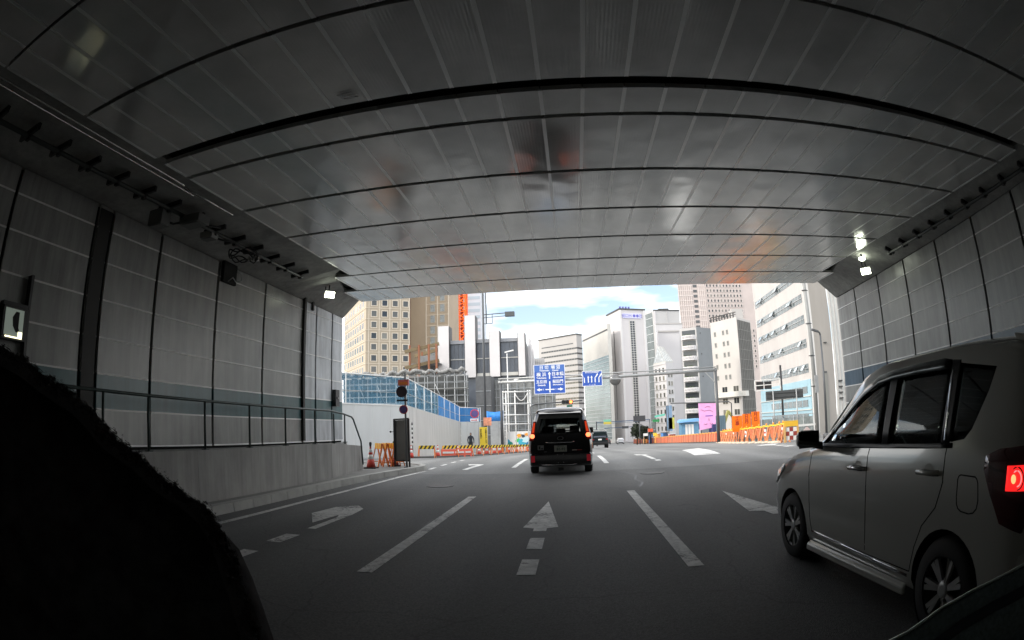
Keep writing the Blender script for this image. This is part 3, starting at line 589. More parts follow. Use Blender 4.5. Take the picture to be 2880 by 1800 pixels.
# --- dark striped / grey stepped block
b = Bld('grey_block', 'plain grey block with a dark glass flank, right of the white tower', [(33.8, 232.1), (36.9, 225.0), (48.8, 227.1)], 47.9, mat('grey_tile', (.47, .465, .46), .7, var=.05, vscale=.1))
b.band(0, -5, 47, mat('flank_glass', (.15, .17, .165), .25, .2, var=.25, vscale=.2), .3, 6.8, pr=.08, name='curtain_wall')
for k in range(15): b.band(0, -3 + 3.4 * k, -2.8 + 3.4 * k, mat('pale_line', (.5, .5, .5), .5), .3, 6.8, pr=.2, name='transom')
b.roof_box(5, 4, 4.6, 3, 1.0, M_FRD); b.band(1, 47.5, 48.0, M_FRD, pr=.2, name='parapet_cap')
b.band(1, -6, 47.4, M_WHT, .2, .9, pr=.2, name='pilaster'); b.band(1, 40, 47.4, MATS['grey_tile'], 6.0, 6.2, pr=.2, name='rib')
b = Bld('mid_block', 'lower white block stepped in front of the plain grey block', [(37.0, 222.0), (48.8, 223.0)], 41.4, mat('white_grey', (.54, .53, .53), .7, var=.05, vscale=.1), depth=2)
b.band(0, 41.0, 41.5, M_GC, pr=.2, name='parapet_cap')
b = Bld('mid_block', 'lowest white step with a rounded cornice, behind the small gabled tower', [(37.0, 218.0), (46.2, 218.6)], 37.4, mat('white_grey2', (.56, .545, .55), .7, var=.05, vscale=.1), depth=3)
b.band(0, 37.0, 37.6, M_GC, pr=.4, name='parapet_cap')
# --- small gabled tower with glass slope
b = Bld('gabled_tower', 'narrow white tower with a glazed sloping gable top', [(31.0, 197.0), (34.4, 190.0), (37.5, 192.0)], 21.5, mat('tile_white', (.58, .57, .575), .6, var=.06, vscale=.3))
b.grid(0, [1.6, 3.9, 6.2], [19 - 3.0 * k for k in range(8)], .9, 1.5, [M_WGL, M_FRW], fw=.1); b.grid(1, [1.2, 2.6], [17 - 3.0 * k for k in range(7)], .8, 1.5, [M_WGL, M_FRW], fw=.1)
for k in range(8): b.band(0, 20.9 - 3.0 * k, 21.05 - 3.0 * k, M_GC, pr=.15, name='ledge')
mb = MB(); mb.prism([(-3.4, 7.0), (0, 0), (3.1, 2.0), (-.3, 9.0)], 21.5, 21.9); mb.build('cornice', M_FRW, b.root)
mb = MB(); mb.add([(-3.3, 6.9, 21.91), (0, .1, 21.91), (3.0, 2.0, 21.91), (-.3, 8.8, 21.91), (-1.9, 3.8, 28.0), (0.1, 4.6, 27.6)], [(0, 1, 4), (1, 2, 5, 4), (2, 3, 5), (3, 0, 4, 5), (0, 3, 2, 1)]); mb.build('gable_roof', mat('gable_glass', (.50, .54, .56), .25, .2, var=.2, vscale=.8), b.root)
mb = MB()
for k in range(5): f_ = k / 4; a = Vector((0, .05, 22)).lerp(Vector((3.0, 1.95, 22)), f_); c_ = Vector((-1.9, 3.7, 28.05)).lerp(Vector((.1, 4.5, 27.7)), f_); mb.bar(a, c_, .14)
mb.build('glazing_bar', M_FRW, b.root)
# --- curved balcony apartment block
M_APT = mat('apartment_tile', (.44, .43, .42), .7, var=.06, vscale=.2); M_APS = mat('apartment_flank', (.22, .235, .245), .7, var=.12, vscale=.15)
b = Bld('apartment_block', 'apartment block with rounded white balconies and a plain slate-grey flank', [(30.4, 142.0), (34.4, 140.0), (39.2, 142.9)], 25.3, M_APT)
b.band(1, -5, 25.3, M_APS, .02, pr=.05, name='flank_wall')
for k in range(11):
    z = 22.1 - 2.78 * k
    b.band(0, z + 1.1, z + 2.5, M_GLD, .4, 4.1, pr=.04, name='recess')
    mb = MB(); ar = [(.1 + 4.1 * (i / 10), -1.15 * math.sin(PI * min(1, max(0, i / 10))) ** .45 if 0 < i < 10 else 0) for i in range(11)]
    mb.prism([(x, y) for x, y in ar], 0, 1.1, 'z', 0); o = b.put(0, 0, z, mb, 'balcony', [mat('balcony_white', (.62, .60, .60), .6, var=.1)])
    mb = MB()
    for q in range(9): mb.bar((.5 + .4 * q, -1.22 * math.sin(PI * (.12 + .085 * q)) ** .45, .25), (.75 + .4 * q, -1.22 * math.sin(PI * (.16 + .085 * q)) ** .45, .9), .06)
    mb.build('slat', mat('slat_grey', (.25, .25, .25), .6), o)
    for q in (.9, 1.9, 2.6): mb = MB(); mb.sphere((q, -.5, 1.25), .24, 4, sc=(1.2, 1, .8)); mb.build('pot_plant', mat('plant_green', (.05, .08, .03), .8), o)
for z in (23.6, 18, 12): b.put(1, 1.2, z, MB().box(0, .3, -.12, 0, 0, .3), 'vent', M_FRD)
# --- pink-beige high-rise, far right
M_PNK = mat('pink_stone', (.50, .435, .41), .75, var=.08, vscale=.12); M_PNF = mat('pink_frame', (.62, .56, .53), .7)
b = Bld('high_rise', 'pinkish high-rise tower with hundreds of small windows, cut off by the underpass ceiling', [(64.7, 300.0), (81.2, 300.5), (113.0, 304.0)], 100, M_PNK)
b.grid(1, [1.5 + 2.15 * k for k in range(11)], [77.0 - 3.0 * k for k in range(9)], 1.1, 1.5, [M_WGL, M_PNF], fw=.25, pr=.3)
b.grid(1, [1.5 + 2.15 * k for k in range(14)], [80.0 + 3 * k for k in range(6)] + [50 - 3.0 * k for k in range(8)], 1.1, 1.5, [M_WGL, M_PNF], fw=.25, pr=.3)
for k in range(17): b.band(0, 31 + 3 * k, 32.6 + 3 * k, M_GLD, 9.3, 11.6, pr=.15, name='stair_window')
for k in range(7): b.band(0, -5, 99, M_PNF, .2 + 1.25 * k, .5 + 1.25 * k, pr=.3, name='rib')
for k in range(4): b.band(0, -5, 99, M_PNF, 12.4 + 1.2 * k, 12.7 + 1.2 * k, pr=.3, name='rib')
for k in range(24): b.band(0, 26 + 3 * k, 26.5 + 3 * k, M_PNF, .2, 9.0, pr=.2, name='ledge'); b.band(0, 26 + 3 * k, 26.5 + 3 * k, M_PNF, 12, 16.4, pr=.2, name='ledge')
# --- plain beige block with few windows
b = Bld('beige_block', 'beige block with pairs of tiny windows and a dark louvred flank', [(43.6, 158.9), (49.4, 150.0), (56.2, 156.8)], 29.6, mat('beige_tile', (.50, .475, .45), .75, var=.05, vscale=.15))
zs = [25.8 - 3.3 * k for k in range(5)]
b.grid(0, [1.7, 5.0, 6.6], zs, .75, 1.3, [M_GLG, M_GC], fw=.1, pr=.06)
b.grid(0, [4.2, 8.6], [9.0, 5.6, 2.3], 2.0, 1.6, [M_WGL, M_FRW], fw=.12, pr=.1, mull=1)
b.band(1, -5, 28.9, mat('louvre_dark', (.11, .108, .10), .6, var=.2, vscale=.5), .4, 9.2, pr=.06, name='louvre_field')
for k in range(8): b.band(1, -5, 28.9, mat('louvre_rib', (.19, .185, .17), .6), .7 + 1.15 * k, .85 + 1.15 * k, pr=.2, name='rib')
for k in range(11): b.band(1, -3 + 2.9 * k, -2.8 + 2.9 * k, MATS['louvre_rib'], .4, 9.2, pr=.18, name='ledge')
b.band(0, 6.7, 8.2, M_CRM, 0, pr=1.4, name='canopy'); b.band(1, 6.7, 8.2, M_CRM, 0, 2.0, pr=1.4, name='canopy')
mb = MB()
for k in range(9): mb.box(-5.6 + .62 * k, -5.3 + .62 * k, 8.7 - .95 * k, 9.0 - .95 * k, 29.61, 31.0)
mb.bar((-5.8, 9.0, 31.1), (0, .3, 31.1), .25); mb.bar((-5.8, 9.0, 30.4), (0, .3, 30.4), .2); mb.build('roof_railing', M_FRD, b.root)
b.roof_box(2.2, 6.5, 3.6, 3, 3.4, M_GC)
# --- white office with ribbon windows, right
M_WOF = mat('white_office', (.50, .475, .455), .7, var=.08, vscale=.4, stretch=(1, 1, .3), streak=.1)
b = Bld('ribbon_office', 'white office building with ribbon windows, some pushed open, near the right wall', [(36.2, 97.8), (35.75, 74.0), (38.2, 74.0)], 27.5, M_WOF)
M_WIN = mat('ribbon_glass', (.12, .145, .15), .15, .2, var=.5, vscale=1.4)
awn = {0: [3.5, 12.0], 1: [2.5, 9.0, 16.5], 2: [1.5, 5.0, 8.5, 14.0], 3: [6.0, 20.0], 4: [15.0, 20.5]}
for k, z in enumerate([21.0, 17.4, 14.2, 10.6, 6.9]):
    bd = b.band(0, z, z + 1.32, M_WIN, .7, 23.2, pr=.03, mull=1.3, m2=mat('win_frame_white', (.42, .43, .43), .5)); 
    mb = MB(); mb.box(0, 22.5, -.12, -.02, .62, .70); mb.build('transom', MATS['win_frame_white'], bd)
    for u in awn[k] + [2 + 3.1 * q for q in range(6) if (q + k) % 3 == 0]:
        mb = MB(); mb.add([(u, -.1, 1.2), (u + .8, -.1, 1.2), (u + .8, -.6, .45), (u, -.6, .45), (u, -.06, 1.2), (u + .8, -.06, 1.2), (u + .8, -.55, .43), (u, -.55, .43)], [(0, 1, 2, 3), (7, 6, 5, 4), (0, 4, 5, 1), (1, 5, 6, 2), (2, 6, 7, 3), (3, 7, 4, 0)]); mb.build('open_sash', mat('sash_glass', (.45, .52, .55), .1, .4), bd)
M_LBL = mat('light_blue_panel', (.30, .46, .53), .5, var=.1, vscale=.6)
b.band(0, -3, 5.9, M_LBL, .1, 23.7, pr=.14, name='blue_base')
for z in (3.9, 1.9, -.2):
    b.band(0, z, z + 1.0, M_WIN, 6, 22.5, pr=.2, mull=1.9, m2=M_LBL); b.band(0, z - .5, z - .38, M_FRW, .1, 23.7, pr=.3, name='ledge')
b.band(1, -3, 27.5, mat('end_pier', (.55, .54, .52), .7), 0.02, 1.1, pr=.3, name='pier')
# --- beige concrete pier building and white edge next to the right wall
b = Bld('concrete_block', 'plain grey-beige concrete block rising beside the end of the right tiled wall', [(21.4, 43.0), (23.35, 43.2)], 26, mat('beige_concrete', (.33, .31, .285), .85, var=.12, vscale=.4, stretch=(1, 1, .2)), z0=-2, depth=-9)
b.band(0, -2, 4.6, mat('door_grey', (.22, .22, .2), .6), .7, 1.1, pr=.05, name='door_panel'); b.band(0, 7.0, 7.1, M_FRD, 1.0, 1.3, pr=.1, name='bracket')
b = Bld('white_pier', 'white ribbed building edge squeezed between the concrete block and the right tiled wall', [(16.35, 30.2), (17.9, 30.4)], 22, mat('white_pier', (.60, .60, .57), .7, var=.08), z0=-1, depth=-8)
for k in range(5): b.band(0, -1, 22, M_GC, .15 + .28 * k, .2 + .28 * k, pr=.04, name='rib')
for k in range(4): b.band(0, 1.9 + .35 * k, 1.98 + .35 * k, M_FRD, .2, .5, pr=.1, name='step_iron')

# --- far fences and vans between the barrier line and the buildings
t = thing('site_fence', 'slate-blue ribbed fence panel standing behind the excavator', 'fence', (15.9, 56, gz(56))); mb = MB(); mb.box(-.55, .55, 0, .06, 0, 2.75); mb.build('panel', mat('slate_panel', (.16, .24, .30), .6, streak=.2), t)
for k in range(5): mb = MB(); mb.box(-.5 + .24 * k, -.45 + .24 * k, -.03, 0, 0, 2.75); mb.build('rib', mat('slate_rib', (.10, .16, .2), .6), t)
t = thing('site_fence', 'long low grey mesh fence along the foot of the ribbon-window office', 'fence', (15.2, 38, gz(38)), .15)
for k in range(8): mb = MB(); mb.tube([(-3.2 + .95 * k, 0, 0), (-3.2 + .95 * k, 0, 1.75)], .03, 6); mb.build('post', MATS['scaffold_pipe'], t)
mb = MB(); mb.box(-3.2, 3.5, -.02, .02, 1.72, 1.78); mb.box(-3.2, 3.5, -.02, .02, .9, .95); mb.build('rail', MATS['scaffold_pipe'], t)
mb = MB(); mb.box(-3.2, 3.5, .03, .05, .1, 1.55); mb.build('sheet', mat('fence_sheet', (.33, .37, .37), .7, var=.3, vscale=2, streak=.3), t)
# ================================================================== STREET FURNITURE
M_GALV = mat('galvanised', (.38, .39, .39), .45, .55, var=.12, vscale=3); M_DGRY = mat('dark_grey_paint', (.09, .095, .10), .5, .2)
M_WP = mat('white_plastic', (.75, .75, .73), .5); M_RED = mat('red_plastic', (.55, .05, .03), .45); M_OR = mat('orange_plastic', (.75, .20, .04), .5, var=.15, vscale=5)
M_YEL = mat('yellow_paint', (.80, .58, .04), .5); M_BLK = mat('black_rubber', (.02, .02, .02), .7); M_BLACKP = mat('black_paint', (.018, .018, .02), .35)
M_BLUS = mat('sign_blue', (.025, .09, .42), .35); M_WHS = mat('sign_white', (.80, .82, .85), .45)
# --- gantry with direction signs
G = thing('sign_gantry', 'long grey pipe gantry spanning the street between two posts', 'gantry', (-5.85, 45, gz(45)))
z0 = -gz(45)
mb = MB(); mb.tube([(0, 0, -.1), (0, 0, 5.25 + z0)], .13, 12, r2=.11); mb.lathe([(.3, 0), (.3, .05), (.2, .05)], n=12); mb.build('post', M_DGRY, G)
mb = MB(); mb.tube([(18.37, 0, -.3), (18.37, 0, 5.45 + z0)], .15, 12, r2=.12); mb.build('post', M_DGRY, G)
mb = MB(); mb.tube([(-.2, 0, 5.0 + z0), (9, 0, 5.08 + z0), (18.5, 0, 5.3 + z0)], .13, 10); mb.tube([(-.2, .0, 5.42 + z0 - .12), (9, 0, 5.42 + z0), (18.4, 0, 5.55 + z0)], .05, 8); mb.build('beam', M_GALV, G)
mb = MB(); mb.bar((18.3, 0, 4.2 + z0), (17.4, 0, 5.2 + z0), .08); mb.build('brace', M_GALV, G)
def board(name, label, x0, x1, zb, zt, y, cat='road sign', m=None, t=.06, edge=True):
    t_ = thing(name, label, cat, ((x0 + x1) / 2, y, (zb + zt) / 2)); w, h = (x1 - x0) / 2, (zt - zb) / 2
    mb = MB(); mb.box(-w, w, 0, t, -h, h, 0); t_w, t_h = w, h
    if edge:
        for q in ((-w, w, h - .04, h), (-w, w, -h, -h + .04), (-w, -w + .04, -h + .04, h - .04), (w - .04, w, -h + .04, h - .04)): mb.box(q[0], q[1], -.006, 0, q[2], q[3], 1)
    mb.build('panel', [m or M_BLUS, M_WHS], t_); return t_
def letters(t_, items, y=-.012, m=None, bold=.0, name='lettering', mirror=False):
    for (txt, x, z, size) in items:
        mb = MB(); text_mb(txt, size, mb, (lambda a, b, x=x, z=z: (x + a, y, z + b)), bold=bold); mb.build(name, m or M_WHS, t_, fix=False)
sg = board('direction_sign', 'large blue direction sign with white place names and arrows on the gantry', -3.02, -.42, 3.88, 6.33, 44.75)
mb = MB(); mb.box(-1.26, 1.26, -.008, -.001, .62, 1.18); mb.build('header_panel', mat('sign_blue_light', (.06, .15, .45), .4), sg)
letters(sg, [('日 切', -.45, .96, .34), ('場 沼', .52, .96, .34), ('Toranomon', -.42, .72, .17), ('Kasumi', .5, .72, .17), ('横 浜', -.68, .38, .36), ('Yokohama', -.68, .11, .19), ('日本橋', .68, .40, .34), ('Nihombashi', .68, .13, .17),
             ('五反田', -.68, -.22, .30), ('Gotanda', -.68, -.49, .19), ('桜田門', .68, -.22, .30), ('Sakuradamon', .68, -.48, .155), ('1', -.52, -.86, .2), ('1', .5, -.86, .2)], y=-.014, bold=.006)
mb = MB()
mb.box(-.05, .05, -.014, -.004, .02, .42); mb.add([(-.14, -.014, .40), (.14, -.014, .40), (0, -.014, .62), (-.14, -.004, .40), (.14, -.004, .40), (0, -.004, .62)], [(0, 1, 2), (5, 4, 3), (0, 3, 4, 1), (1, 4, 5, 2), (2, 5, 3, 0)])
mb.box(-.05, .05, -.014, -.004, -1.12, -.18); mb.build('straight_on_arrow', M_WHS, sg)
for sx in (-1, 1):
    mb = MB(); mb.box(min(sx * .05, sx * .38), max(sx * .05, sx * .38), -.014, -.004, -.90, -.82); mb.box(min(sx * .64, sx * .9), max(sx * .64, sx * .9), -.014, -.004, -.91, -.81)
    a = sx * .85; mb.add([(a, -.015, -1.0), (a, -.015, -.72), (sx * 1.12, -.015, -.86)], [(0, 1, 2)]); mb.build('side_arrow', M_WHS, sg, fix=False)
sg = board('lane_sign', 'small blue lane guidance sign with five curved white arrows on the gantry', .99, 2.67, 4.38, 5.64, 44.75)
for i, x in enumerate((-.66, -.33, -.05, .24, .56)):
    mb = MB(); k = {0: -1, 1: 0, 2: 0, 3: 1, 4: 1}[i]
    mb.box(x - .04, x + .04, -.012, -.002, -.34, .08)
    if k: mb.add([(x - .04, -.012, .08), (x + .04, -.012, .04), (x + k * .17 + .03, -.012, .24), (x + k * .17 - .04, -.012, .3)], [(0, 1, 2, 3)])
    hx, hz = (x + k * .17, .27) if k else (x, .08)
    mb.add([(hx - .09, -.013, hz), (hx + .09, -.013, hz), (hx + k * .05, -.013, hz + .17)], [(0, 1, 2)]); mb.build('arrow', M_WHS, sg, fix=False)
letters(sg, [('横 浜 五反田 桜田門', 0, .50, .13), ('1  1  1  301', 0, -.50, .12)], bold=.003)
mb = MB(); sph = thing('round_beacon', 'dark round convex lamp housing hung from the gantry pipe', 'beacon', (3.75, 44.8, 4.83)); mb.sphere((0, 0, 0), .48, 10, sc=(1, .5, 1)); mb.build('housing', mat('beacon_grey', (.16, .16, .16), .25, .5), sph); mb = MB(); mb.box(-.52, .52, -.28, -.2, .02, .12); mb.build('clamp', M_GALV, sph)
# --- lamp posts
def lamp_post(name, label, x, y, h, arm, m, head=(.55, .2), style=0):
    t = thing(name, label, 'street lamp', (x, y, gz(y))); h -= gz(y)
    mb = MB(); mb.tube([(0, 0, 0), (0, 0, h)], .12 if style == 0 else .07, 10, r2=.08 if style == 0 else .05); mb.lathe([(.2, 0), (.2, .25), (.13, .3)], n=10); mb.build('pole', m, t)
    return t, h
t, h = lamp_post('street_lamp', 'tall dark twin-pole street lamp with a square bracket arm pointing right', -7.55, 47, 18, 0, M_DGRY)
mb = MB(); mb.tube([(.30, 0, 10.5 - gz(47)), (.24, 0, h)], .05, 8); mb.build('conduit', M_DGRY, t)
zz = 11.3 - gz(47)
mb = MB(); mb.bar((0, 0, zz), (2.15, 0, zz + .07), .07); mb.bar((0, 0, zz - .28), (2.15, 0, zz - .2), .055); mb.bar((.83, 0, zz), (.83, 0, zz - .83), .055); mb.bar((0, 0, zz - .83), (.83, 0, zz - .83), .055); mb.build('bracket_arm', M_DGRY, t)
mb = MB(); mb.box(2.0, 2.84, -.22, .22, zz - .26, zz + .14); mb.build('lamp_head', M_DGRY, t)
t, h = lamp_post('street_lamp', 'slim white street lamp with a short tilted head, beside the blue direction sign', -7.0, 60, 9.6, 0, M_WP, style=1)
mb = MB(); mb.bar((-.25, 0, h - .02), (.75, 0, h + .2), .28, .14); mb.build('lamp_head', M_WP, t)
mb = MB(); mb.bar((-.9, 0, h - 3.3), (.9, 0, h - 3.25), .10); mb.bar((.7, 0, h - 3.2), (1.2, 0, h - 3.0), .25, .2); mb.build('cross_arm', M_WP, t)
t, h = lamp_post('street_lamp', 'dark bracket street lamp in front of the grey-beige concrete block', 13.35, 26, 5.2, 0, M_DGRY, style=1)
mb = MB(); mb.tube([(0, 0, h), (-.03, 0, h + .12), (-.15, 0, h + .2)], .05, 8); mb.build('neck', M_DGRY, t); mb = MB(); mb.bar((-.12, 0, h + .18), (-.5, 0, h + .3), .16, .09); mb.build('lamp_head', M_DGRY, t)
mb = MB(); mb.box(.02, .2, -.05, .05, h - 2.0, h - 1.9); mb.build('bracket', M_DGRY, t)
t = thing('utility_pole', 'tall grey utility pole with steel bands and a box, in front of the ribbon-window office', 'utility pole', (13.68, 28, gz(28)))
mb = MB(); mb.tube([(.08, 0, -.1), (-.03, 0, 12.5)], .13, 12, r2=.09); mb.build('pole', mat('pole_grey', (.26, .265, .26), .7, var=.1), t)
for z in (2.9, 4.6, 6.4, 8.3): mb = MB(); mb.lathe([(.145, z), (.145, z + .05)], n=12); mb.box(-.2, .2, -.03, .03, z, z + .03); mb.build('band', M_DGRY, t)
mb = MB(); mb.box(.0, .22, -.2, -.08, 2.55, 3.5); mb.build('meter_box', M_GALV, t)
mb = MB()
for i, zc in enumerate((11.3, 11.7, 12.1)): mb.box(-.5, .5, -.04, .04, zc, zc + .06)
mb.build('crossarm', M_DGRY, t)
# --- overhead frames at right
t = thing('road_sign', 'dark grey back of a wide sign board on two thin posts', 'road sign', (13.47, 32, gz(32)))
b0 = -gz(32)
mb = MB(); mb.hexa([(-1.3, 0, 2.10 + b0), (1.33, 0, 2.2 + b0), (1.33, .08, 2.2 + b0), (-1.3, .08, 2.10 + b0), (-1.3, 0, 2.68 + b0), (1.33, 0, 2.73 + b0), (1.33, .08, 2.73 + b0), (-1.3, .08, 2.68 + b0)]); mb.build('panel', mat('board_back', (.07, .075, .075), .6), t)
for z in (2.3, 2.55): mb = MB(); mb.box(-1.28, 1.31, -.05, -.003, z + b0, z + .04 + b0); mb.build('rail', M_DGRY, t)
for x in (-.85, .8): mb = MB(); mb.tube([(x, -.08, 0), (x, -.08, 2.7 + b0)], .045, 8); mb.build('post', M_GALV, t)
t = thing('louvred_sign', 'pale square frame with dark louvres carried on a tall black post', 'sign frame', (16.6, 40, gz(40)))
b0 = -gz(40)
mb = MB(); mb.tube([(0, 0, 0), (0, 0, 5.0 + b0)], .09, 8); mb.build('post', M_BLACKP, t)
mb = MB()
for a, b in (((-2.3, 3.9), (-.1, 3.95)), ((-2.3, 3.1), (-.1, 3.15)), ((-2.3, 3.1), (-2.3, 3.9)), ((-.1, 3.15), (-.1, 3.95)), ((-2.3, 3.5), (-.1, 3.55))): mb.bar((a[0], 0, a[1] + b0), (b[0], 0, b[1] + b0), .06)
mb.build('frame', M_WP, t)
for x in (-2.15, -1.45): mb = MB(); mb.box(x, x + .6, .05, .1, 3.2 + b0, 3.8 + b0); mb.build('louvre', M_BLACKP, t)
# --- hoarding, netting
M_HOARD = mat('hoarding_white', (.56, .58, .58), .5, .1, var=.06, vscale=.7, stretch=(3, 3, .4)); M_HOARD2 = mat('hoarding_ribbed', (.50, .50, .48), .55, .1, streak=.15, var=.16, vscale=1.6, stretch=(4, 4, .25))
def fence_run(t, A, B, za, zb, step, m, name, rib=False, th=.03):
    A, B = Vector(A), Vector(B); L_ = (B - A).length; n = max(1, round(L_ / step)); d = (B - A) / n; u = d.normalized(); nr = Vector((-u.y, u.x)) * th; o = t.location
    for i in range(n):
        p, q = A + d * i + u * .008, A + d * (i + 1) - u * .008
        g0, g1 = gz(p.y) - .1, gz(q.y) - .1; t0 = za + (zb - za) * i / n; t1 = za + (zb - za) * (i + 1) / n
        mb = MB(); mb.hexa([(p.x, p.y, g0), (q.x, q.y, g1), (q.x + nr.x, q.y + nr.y, g1), (p.x + nr.x, p.y + nr.y, g0), (p.x, p.y, t0), (q.x, q.y, t1), (q.x + nr.x, q.y + nr.y, t1), (p.x + nr.x, p.y + nr.y, t0)])
        if rib:
            for k in range(4): r_ = p + (q - p) * ((k + .5) / 4); mb.bar((r_.x - nr.x * .3, r_.y - nr.y * .3, g0), (r_.x - nr.x * .3, r_.y - nr.y * .3, t0 + (t1 - t0) * (k + .5) / 4 - .01), .05)
        mb.xf(Matrix.Translation(-o)); mb.build(name, m, t)
hd = thing('hoarding', 'white steel site hoarding, smooth facing the road and ribbed along the barricades', 'hoarding', (-8.5, 27, 0))
fence_run(hd, (-14.5, 17.2), (-8.47, 27), 2.56, 2.50, 1.2, M_HOARD, 'panel'); fence_run(hd, (-8.47, 27.03), (-9.8, 47), 2.52, 1.80, .55, M_HOARD2, 'panel', th=.05); fence_run(hd, (-9.78, 47.05), (-8.1, 48), 1.78, 1.72, .6, M_HOARD, 'panel')
fence_run(hd, (-7.9, 52), (-6.3, 52), 1.85, 1.85, .8, M_GALV, 'panel'); mb = MB(); mb.bar((-6.0, -9.8, 2.57), (.03, 0, 2.51), .06); mb.build('cap_rail', M_WP, hd)
def netmat(name, col, a):
    m = bpy.data.materials.new(name); m.use_nodes = True; t = m.node_tree; b = t.nodes['Principled BSDF']; b.inputs['Base Color'].default_value = (*col, 1); b.inputs['Roughness'].default_value = .8
    c = nn(t, 'ShaderNodeTexCoord'); n = nn(t, 'ShaderNodeTexNoise'); n.inputs['Scale'].default_value = 1.3; t.links.new(c.outputs['Object'], n.inputs[0]); mr = nn(t, 'ShaderNodeMapRange'); mr.inputs['To Min'].default_value = a - .25; mr.inputs['To Max'].default_value = min(1, a + .25); t.links.new(n.outputs['Fac'], mr.inputs[0]); t.links.new(mr.outputs[0], b.inputs['Alpha']); return m
M_NET = netmat('net_teal', (.05, .22, .36), .52); M_NETB = netmat('net_blue', (.03, .22, .55), .85)
nt_ = thing('safety_net', 'translucent blue site netting on white tubes above the white hoarding', 'netting', (-8.6, 27, 0))
def net(A, B, b0_, b1_, t0, t1, m, n):
    A, B = Vector(A), Vector(B); mb = MB(); o = nt_.location; k = 12 * n
    for i in range(k + 1):
        f_ = i / k; p = A.lerp(B, f_); w = .04 * math.sin(i * 1.3)
        mb.v += [(p.x - o.x + w, p.y - o.y + w, b0_ + (b1_ - b0_) * f_), (p.x - o.x - w, p.y - o.y, t0 + (t1 - t0) * f_ - .03 * abs(math.sin(i * PI / 12)))]
    for i in range(k): mb.f.append((2 * i, 2 * i + 2, 2 * i + 3, 2 * i + 1)); mb.m.append(0); mb.sm.append(True)
    mb.build('net', m, nt_, fix=False); mb = MB()
    for i in range(n + 1): p = A.lerp(B, i / n) - o.to_2d(); f_ = i / n; mb = MB(); mb.tube([(p.x, p.y, b0_ + (b1_ - b0_) * f_ - .5), (p.x, p.y, t0 + (t1 - t0) * f_ + .05)], .03, 6); mb.build('standard', M_WP, nt_)
    a, c = A - o.to_2d(), B - o.to_2d(); mb = MB(); mb.tube([(a.x, a.y, t0), (c.x, c.y, t1)], .03, 6); mb.build('top_rail', M_WP, nt_); mb = MB(); mb.tube([(a.x, a.y, b0_ * .55 + t0 * .45), (c.x, c.y, b1_ * .55 + t1 * .45)], .02, 6); mb.build('mid_rail', M_GALV, nt_)
net((-14.7, 17.35), (-8.56, 27.15), 2.5, 2.5, 4.05, 3.98, M_NET, 3); net((-8.56, 27.15), (-9.2, 36.5), 2.5, 2.15, 3.98, 3.62, M_NET, 4); net((-9.2, 36.5), (-9.9, 47), 2.15, 1.8, 3.62, 3.15, M_NETB, 4); net((-9.9, 47.1), (-8.2, 48.2), 1.8, 1.8, 3.1, 3.0, M_NETB, 1)
tp = thing('blue_tarp', 'bright blue tarpaulin hung between poles behind the gantry post', 'tarpaulin', (-7, 49, 0)); mb = MB()
for i in range(9): x = -.8 + .2 * i; mb.v += [(x, .05 * math.sin(i), 1.8), (x, 0, 2.75 - .12 * math.sin(i * PI / 8))]
for i in range(8): mb.f.append((2 * i, 2 * i + 2, 2 * i + 3, 2 * i + 1)); mb.m.append(0); mb.sm.append(True)
o = mb.build('sheet', mat('tarp_blue', (.04, .25, .70), .5, var=.25, vscale=3), tp); md = o.modifiers.new('s', 'SOLIDIFY'); md.thickness = .02
for x in (-.82, .82): mb = MB(); mb.tube([(x, 0, gz(49)), (x, 0, 2.8)], .03, 6); mb.build('pole', M_GALV, tp)
# --- gate frame of white tubes
gt = thing('site_gate', 'white tube gate frame with dark slatted leaves beside the van', 'gate', (-5.1, 50, gz(50)))
gb = -gz(50); mb = MB()
for x in (-1.25, -.95, -.1, 1.1, 1.3): mb.tube([(x, 0, 0), (x, 0, 4.6 + gb)], .06, 8)
mb.build('upright', M_WP, gt); mb = MB()
for z in (4.5, 3.4, 2.35, 1.5): mb.tube([(-1.35, -.07, z + gb), (1.4, -.07, z - .03 + gb)], .045, 8)
mb.build('crossbar', M_WP, gt)
for k, z in enumerate((3.55, 2.45)):
    mb = MB()
    for i in range(11): mb.box(-.05 + .105 * i, .02 + .105 * i, .06, .1, z - .05 + gb, z + .85 + gb)
    mb.build('slatted_leaf', mat('leaf_dark', (.05, .05, .052), .6), gt)
mb = MB(); mb.tube([(-.1 + 1.2 * i / 10, -.12, 4.35 - .7 * math.sin(PI * i / 10) + gb) for i in range(11)], .04, 6); mb.build('hanging_chain', M_WP, gt)
for k in range(7): mb = MB(); mb.tube([(-1.25, .02, 3.9 - .6 * k + gb), (-.95, .02, 3.9 - .6 * k + gb)], .03, 6); mb.build('rung', M_WP, gt)
mu = thing('graphic_hoarding', 'low white hoarding covered with a colourful green, blue and orange graphic', 'hoarding', (-5.3, 52.3, gz(52)))
mb = MB(); mb.box(-1.35, 1.6, 0, .05, 0, 1.95); mb.build('panel', M_WP, mu)
def blob(cx, cz_, pts, m, k): 
    mb = MB(); n = len(pts); mb.add([(cx + a, -.01 - .004 * k, cz_ + b) for a, b in pts], [tuple(range(n))]); mb.build('graphic_patch', m, mu, fix=False)
random.seed(3)
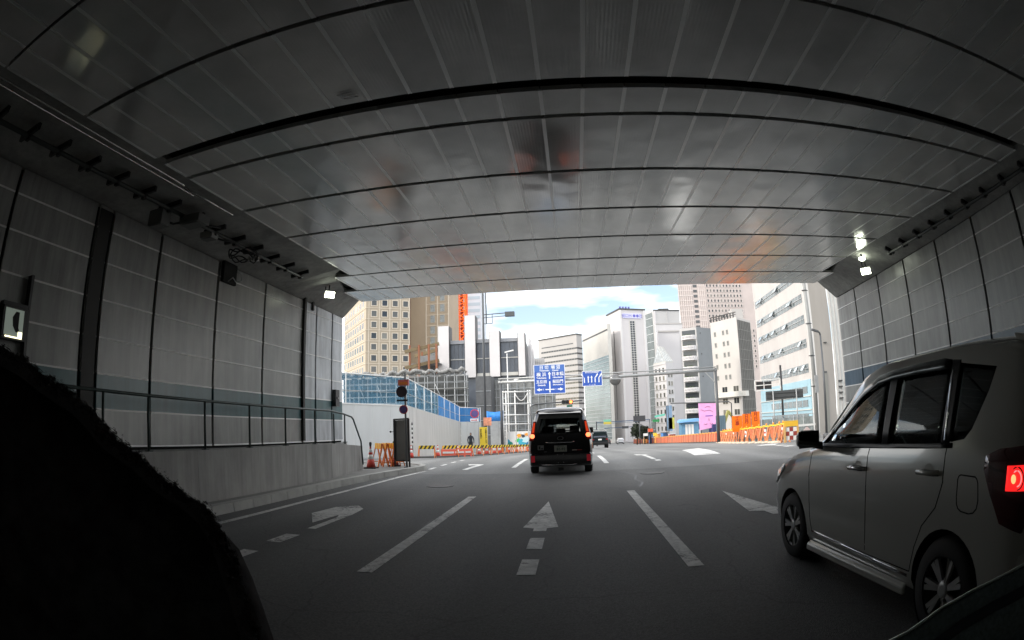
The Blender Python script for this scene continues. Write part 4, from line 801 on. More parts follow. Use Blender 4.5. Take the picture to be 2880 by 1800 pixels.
for k, (cx, c_, r_, col) in enumerate([(-1.0, .95, .33, (.03, .30, .45)), (-.75, .75, .25, (.02, .25, .2)), (.0, 1.05, .30, (.05, .55, .12)), (.45, .85, .42, (.05, .40, .55)), (.8, 1.1, .4, (.55, .75, .8)), (1.1, .75, .3, (.04, .2, .4)), (.15, 1.55, .24, (.85, .40, .05)), (.55, 1.5, .2, (.05, .06, .08)), (.85, 1.62, .2, (.85, .35, .05)), (.5, 1.72, .12, (.9, .9, .9)), (-.3, .5, .2, (.7, .75, .1)), (1.2, 1.45, .15, (.8, .1, .05))]):
    blob(cx, c_, [(r_ * random.uniform(.6, 1.25) * math.cos(a * PI / 7), r_ * random.uniform(.5, 1.0) * math.sin(a * PI / 7)) for a in range(14)], mat('graphic_%d' % k, col, .5), k)
# --- no-parking style sign posts
def disc_sign(t, x, z, r, face, ring, y=-.05, cross=None):
    mb = MB(); mb.lathe([(r, 0), (r, .03)], (x, y, z), 28, 0, 'y'); o = mb.build('sign_disc', ring, t)
    mb = MB(); mb.lathe([(r * .80, 0), (r * .80, .006)], (x, y - .007, z), 28, 0, 'y'); mb.build('sign_face', face, t); return o
M_PUR = mat('sign_dusk_blue', (.10, .07, .22), .4); M_DPUR = mat('sign_dark', (.035, .022, .032), .4); M_REDS = mat('sign_red', (.55, .04, .04), .4); M_PINKR = mat('sign_red_pale', (.70, .18, .17), .45)
t = thing('sign_post', 'sign post on the pavement nose with red box, dark disc and round sign', 'road sign', (-4.95, 15.6, .13))
mb = MB(); mb.tube([(0, 0, 0), (0, 0, 2.85)], .032, 10); mb.lathe([(.09, 0), (.09, .03), (.04, .04)], n=10); mb.build('post', M_DGRY, t)
disc_sign(t, -.10, 2.31, .175, M_DPUR, M_DPUR); disc_sign(t, -.05, 1.77, .135, M_PUR, M_REDS)
mb = MB(); mb.box(-.2, .14, -.09, -.035, 2.49, 2.67); mb.build('warning_box', M_PINKR, t); mb = MB(); mb.box(-.16, .10, -.098, -.091, 2.52, 2.60); mb.build('box_slot', mat('sign_orange', (.8, .25, .05), .4), t)
mb = MB(); mb.box(-.25, .1, -.075, -.035, 2.02, 2.07); mb.build('plate', M_BLACKP, t)
t = thing('sign_post', 'round red-ringed sign over a white arrow plate, above the yellow board', 'road sign', (-6.95, 40, gz(40)))
mb = MB(); mb.tube([(0, 0, 0), (0, 0, 2.75 - gz(40))], .045, 8); mb.build('post', M_GALV, t)
disc_sign(t, -.28, 2.32 - gz(40), .33, M_PUR, M_REDS, y=-.08); mb = MB(); mb.box(-.62, 0, -.1, -.06, 1.72 - gz(40), 1.95 - gz(40)); mb.build('arrow_plate', M_WHS, t); mb = MB(); mb.box(-.55, -.15, -.108, -.101, 1.80 - gz(40), 1.86 - gz(40)); mb.add([(-.18, -.106, 1.76 - gz(40)), (-.18, -.106, 1.91 - gz(40)), (-.06, -.106, 1.83 - gz(40))], [(0, 1, 2)]); mb.build('arrow', M_REDS, t, fix=False)
t = thing('notice_board', 'orange-pink notice board standing just above and right of the yellow board', 'notice board', (-6.45, 41, gz(41)))
mb = MB(); mb.box(-.3, .32, 0, .04, 1.4 - gz(41), 2.02 - gz(41)); mb.build('panel', mat('notice_orange', (.72, .30, .18), .6, var=.3, vscale=6), t); mb = MB(); mb.tube([(0, .06, 0), (0, .06, 2 - gz(41))], .03, 6); mb.build('post', M_GALV, t)
t = thing('yellow_sign', 'tall yellow upright site sign with black vertical lettering behind the barricades', 'site sign', (-7.45, 45, gz(45)))
mb = MB(); mb.box(-.42, .40, 0, .06, .55, 2.2); mb.build('panel', M_YEL, t)
letters(t, [(c_, -.2, 1.95 - .17 * i, .17) for i, c_ in enumerate('歩行者通路')] + [(c_, .22, 2.02 - .145 * i, .15) for i, c_ in enumerate('ご迷惑おかけします')], y=-.008, m=M_BLK, bold=.004)
mb = MB(); mb.box(-.4, -.35, .06, .1, 0, 2.1); mb.build('post', M_GALV, t); mb = MB(); mb.box(.33, .38, .06, .1, 0, 2.1); mb.build('post', M_GALV, t)
# --- cabinet on the pavement
t = thing('signboard_back', 'dark grey sheet-metal board leaning on a post at the pavement nose', 'board', (-5.24, 16.1, .13))
mb = MB(); mb.hexa([(-.24, 0, .2), (.25, -.1, .2), (.25, -.04, .2), (-.24, .06, .2), (-.24, 0, 1.45), (.25, -.1, 1.47), (.25, -.04, 1.47), (-.24, .06, 1.45)]); mb.build('panel', mat('sheet_grey', (.09, .095, .095), .6, var=.15), t)
mb = MB(); mb.bar((-.25, -.01, .05), (-.25, -.01, 1.5), .05); mb.bar((.26, -.11, .0), (.26, -.11, 1.5), .05); mb.bar((-.25, -.01, 1.48), (.26, -.11, 1.5), .05); mb.bar((-.25, -.01, .2), (.26, -.11, .2), .05); mb.build('frame', M_BLACKP, t)
mb = MB(); mb.sphere((-.38, 0, 1.1), .035, 5); mb.bar((-.38, 0, 1.1), (-.25, 0, 1.1), .015); mb.build('knob', M_BLK, t)
# --- cones
def make_cone(label, loc, group, light=True):
    t = thing('traffic_cone', label, 'traffic cone', loc, 0, group)
    mb = MB(); mb.prism([(-.18, -.18), (.18, -.18), (.18, .18), (-.18, .18)], 0, .04); mb.build('base', M_BLK, t)
    mb = MB(); mb.lathe([(.14, .04), (.095, .28)], n=14, m=0); mb.lathe([(.0945, .28), (.068, .42)], n=14, m=1); mb.lathe([(.0675, .42), (.055, .49)], n=14, m=0); mb.lathe([(.0545, .49), (.036, .6)], n=14, m=1); mb.lathe([(.0355, .6), (.025, .66)], n=14, m=0); mb.build('body', [M_RED, M_WP], t)
    if light: mb = MB(); mb.lathe([(.03, .66), (.035, .70), (.045, .76), (.03, .80)], n=10); mb.build('warning_lamp', M_BLK, t)
    return t
cn_near = make_cone('red cone with a lamp on top standing beside the end of the low concrete wall', (-6.02, 15.35, .13), 'cones and barricades stored on the pavement nose')
copy_tree(cn_near, (-5.6, 16.35, .13), .3, 'red cone stored against the dark sheet-metal board')
# --- A-frame barricades
def make_barr(label, loc, rz, group, w=.88, h=.62, stripe=True, m_leg=None, name='barricade'):
    t = thing(name, label, 'barricade', loc, rz, group)
    for sx in (-1, 1):
        mb = MB(); mb.bar((sx * w / 2, -.17, 0), (sx * (w / 2 - .05), 0, h), .035); mb.bar((sx * w / 2, .17, 0), (sx * (w / 2 - .05), .02, h), .035); mb.bar((sx * w / 2, -.12, .14), (sx * w / 2, .12, .14), .025); mb.build('leg', m_leg or M_OR, t)
    mb = MB(); n = 8; z0_, z1_ = h - .16, h + .02
    for i in range(n):
        a, b = -w / 2 + w * i / n, -w / 2 + w * (i + 1) / n; s_ = w / n * .5
        a0, b0_ = max(-w / 2, a - s_), max(-w / 2, b - s_) ; a1, b1 = min(w / 2, a + s_), min(w / 2, b + s_)
        mb.hexa([(a0, -.045, z0_), (b0_, -.045, z0_), (b0_, -.02, z0_), (a0, -.02, z0_), (a1, -.045, z1_), (b1, -.045, z1_), (b1, -.02, z1_), (a1, -.02, z1_)], i % 2)
    mb.build('board', [M_YEL, M_BLK] if stripe else [M_YEL, M_OR], t)
    return t
b1 = make_barr('black-and-yellow striped A-frame barricade, first in the row beside the white hoarding', (-7.35, 26.6, gz(26.6)), .05, 'barricades in a row along the site hoarding')
def on_row(f):   # row along the hoarding
    P_ = [(-7.4, 26.6), (-6.56, 28.4), (-6.08, 30.25), (-5.71, 32.3), (-5.33, 34.1), (-4.96, 37.1), (-4.45, 41.1), (-4.1, 48), (-3.7, 56), (-3.2, 66)]
    k = min(int(f), len(P_) - 2); a, b = Vector(P_[k]), Vector(P_[k + 1]); p = a.lerp(b, f - k); return p, math.atan2((b - a).y, (b - a).x)
fr_ = [1.0, 2.0, 2.8, 3.5, 4.2, 4.7, 5.1, 5.45, 5.8, 6.1, 6.35, 6.6, 6.85, 7.1, 7.35, 7.6, 7.9, 8.3, 8.7]
ROWLAB = 'A-frame barricade in the receding row along the site hoarding'
NTH = ['first', 'second', 'third', 'fourth', 'fifth', 'sixth', 'seventh', 'eighth', 'ninth', 'tenth', 'eleventh', 'twelfth', 'thirteenth', 'fourteenth', 'fifteenth', 'sixteenth', 'seventeenth', 'eighteenth', 'nineteenth', 'twentieth', 'last']
for i, f_ in enumerate(fr_):
    p, a = on_row(f_); copy_tree(b1, (p.x, p.y, gz(p.y)), a * .35 + .1, 'striped A-frame barricade, second in the row beside the white hoarding' if i == 0 else f'{NTH[i + 1]} striped A-frame barricade counted from the pavement nose along the hoarding')
c1_ = make_cone('red and white cone left of the first striped barricade by the hoarding', (-8.0, 26.0, gz(26)), 'cones between the barricades', False)
copy_tree(c1_, (-6.95, 27.3, gz(27.3)), 0, 'red and white cone between the first and second striped barricades')
for i, f_ in enumerate([1.55, 2.4, 3.15, 3.85, 4.5, 4.95, 5.6, 6.2]):
    p, a = on_row(f_); copy_tree(c1_, (p.x, p.y - .2, gz(p.y)), 0, f'{NTH[i + 2]} small red and white cone counted along the receding row of barricades')
# water-filled barrier blocks between the barricades
t0_ = None
for i, f_ in enumerate([.75, 1.3, 1.75, 7.2, 7.5, 7.8, 8.1]):
    p, a = on_row(f_)
    if t0_ is None:
        t0_ = thing('barrier_block', 'red plastic barrier block low between the two nearest striped barricades', 'barrier', (p.x + .15, p.y + .3, gz(p.y)), .3, 'red barrier blocks low in the row')
        mb = MB(); mb.prism([(-.14, 0), (.14, 0), (.12, .1), (.06, .42), (-.06, .42), (-.12, .1)], -.38, .38, 'x'); mb.v = [(v[0], v[1], v[2]) for v in mb.v]; mb.build('body', mat('barrier_red', (.70, .12, .07), .45), t0_); mb = MB(); mb.box(-.3, .3, -.15, -.125, .2, .3); mb.build('reflector', M_WP, t0_)
    else: copy_tree(t0_, (p.x + .15, p.y + .3, gz(p.y)), .3, f'{NTH[i]} red plastic barrier block counted along the row of striped barricades')
tk = thing('tall_marker', 'thin black and white banded pole standing against the white hoarding', 'marker pole', (-8.1, 26.6, gz(26.6)))
for i in range(10): mb = MB(); mb.lathe([(.035, .65 + .115 * i), (.035, .76 + .115 * i)], n=8); mb.build('band', M_BLK if i % 2 else M_WP, tk)
mb = MB(); mb.tube([(0, 0, 0), (0, 0, 1.85)], .022, 8); mb.build('core', M_DGRY, tk)
# stored barricades on the pavement nose
sb = make_barr('folded orange A-frame barricade stored behind the cone on the pavement nose', (-6.05, 16.2, .13), -.9, 'cones and barricades stored on the pavement nose', .7, .72, False)
for i, (x, y, r_, l_) in enumerate([(-5.9, 16.35, -1.0, 'second folded orange barricade stacked on the pavement nose'), (-5.75, 16.45, -.8, 'third folded orange barricade, middle of the stack on the pavement nose'), (-5.62, 16.6, 2.2, 'fourth folded barricade, nearest the dark sheet-metal board')]): copy_tree(sb, (x, y, .13), r_, l_)
# low kerb strip under the barricades
mb = MB(); P_ = [(-8.4, 25.6), (-7.0, 26.6), (-6.2, 28.2), (-5.7, 30.3), (-5.35, 32.3), (-5.0, 34.1), (-4.6, 37.1), (-4.1, 41.1), (-3.75, 48), (-3.3, 56), (-2.8, 66)]
for i in range(len(P_) - 1):
    a, b = Vector(P_[i]), Vector(P_[i + 1]); d = (b - a).normalized(); n_ = Vector((-d.y, d.x)) * .15
    mb.hexa([(a.x, a.y, gz(a.y) - .05), (b.x, b.y, gz(b.y) - .05), (b.x + n_.x, b.y + n_.y, gz(b.y) - .05), (a.x + n_.x, a.y + n_.y, gz(a.y) - .05), (a.x, a.y, gz(a.y) + .09), (b.x, b.y, gz(b.y) + .09), (b.x + n_.x, b.y + n_.y, gz(b.y) + .09), (a.x + n_.x, a.y + n_.y, gz(a.y) + .09)])
tag(mb.build('kerb', mat('kerb_dark', (.10, .10, .095), .8)), kind='structure')
mb = MB()
for i in range(len(P_) - 1):
    a, b = Vector(P_[i]), Vector(P_[i + 1]); mb.add([(a.x - .05, a.y, gz(a.y) + .03), (b.x - .05, b.y, gz(b.y) + .03), (-14, b.y, gz(b.y) + .03), (-14, a.y, gz(a.y) + .03)], [(0, 1, 2, 3)])
tag(mb.build('pavement', mat('site_pave', (.28, .28, .27), .85, var=.15)), kind='structure')
# ================================================================== RIGHT-HAND BARRIER
RB = [(13.5, 118), (13.4, 75), (13.9, 51), (12.6, 43), (11.9, 38), (11.6, 34), (11.5, 31), (11.3, 28.2), (10.9, 26)]
seg = []; 
for i in range(len(RB) - 1):
    a, b = Vector(RB[i]), Vector(RB[i + 1]); n = max(1, round((b - a).length / 1.25))
    for k in range(n): seg.append((a.lerp(b, k / n), a.lerp(b, (k + 1) / n)))
far_proto = None
def far_panel(a, b):
    L_ = (b - a).length; t = thing('road_barrier', 'low orange slatted barrier panel in the long curved line on the right', 'barrier', (a.x, a.y, gz(a.y)), math.atan2((b - a).y, (b - a).x), 'orange barrier panels along the right side')
    mb = MB(); 
    for k in range(6): x = .04 + k * L_ / 6; mb.box(x, x + L_ / 6 - .07, -.03, .03, .12, .92, 1 if k % 3 == 1 else 0)
    mb.build('slat_panel', [vary(mat('barrier_orange', (.70, .13, .045), .55), (.72, .12, .04), (.50, .10, .06)), mat('barrier_pale', (.72, .42, .26), .6)], t)
    mb = MB(); mb.box(0, L_ - .02, -.05, .05, .93, 1.03); mb.build('top_rail', M_YEL if False else mat('rail_amber', (.72, .36, .08), .5), t)
    mb = MB(); mb.box(0, .07, -.08, .08, 0, 1.0); mb.build('post', mat('post_red', (.45, .12, .07), .6), t)
    mb = MB(); mb.box(-.05, L_, -.14, .14, -.1, .09); mb.build('foot', mat('foot_green', (.05, .07, .06), .8), t)
    return t
near = [s_ for s_ in seg if s_[0].y < 46]; farr = [s_ for s_ in seg if s_[0].y >= 46]
for a, b in farr:
    if far_proto is None: far_proto = far_panel(a, b)
    else: copy_tree(far_proto, (a.x, a.y, gz(a.y)), math.atan2((b - a).y, (b - a).x))
def near_frame(a, b, label, col, extra):
    L_ = (b - a).length; t = thing('sandbagged_barrier', label, 'barrier', (a.x, a.y, gz(a.y)), math.atan2((b - a).y, (b - a).x), 'yellow-railed barrier frames along the right side')
    mb = MB(); mb.box(0, L_ - .02, -.04, .04, .94, 1.02); mb.build('top_rail', M_YEL, t)
    for x, s_ in ((.06, 1), (L_ - .1, -1)):
        mb = MB(); mb.bar((x, -.25, 0), (x + s_ * .14, 0, .95), .06, .09); mb.bar((x, .25, 0), (x + s_ * .14, .02, .95), .06, .09); mb.build('leg', col, t)
    mb = MB(); mb.box(.15, L_ - .18, -.02, .01, .30, .88) if extra else mb.box(.3, L_ - .35, -.02, .01, .36, .62); mb.build('infill_panel', mat('infill_brown', (.55, .16, .07), .6, var=.4, vscale=6), t)
    if not extra:
        mb = MB(); mb.box(.35, .75, -.06, -.03, .42, .80); mb.build('white_board', M_WP, t); mb = MB(); mb.box(.38, .72, -.066, -.061, .56, .66); mb.build('red_band', M_RED, t)
    mb = MB(); mb.lathe([(.04, 1.02), (.05, 1.06), (.05, 1.12), (.02, 1.15)], (L_ * .5, 0, 0), 10); mb.build('warning_lamp', mat('amber_lens', (.8, .3, .02), .3), t)
    mb = MB(); mb.hexa([(.0, -.62, 0), (.5, -.62, 0), (.5, -.1, 0), (0, -.1, 0), (.12, -.5, .09), (.42, -.5, .09), (.42, -.2, .12), (.12, -.2, .12)]); mb.build('sandbag', mat('sandbag', (.60, .50, .38), .9, var=.3, vscale=8), t)
    return t
pr = None; NN = len(near)
for i, (a, b) in enumerate(near):
    lb = f'{NTH[min(NN - 1 - i, 19)]} sandbagged barrier frame with yellow rail counted from the checked barrier'
    if i % 3 != 1 or pr is None: q = near_frame(a, b, lb, mat('leg_brown', (.60, .22, .09), .6, var=.3, vscale=6), i % 3 == 0); pr = pr or q
    else: copy_tree(pr, (a.x, a.y, gz(a.y)), math.atan2((b - a).y, (b - a).x), lb)
t = thing('checked_barrier', 'yellow-topped red and white checked barrier beside the silver car mirror', 'barrier', (10.85, 25.2, gz(25)), -.15)
mb = MB(); mb.box(-.35, .4, -.05, .05, .78, 1.06); mb.build('top_board', mat('amber_board', (.75, .45, .04), .5), t)
for x in (-.36, .34): mb = MB(); mb.box(x, x + .08, -.09, .09, 0, .8); mb.build('leg', mat('leg_ochre', (.55, .33, .12), .6), t)
mb = MB()
for i in range(3):
    for j in range(3): mb.box(-.27 + .2 * i, -.08 + .2 * i, -.03, 0, .12 + .21 * j, .32 + .21 * j, (i + j) % 2)
mb.build('checker', [M_WP, mat('check_maroon', (.30, .05, .04), .6)], t)
t = thing('crossed_board', 'white and red diamond marker board leaning at the near end of the barriers', 'marker board', (11.5, 24.6, gz(24.6)), -.1)
mb = MB(); mb.prism([(-.35, .4), (0, .08), (.35, .4), (0, .72)], -.02, .02, 'y'); mb.build('diamond', mat('marker_pink', (.62, .50, .48), .5), t); mb = MB(); mb.box(-.45, .45, -.06, -.03, .74, .84); mb.build('bar', M_WP, t); mb = MB(); mb.box(-.03, .03, .03, .09, 0, .8); mb.build('post', M_DGRY, t)
# --- orange lettered boards
for i, (x0, x1, zt) in enumerate([(11.2, 11.95, 1.30), (11.98, 12.6, 1.40), (12.68, 13.3, 1.52)]):
    t = thing('work_sign', ['left orange lettered work sign above the barrier frames', 'middle orange lettered work sign above the barrier frames', 'right and tallest orange lettered work sign above the barrier frames'][i], 'work sign', ((x0 + x1) / 2, 36.5, gz(36.5)))
    w = (x1 - x0) / 2; bz = -gz(36.5)
    mb = MB(); mb.box(-w, w, 0, .05, .2 + bz, zt + bz); mb.build('panel', mat('fluoro_orange', (1.0, .19, .003), .5, emit=(1, .25, 0), estr=.0), t)
    mb = MB(); mb.box(-.03, .03, .06, .12, 0, zt + bz - .1); mb.build('post', M_DGRY, t)
    letters(t, [(c_, 0, zt + bz - .2 - .34 * j, .34) for j, c_ in enumerate(['工事', '日月', '月日'][i])], y=-.006, m=mat('letter_maroon', (.35, .03, .01), .5), bold=.008)
# --- pink billboard
t = thing('billboard', 'pink poster billboard with faint line drawing beyond the orange barriers', 'billboard', (15.5, 60, gz(60)))
bz = -gz(60)
mb = MB(); mb.hexa([(-1.0, 0, -.1 + bz), (1.05, 0, .2 + bz), (1.05, .1, .2 + bz), (-1.0, .1, -.1 + bz), (-1.05, 0, 2.95 + bz), (1.05, 0, 2.85 + bz), (1.05, .1, 2.85 + bz), (-1.05, .1, 2.95 + bz)]); mb.build('poster', mat('poster_pink', (.95, .45, .80), .6, var=.12, vscale=1), t)
for x in (-.8, .8): mb = MB(); mb.box(x - .06, x + .06, .12, .22, 0, 2.6 + bz); mb.build('post', M_DGRY, t)
mb = MB()
for pts_ in ([(-.8, 2.2), (-.4, 2.05), (.2, 2.1), (.6, 1.95)], [(-.3, 2.45), (0, 2.55), (.35, 2.45)], [(.1, 1.2), (.12, .9)], [(-.5, .6), (-.3, .5), (-.1, .6)], [(.2, .6), (.4, .5), (.55, .62)]): mb.tube([(x, -.01, z + bz) for x, z in pts_], .03, 5)
mb.build('drawing', mat('poster_ink', (.35, .12, .25), .6), t)
mb = MB(); mb.box(-.3, .6, -.02, -.004, 1.42 + bz, 1.52 + bz); mb.build('caption_bar', mat('poster_violet', (.15, .08, .45), .5), t)
t = thing('signal_mast', 'long thin dark mast arm reaching over the pink billboard', 'traffic mast', (18.4, 60, gz(60)))
mb = MB(); mb.tube([(0, 0, 0), (0, 0, 2.75 + bz), (-.3, 0, 2.95 + bz), (-3.0, 0, 3.0 + bz), (-7.2, 0, 3.1 + bz)], .07, 8); mb.build('mast', M_DGRY, t)
# --- excavator
t = thing('excavator', 'small excavator with a dark blue engine hood and raised arm behind the barriers', 'excavator', (16.7, 60.5, gz(60.5)), .3)
mb = MB(); mb.box(-.8, .9, -.5, .5, .9, 1.75); mb.box(-.9, -.2, -.45, .45, 1.0, 2.0); mb.build('body', mat('hood_blue', (.04, .05, .16), .35), t, bevel=.06)
mb = MB(); mb.box(.2, .9, -.45, .4, 1.76, 2.7); mb.build('cab', M_GLD, t, bevel=.04)
mb = MB(); mb.bar((.7, -.2, 1.6), (1.5, -.2, 3.4), .22, .3); mb.bar((1.5, -.2, 3.4), (2.3, -.2, 2.4), .18, .24); mb.build('boom', mat('boom_yellow', (.45, .42, .12), .5), t)
mb = MB(); mb.prism([(2.15, 2.4), (2.5, 2.45), (2.6, 2.0), (2.2, 1.9)], -.4, 0, 'y'); mb.build('bucket', M_DGRY, t)
for y in (-.5, .3): mb = MB(); mb.prism([(-.9, .1), (-.75, 0), (.85, 0), (1.0, .15), (.9, .5), (-.85, .5)], y, y + .25, 'y'); mb.build('track', M_BLK, t)
# --- blue kiosk
t = thing('site_kiosk', 'blue box kiosk with pale shutters behind the orange barrier line', 'kiosk', (16.9, 76, gz(76)))
bz = -gz(76); mb = MB(); mb.box(-1.2, 1.3, 0, 2.2, 0, .75 + bz); mb.build('body', mat('kiosk_blue', (.12, .27, .42), .5, var=.15), t); mb = MB(); mb.hexa([(-1.9, -.6, .72 + bz), (1.35, -.3, .8 + bz), (1.35, 2.3, .85 + bz), (-1.5, 2.3, .85 + bz), (-1.3, -.3, 1.15 + bz), (1.35, -.2, 1.25 + bz), (1.35, 2.3, 1.25 + bz), (-1.2, 2.3, 1.2 + bz)]); mb.build('roof', mat('kiosk_roof', (.16, .36, .62), .5), t)
for k in range(3): mb = MB(); mb.box(-.7 + .45 * k, -.35 + .45 * k, -.05, -.01, .3, .45 + bz); mb.build('shutter', M_WP, t)
# --- banner poles
for i, (x, c_) in enumerate([(14.2, (.2, .3, .42)), (13.0, (.5, .5, .1))]):
    t = thing('banner_pole', ['tall slate-blue hanging banner beside the apartment block', 'yellow and grey striped hanging banner left of the blue kiosk'][i], 'banner', (x + 1.5 * i, 80, gz(80)))
    mb = MB(); mb.tube([(0, 0, 0), (0, 0, 4.6 - gz(80) * .5)], .06, 6); mb.build('pole', M_DGRY, t); mb = MB(); mb.box(.06, .9, -.02, .02, 1.8 + i * .3, 5.6 - i * 1.8); mb.build('banner', mat('banner_%d' % i, c_, .7, var=.4, vscale=1.5, stretch=(3, 1, .5)), t)
# --- far signal gantry + lights
t = thing('signal_gantry', 'far dark signal gantry with a green and yellow sign over the street', 'gantry', (8.8, 90, gz(90)))
bz = -gz(90)
mb = MB(); mb.bar((-4.7, 0, 1.30 + bz), (4.4, 0, 1.48 + bz), .13); mb.bar((-4.7, 0, 1.05 + bz), (4.4, 0, 1.22 + bz), .05); mb.build('beam', mat('gantry_blue', (.07, .12, .2), .5), t)
for x in (-4.7, 4.3): mb = MB(); mb.tube([(x, 0, 0), (x, 0, 1.5 + bz)], .11, 8); mb.build('post', M_DGRY, t)
mb = MB(); mb.box(-3.5, -2.2, -.1, 0, .98 + bz, 1.38 + bz); mb.build('yellow_panel', mat('far_yellow', (.75, .6, .1), .5), t); mb = MB(); mb.box(-3.5, -2.3, -.1, 0, 1.40 + bz, 1.75 + bz); mb.build('green_panel', mat('far_green', (.25, .65, .45), .5), t)
t = thing('signal_gantry', 'nearer thin signal arm carrying a dark signal box over the far traffic', 'gantry', (10.5, 100, gz(100)))
bz = -gz(100); mb = MB(); mb.bar((-4.5, 0, .2 + bz), (2.5, 0, .3 + bz), .12); mb.tube([(2.5, 0, 0), (2.5, 0, .5 + bz)], .1, 6); mb.build('mast', MATS['gantry_blue'], t); mb = MB(); mb.box(-1.2, 0, -.2, 0, 0 + bz, .45 + bz); mb.build('signal_box', M_DGRY, t)
# traffic signal just above the van
t = thing('traffic_light', 'traffic signal with one red-orange lamp lit, just above the van roof', 'traffic light', (-.35, 48, gz(48)))
bz = -gz(48)
mb = MB(); mb.tube([(-3.3, .3, 0), (-3.3, .3, 3.0 + bz), (-2.9, .2, 3.2 + bz), (1.35, .1, 3.36 + bz)], .06, 8); mb.build('mast', M_DGRY, t)
mb = MB(); mb.box(-.5, .52, -.15, .15, 3.10 + bz, 3.45 + bz); mb.build('housing', M_DGRY, t, bevel=.03)
for k, (x, m) in enumerate([(-.33, M_BLK), (0, M_BLK), (.33, mat('lamp_red_lit', (1, .12, .02), .4, emit=(1, .13, .03), estr=4))]):
    mb = MB(); mb.lathe([(.14, -.01), (.13, .0)], (x, -.16, 3.275 + bz), 16, 0, 'y'); mb.build('lens', m, t)
    mb = MB(); mb.tube([(x - .15, -.3, 3.3 + bz), (x - .1, -.3, 3.40 + bz), (x, -.3, 3.44 + bz), (x + .1, -.3, 3.40 + bz), (x + .15, -.3, 3.3 + bz)], .02, 5); mb.build('visor', M_BLK, t)
mb = MB(); mb.box(-.05, .45, -.12, .1, 2.72 + bz, 3.0 + bz); mb.build('arrow_unit', mat('signal_green', (.03, .14, .10), .5), t)
t = thing('traffic_light', 'green shop-side signal box over the pavement near the gabled tower', 'traffic light', (13.5, 86, gz(86)))
bz = -gz(86); mb = MB(); mb.tube([(0, .3, 0), (0, .3, 1.5 + bz)], .08, 8); mb.build('post', M_DGRY, t); mb = MB(); mb.box(-.5, .6, -.2, .2, 1.0 + bz, 1.4 + bz); mb.build('housing', mat('far_green_dark', (.03, .25, .08), .5), t); mb = MB(); mb.hexa([(-.1, -.2, 1.7 + bz), (1.5, -.2, 1.95 + bz), (1.5, .2, 1.95 + bz), (-.1, .2, 1.7 + bz), (-.1, -.2, 2.0 + bz), (1.5, -.2, 2.25 + bz), (1.5, .2, 2.25 + bz), (-.1, .2, 2.0 + bz)]); mb.build('awning', mat('awning_mint', (.15, .55, .42), .5), t)
# --- street trees far down the road
M_LEAF = mat('foliage', (.028, .038, .022), .8, var=.7, vscale=2.5); M_BARK = mat('bark', (.08, .06, .045), .9)
def tree(x, y, h, r_, label, seed):
    rnd = random.Random(seed); t = thing('street_tree', label, 'tree', (x, y, gz(y)), 0, 'dark trees at the far junction')
    mb = MB(); mb.tube([(0, 0, 0), (.05, 0, h * .35), (-.04, .05, h * .6)], .13, 7, r2=.06)
    for k in range(5): a = k * 1.3; mb.tube([(0, 0, h * (.35 + .05 * k)), (r_ * .6 * math.cos(a), r_ * .6 * math.sin(a), h * (.55 + .07 * k))], .05, 5, r2=.02)
    mb.build('trunk', M_BARK, t); mb = MB()
    for k in range(1500):
        u = rnd.random(); th = rnd.uniform(0, 2 * PI); ph = math.acos(rnd.uniform(-1, 1)); rr = r_ * (.45 + .55 * rnd.random()) * (1 + .25 * math.sin(3 * th + seed) * math.sin(2 * ph))
        c_ = Vector((rr * math.sin(ph) * math.cos(th), rr * math.sin(ph) * math.sin(th), h * .60 + rr * 1.15 * math.cos(ph))); s_ = .16 * rnd.uniform(.6, 1.4)
        a = Vector((rnd.gauss(0, 1), rnd.gauss(0, 1), rnd.gauss(0, 1))).normalized(); b = a.cross(Vector((rnd.gauss(0, 1), rnd.gauss(0, 1), .3))).normalized()
        mb.add([c_ - a * s_, c_ + b * s_ * .6, c_ + a * s_, c_ - b * s_ * .6], [(0, 1, 2, 3)])
    mb.build('crown', M_LEAF, t, fix=False)
tree(10.5, 87, 3.6, 1.0, 'dark tree left of the far signal gantry post', 1); tree(12.0, 89, 3.3, .9, 'dark tree against the foot of the white tower', 2); tree(13.4, 93, 2.6, .7, 'smaller dark tree right of the far gantry post', 5)
t = thing('dark_signboard', 'dark square signboard on a pole in front of the white tower foot', 'signboard', (10.6, 84, gz(84)))
mb = MB(); mb.box(-.95, .95, 0, .15, 3.6, 4.5); mb.build('panel', mat('board_charcoal', (.05, .05, .055), .5, var=.2), t); mb = MB(); mb.tube([(0, .2, 0), (0, .2, 4.4)], .08, 8); mb.build('pole', M_DGRY, t)
for i, (x, z_, w_, h_, c_, l_) in enumerate([(12.3, 1.9, .8, .5, (.75, .12, .05), 'small red shop banner near the far gantry post'), (13.0, 1.2, .6, .5, (.8, .55, .05), 'small yellow shop banner near the far gantry post'), (11.5, 1.3, .7, .4, (.75, .75, .72), 'small white shop banner near the far gantry post')]):
    t = thing('shop_banner', l_, 'banner', (x, 84, gz(84))); mb = MB(); mb.box(-w_ / 2, w_ / 2, 0, .05, z_, z_ + h_); mb.build('cloth', mat('banner_cloth_%d' % i, c_, .7, var=.3, vscale=6), t); mb = MB(); mb.tube([(-w_ / 2, .05, 0), (-w_ / 2, .05, z_ + h_)], .03, 6); mb.build('pole', M_GALV, t)
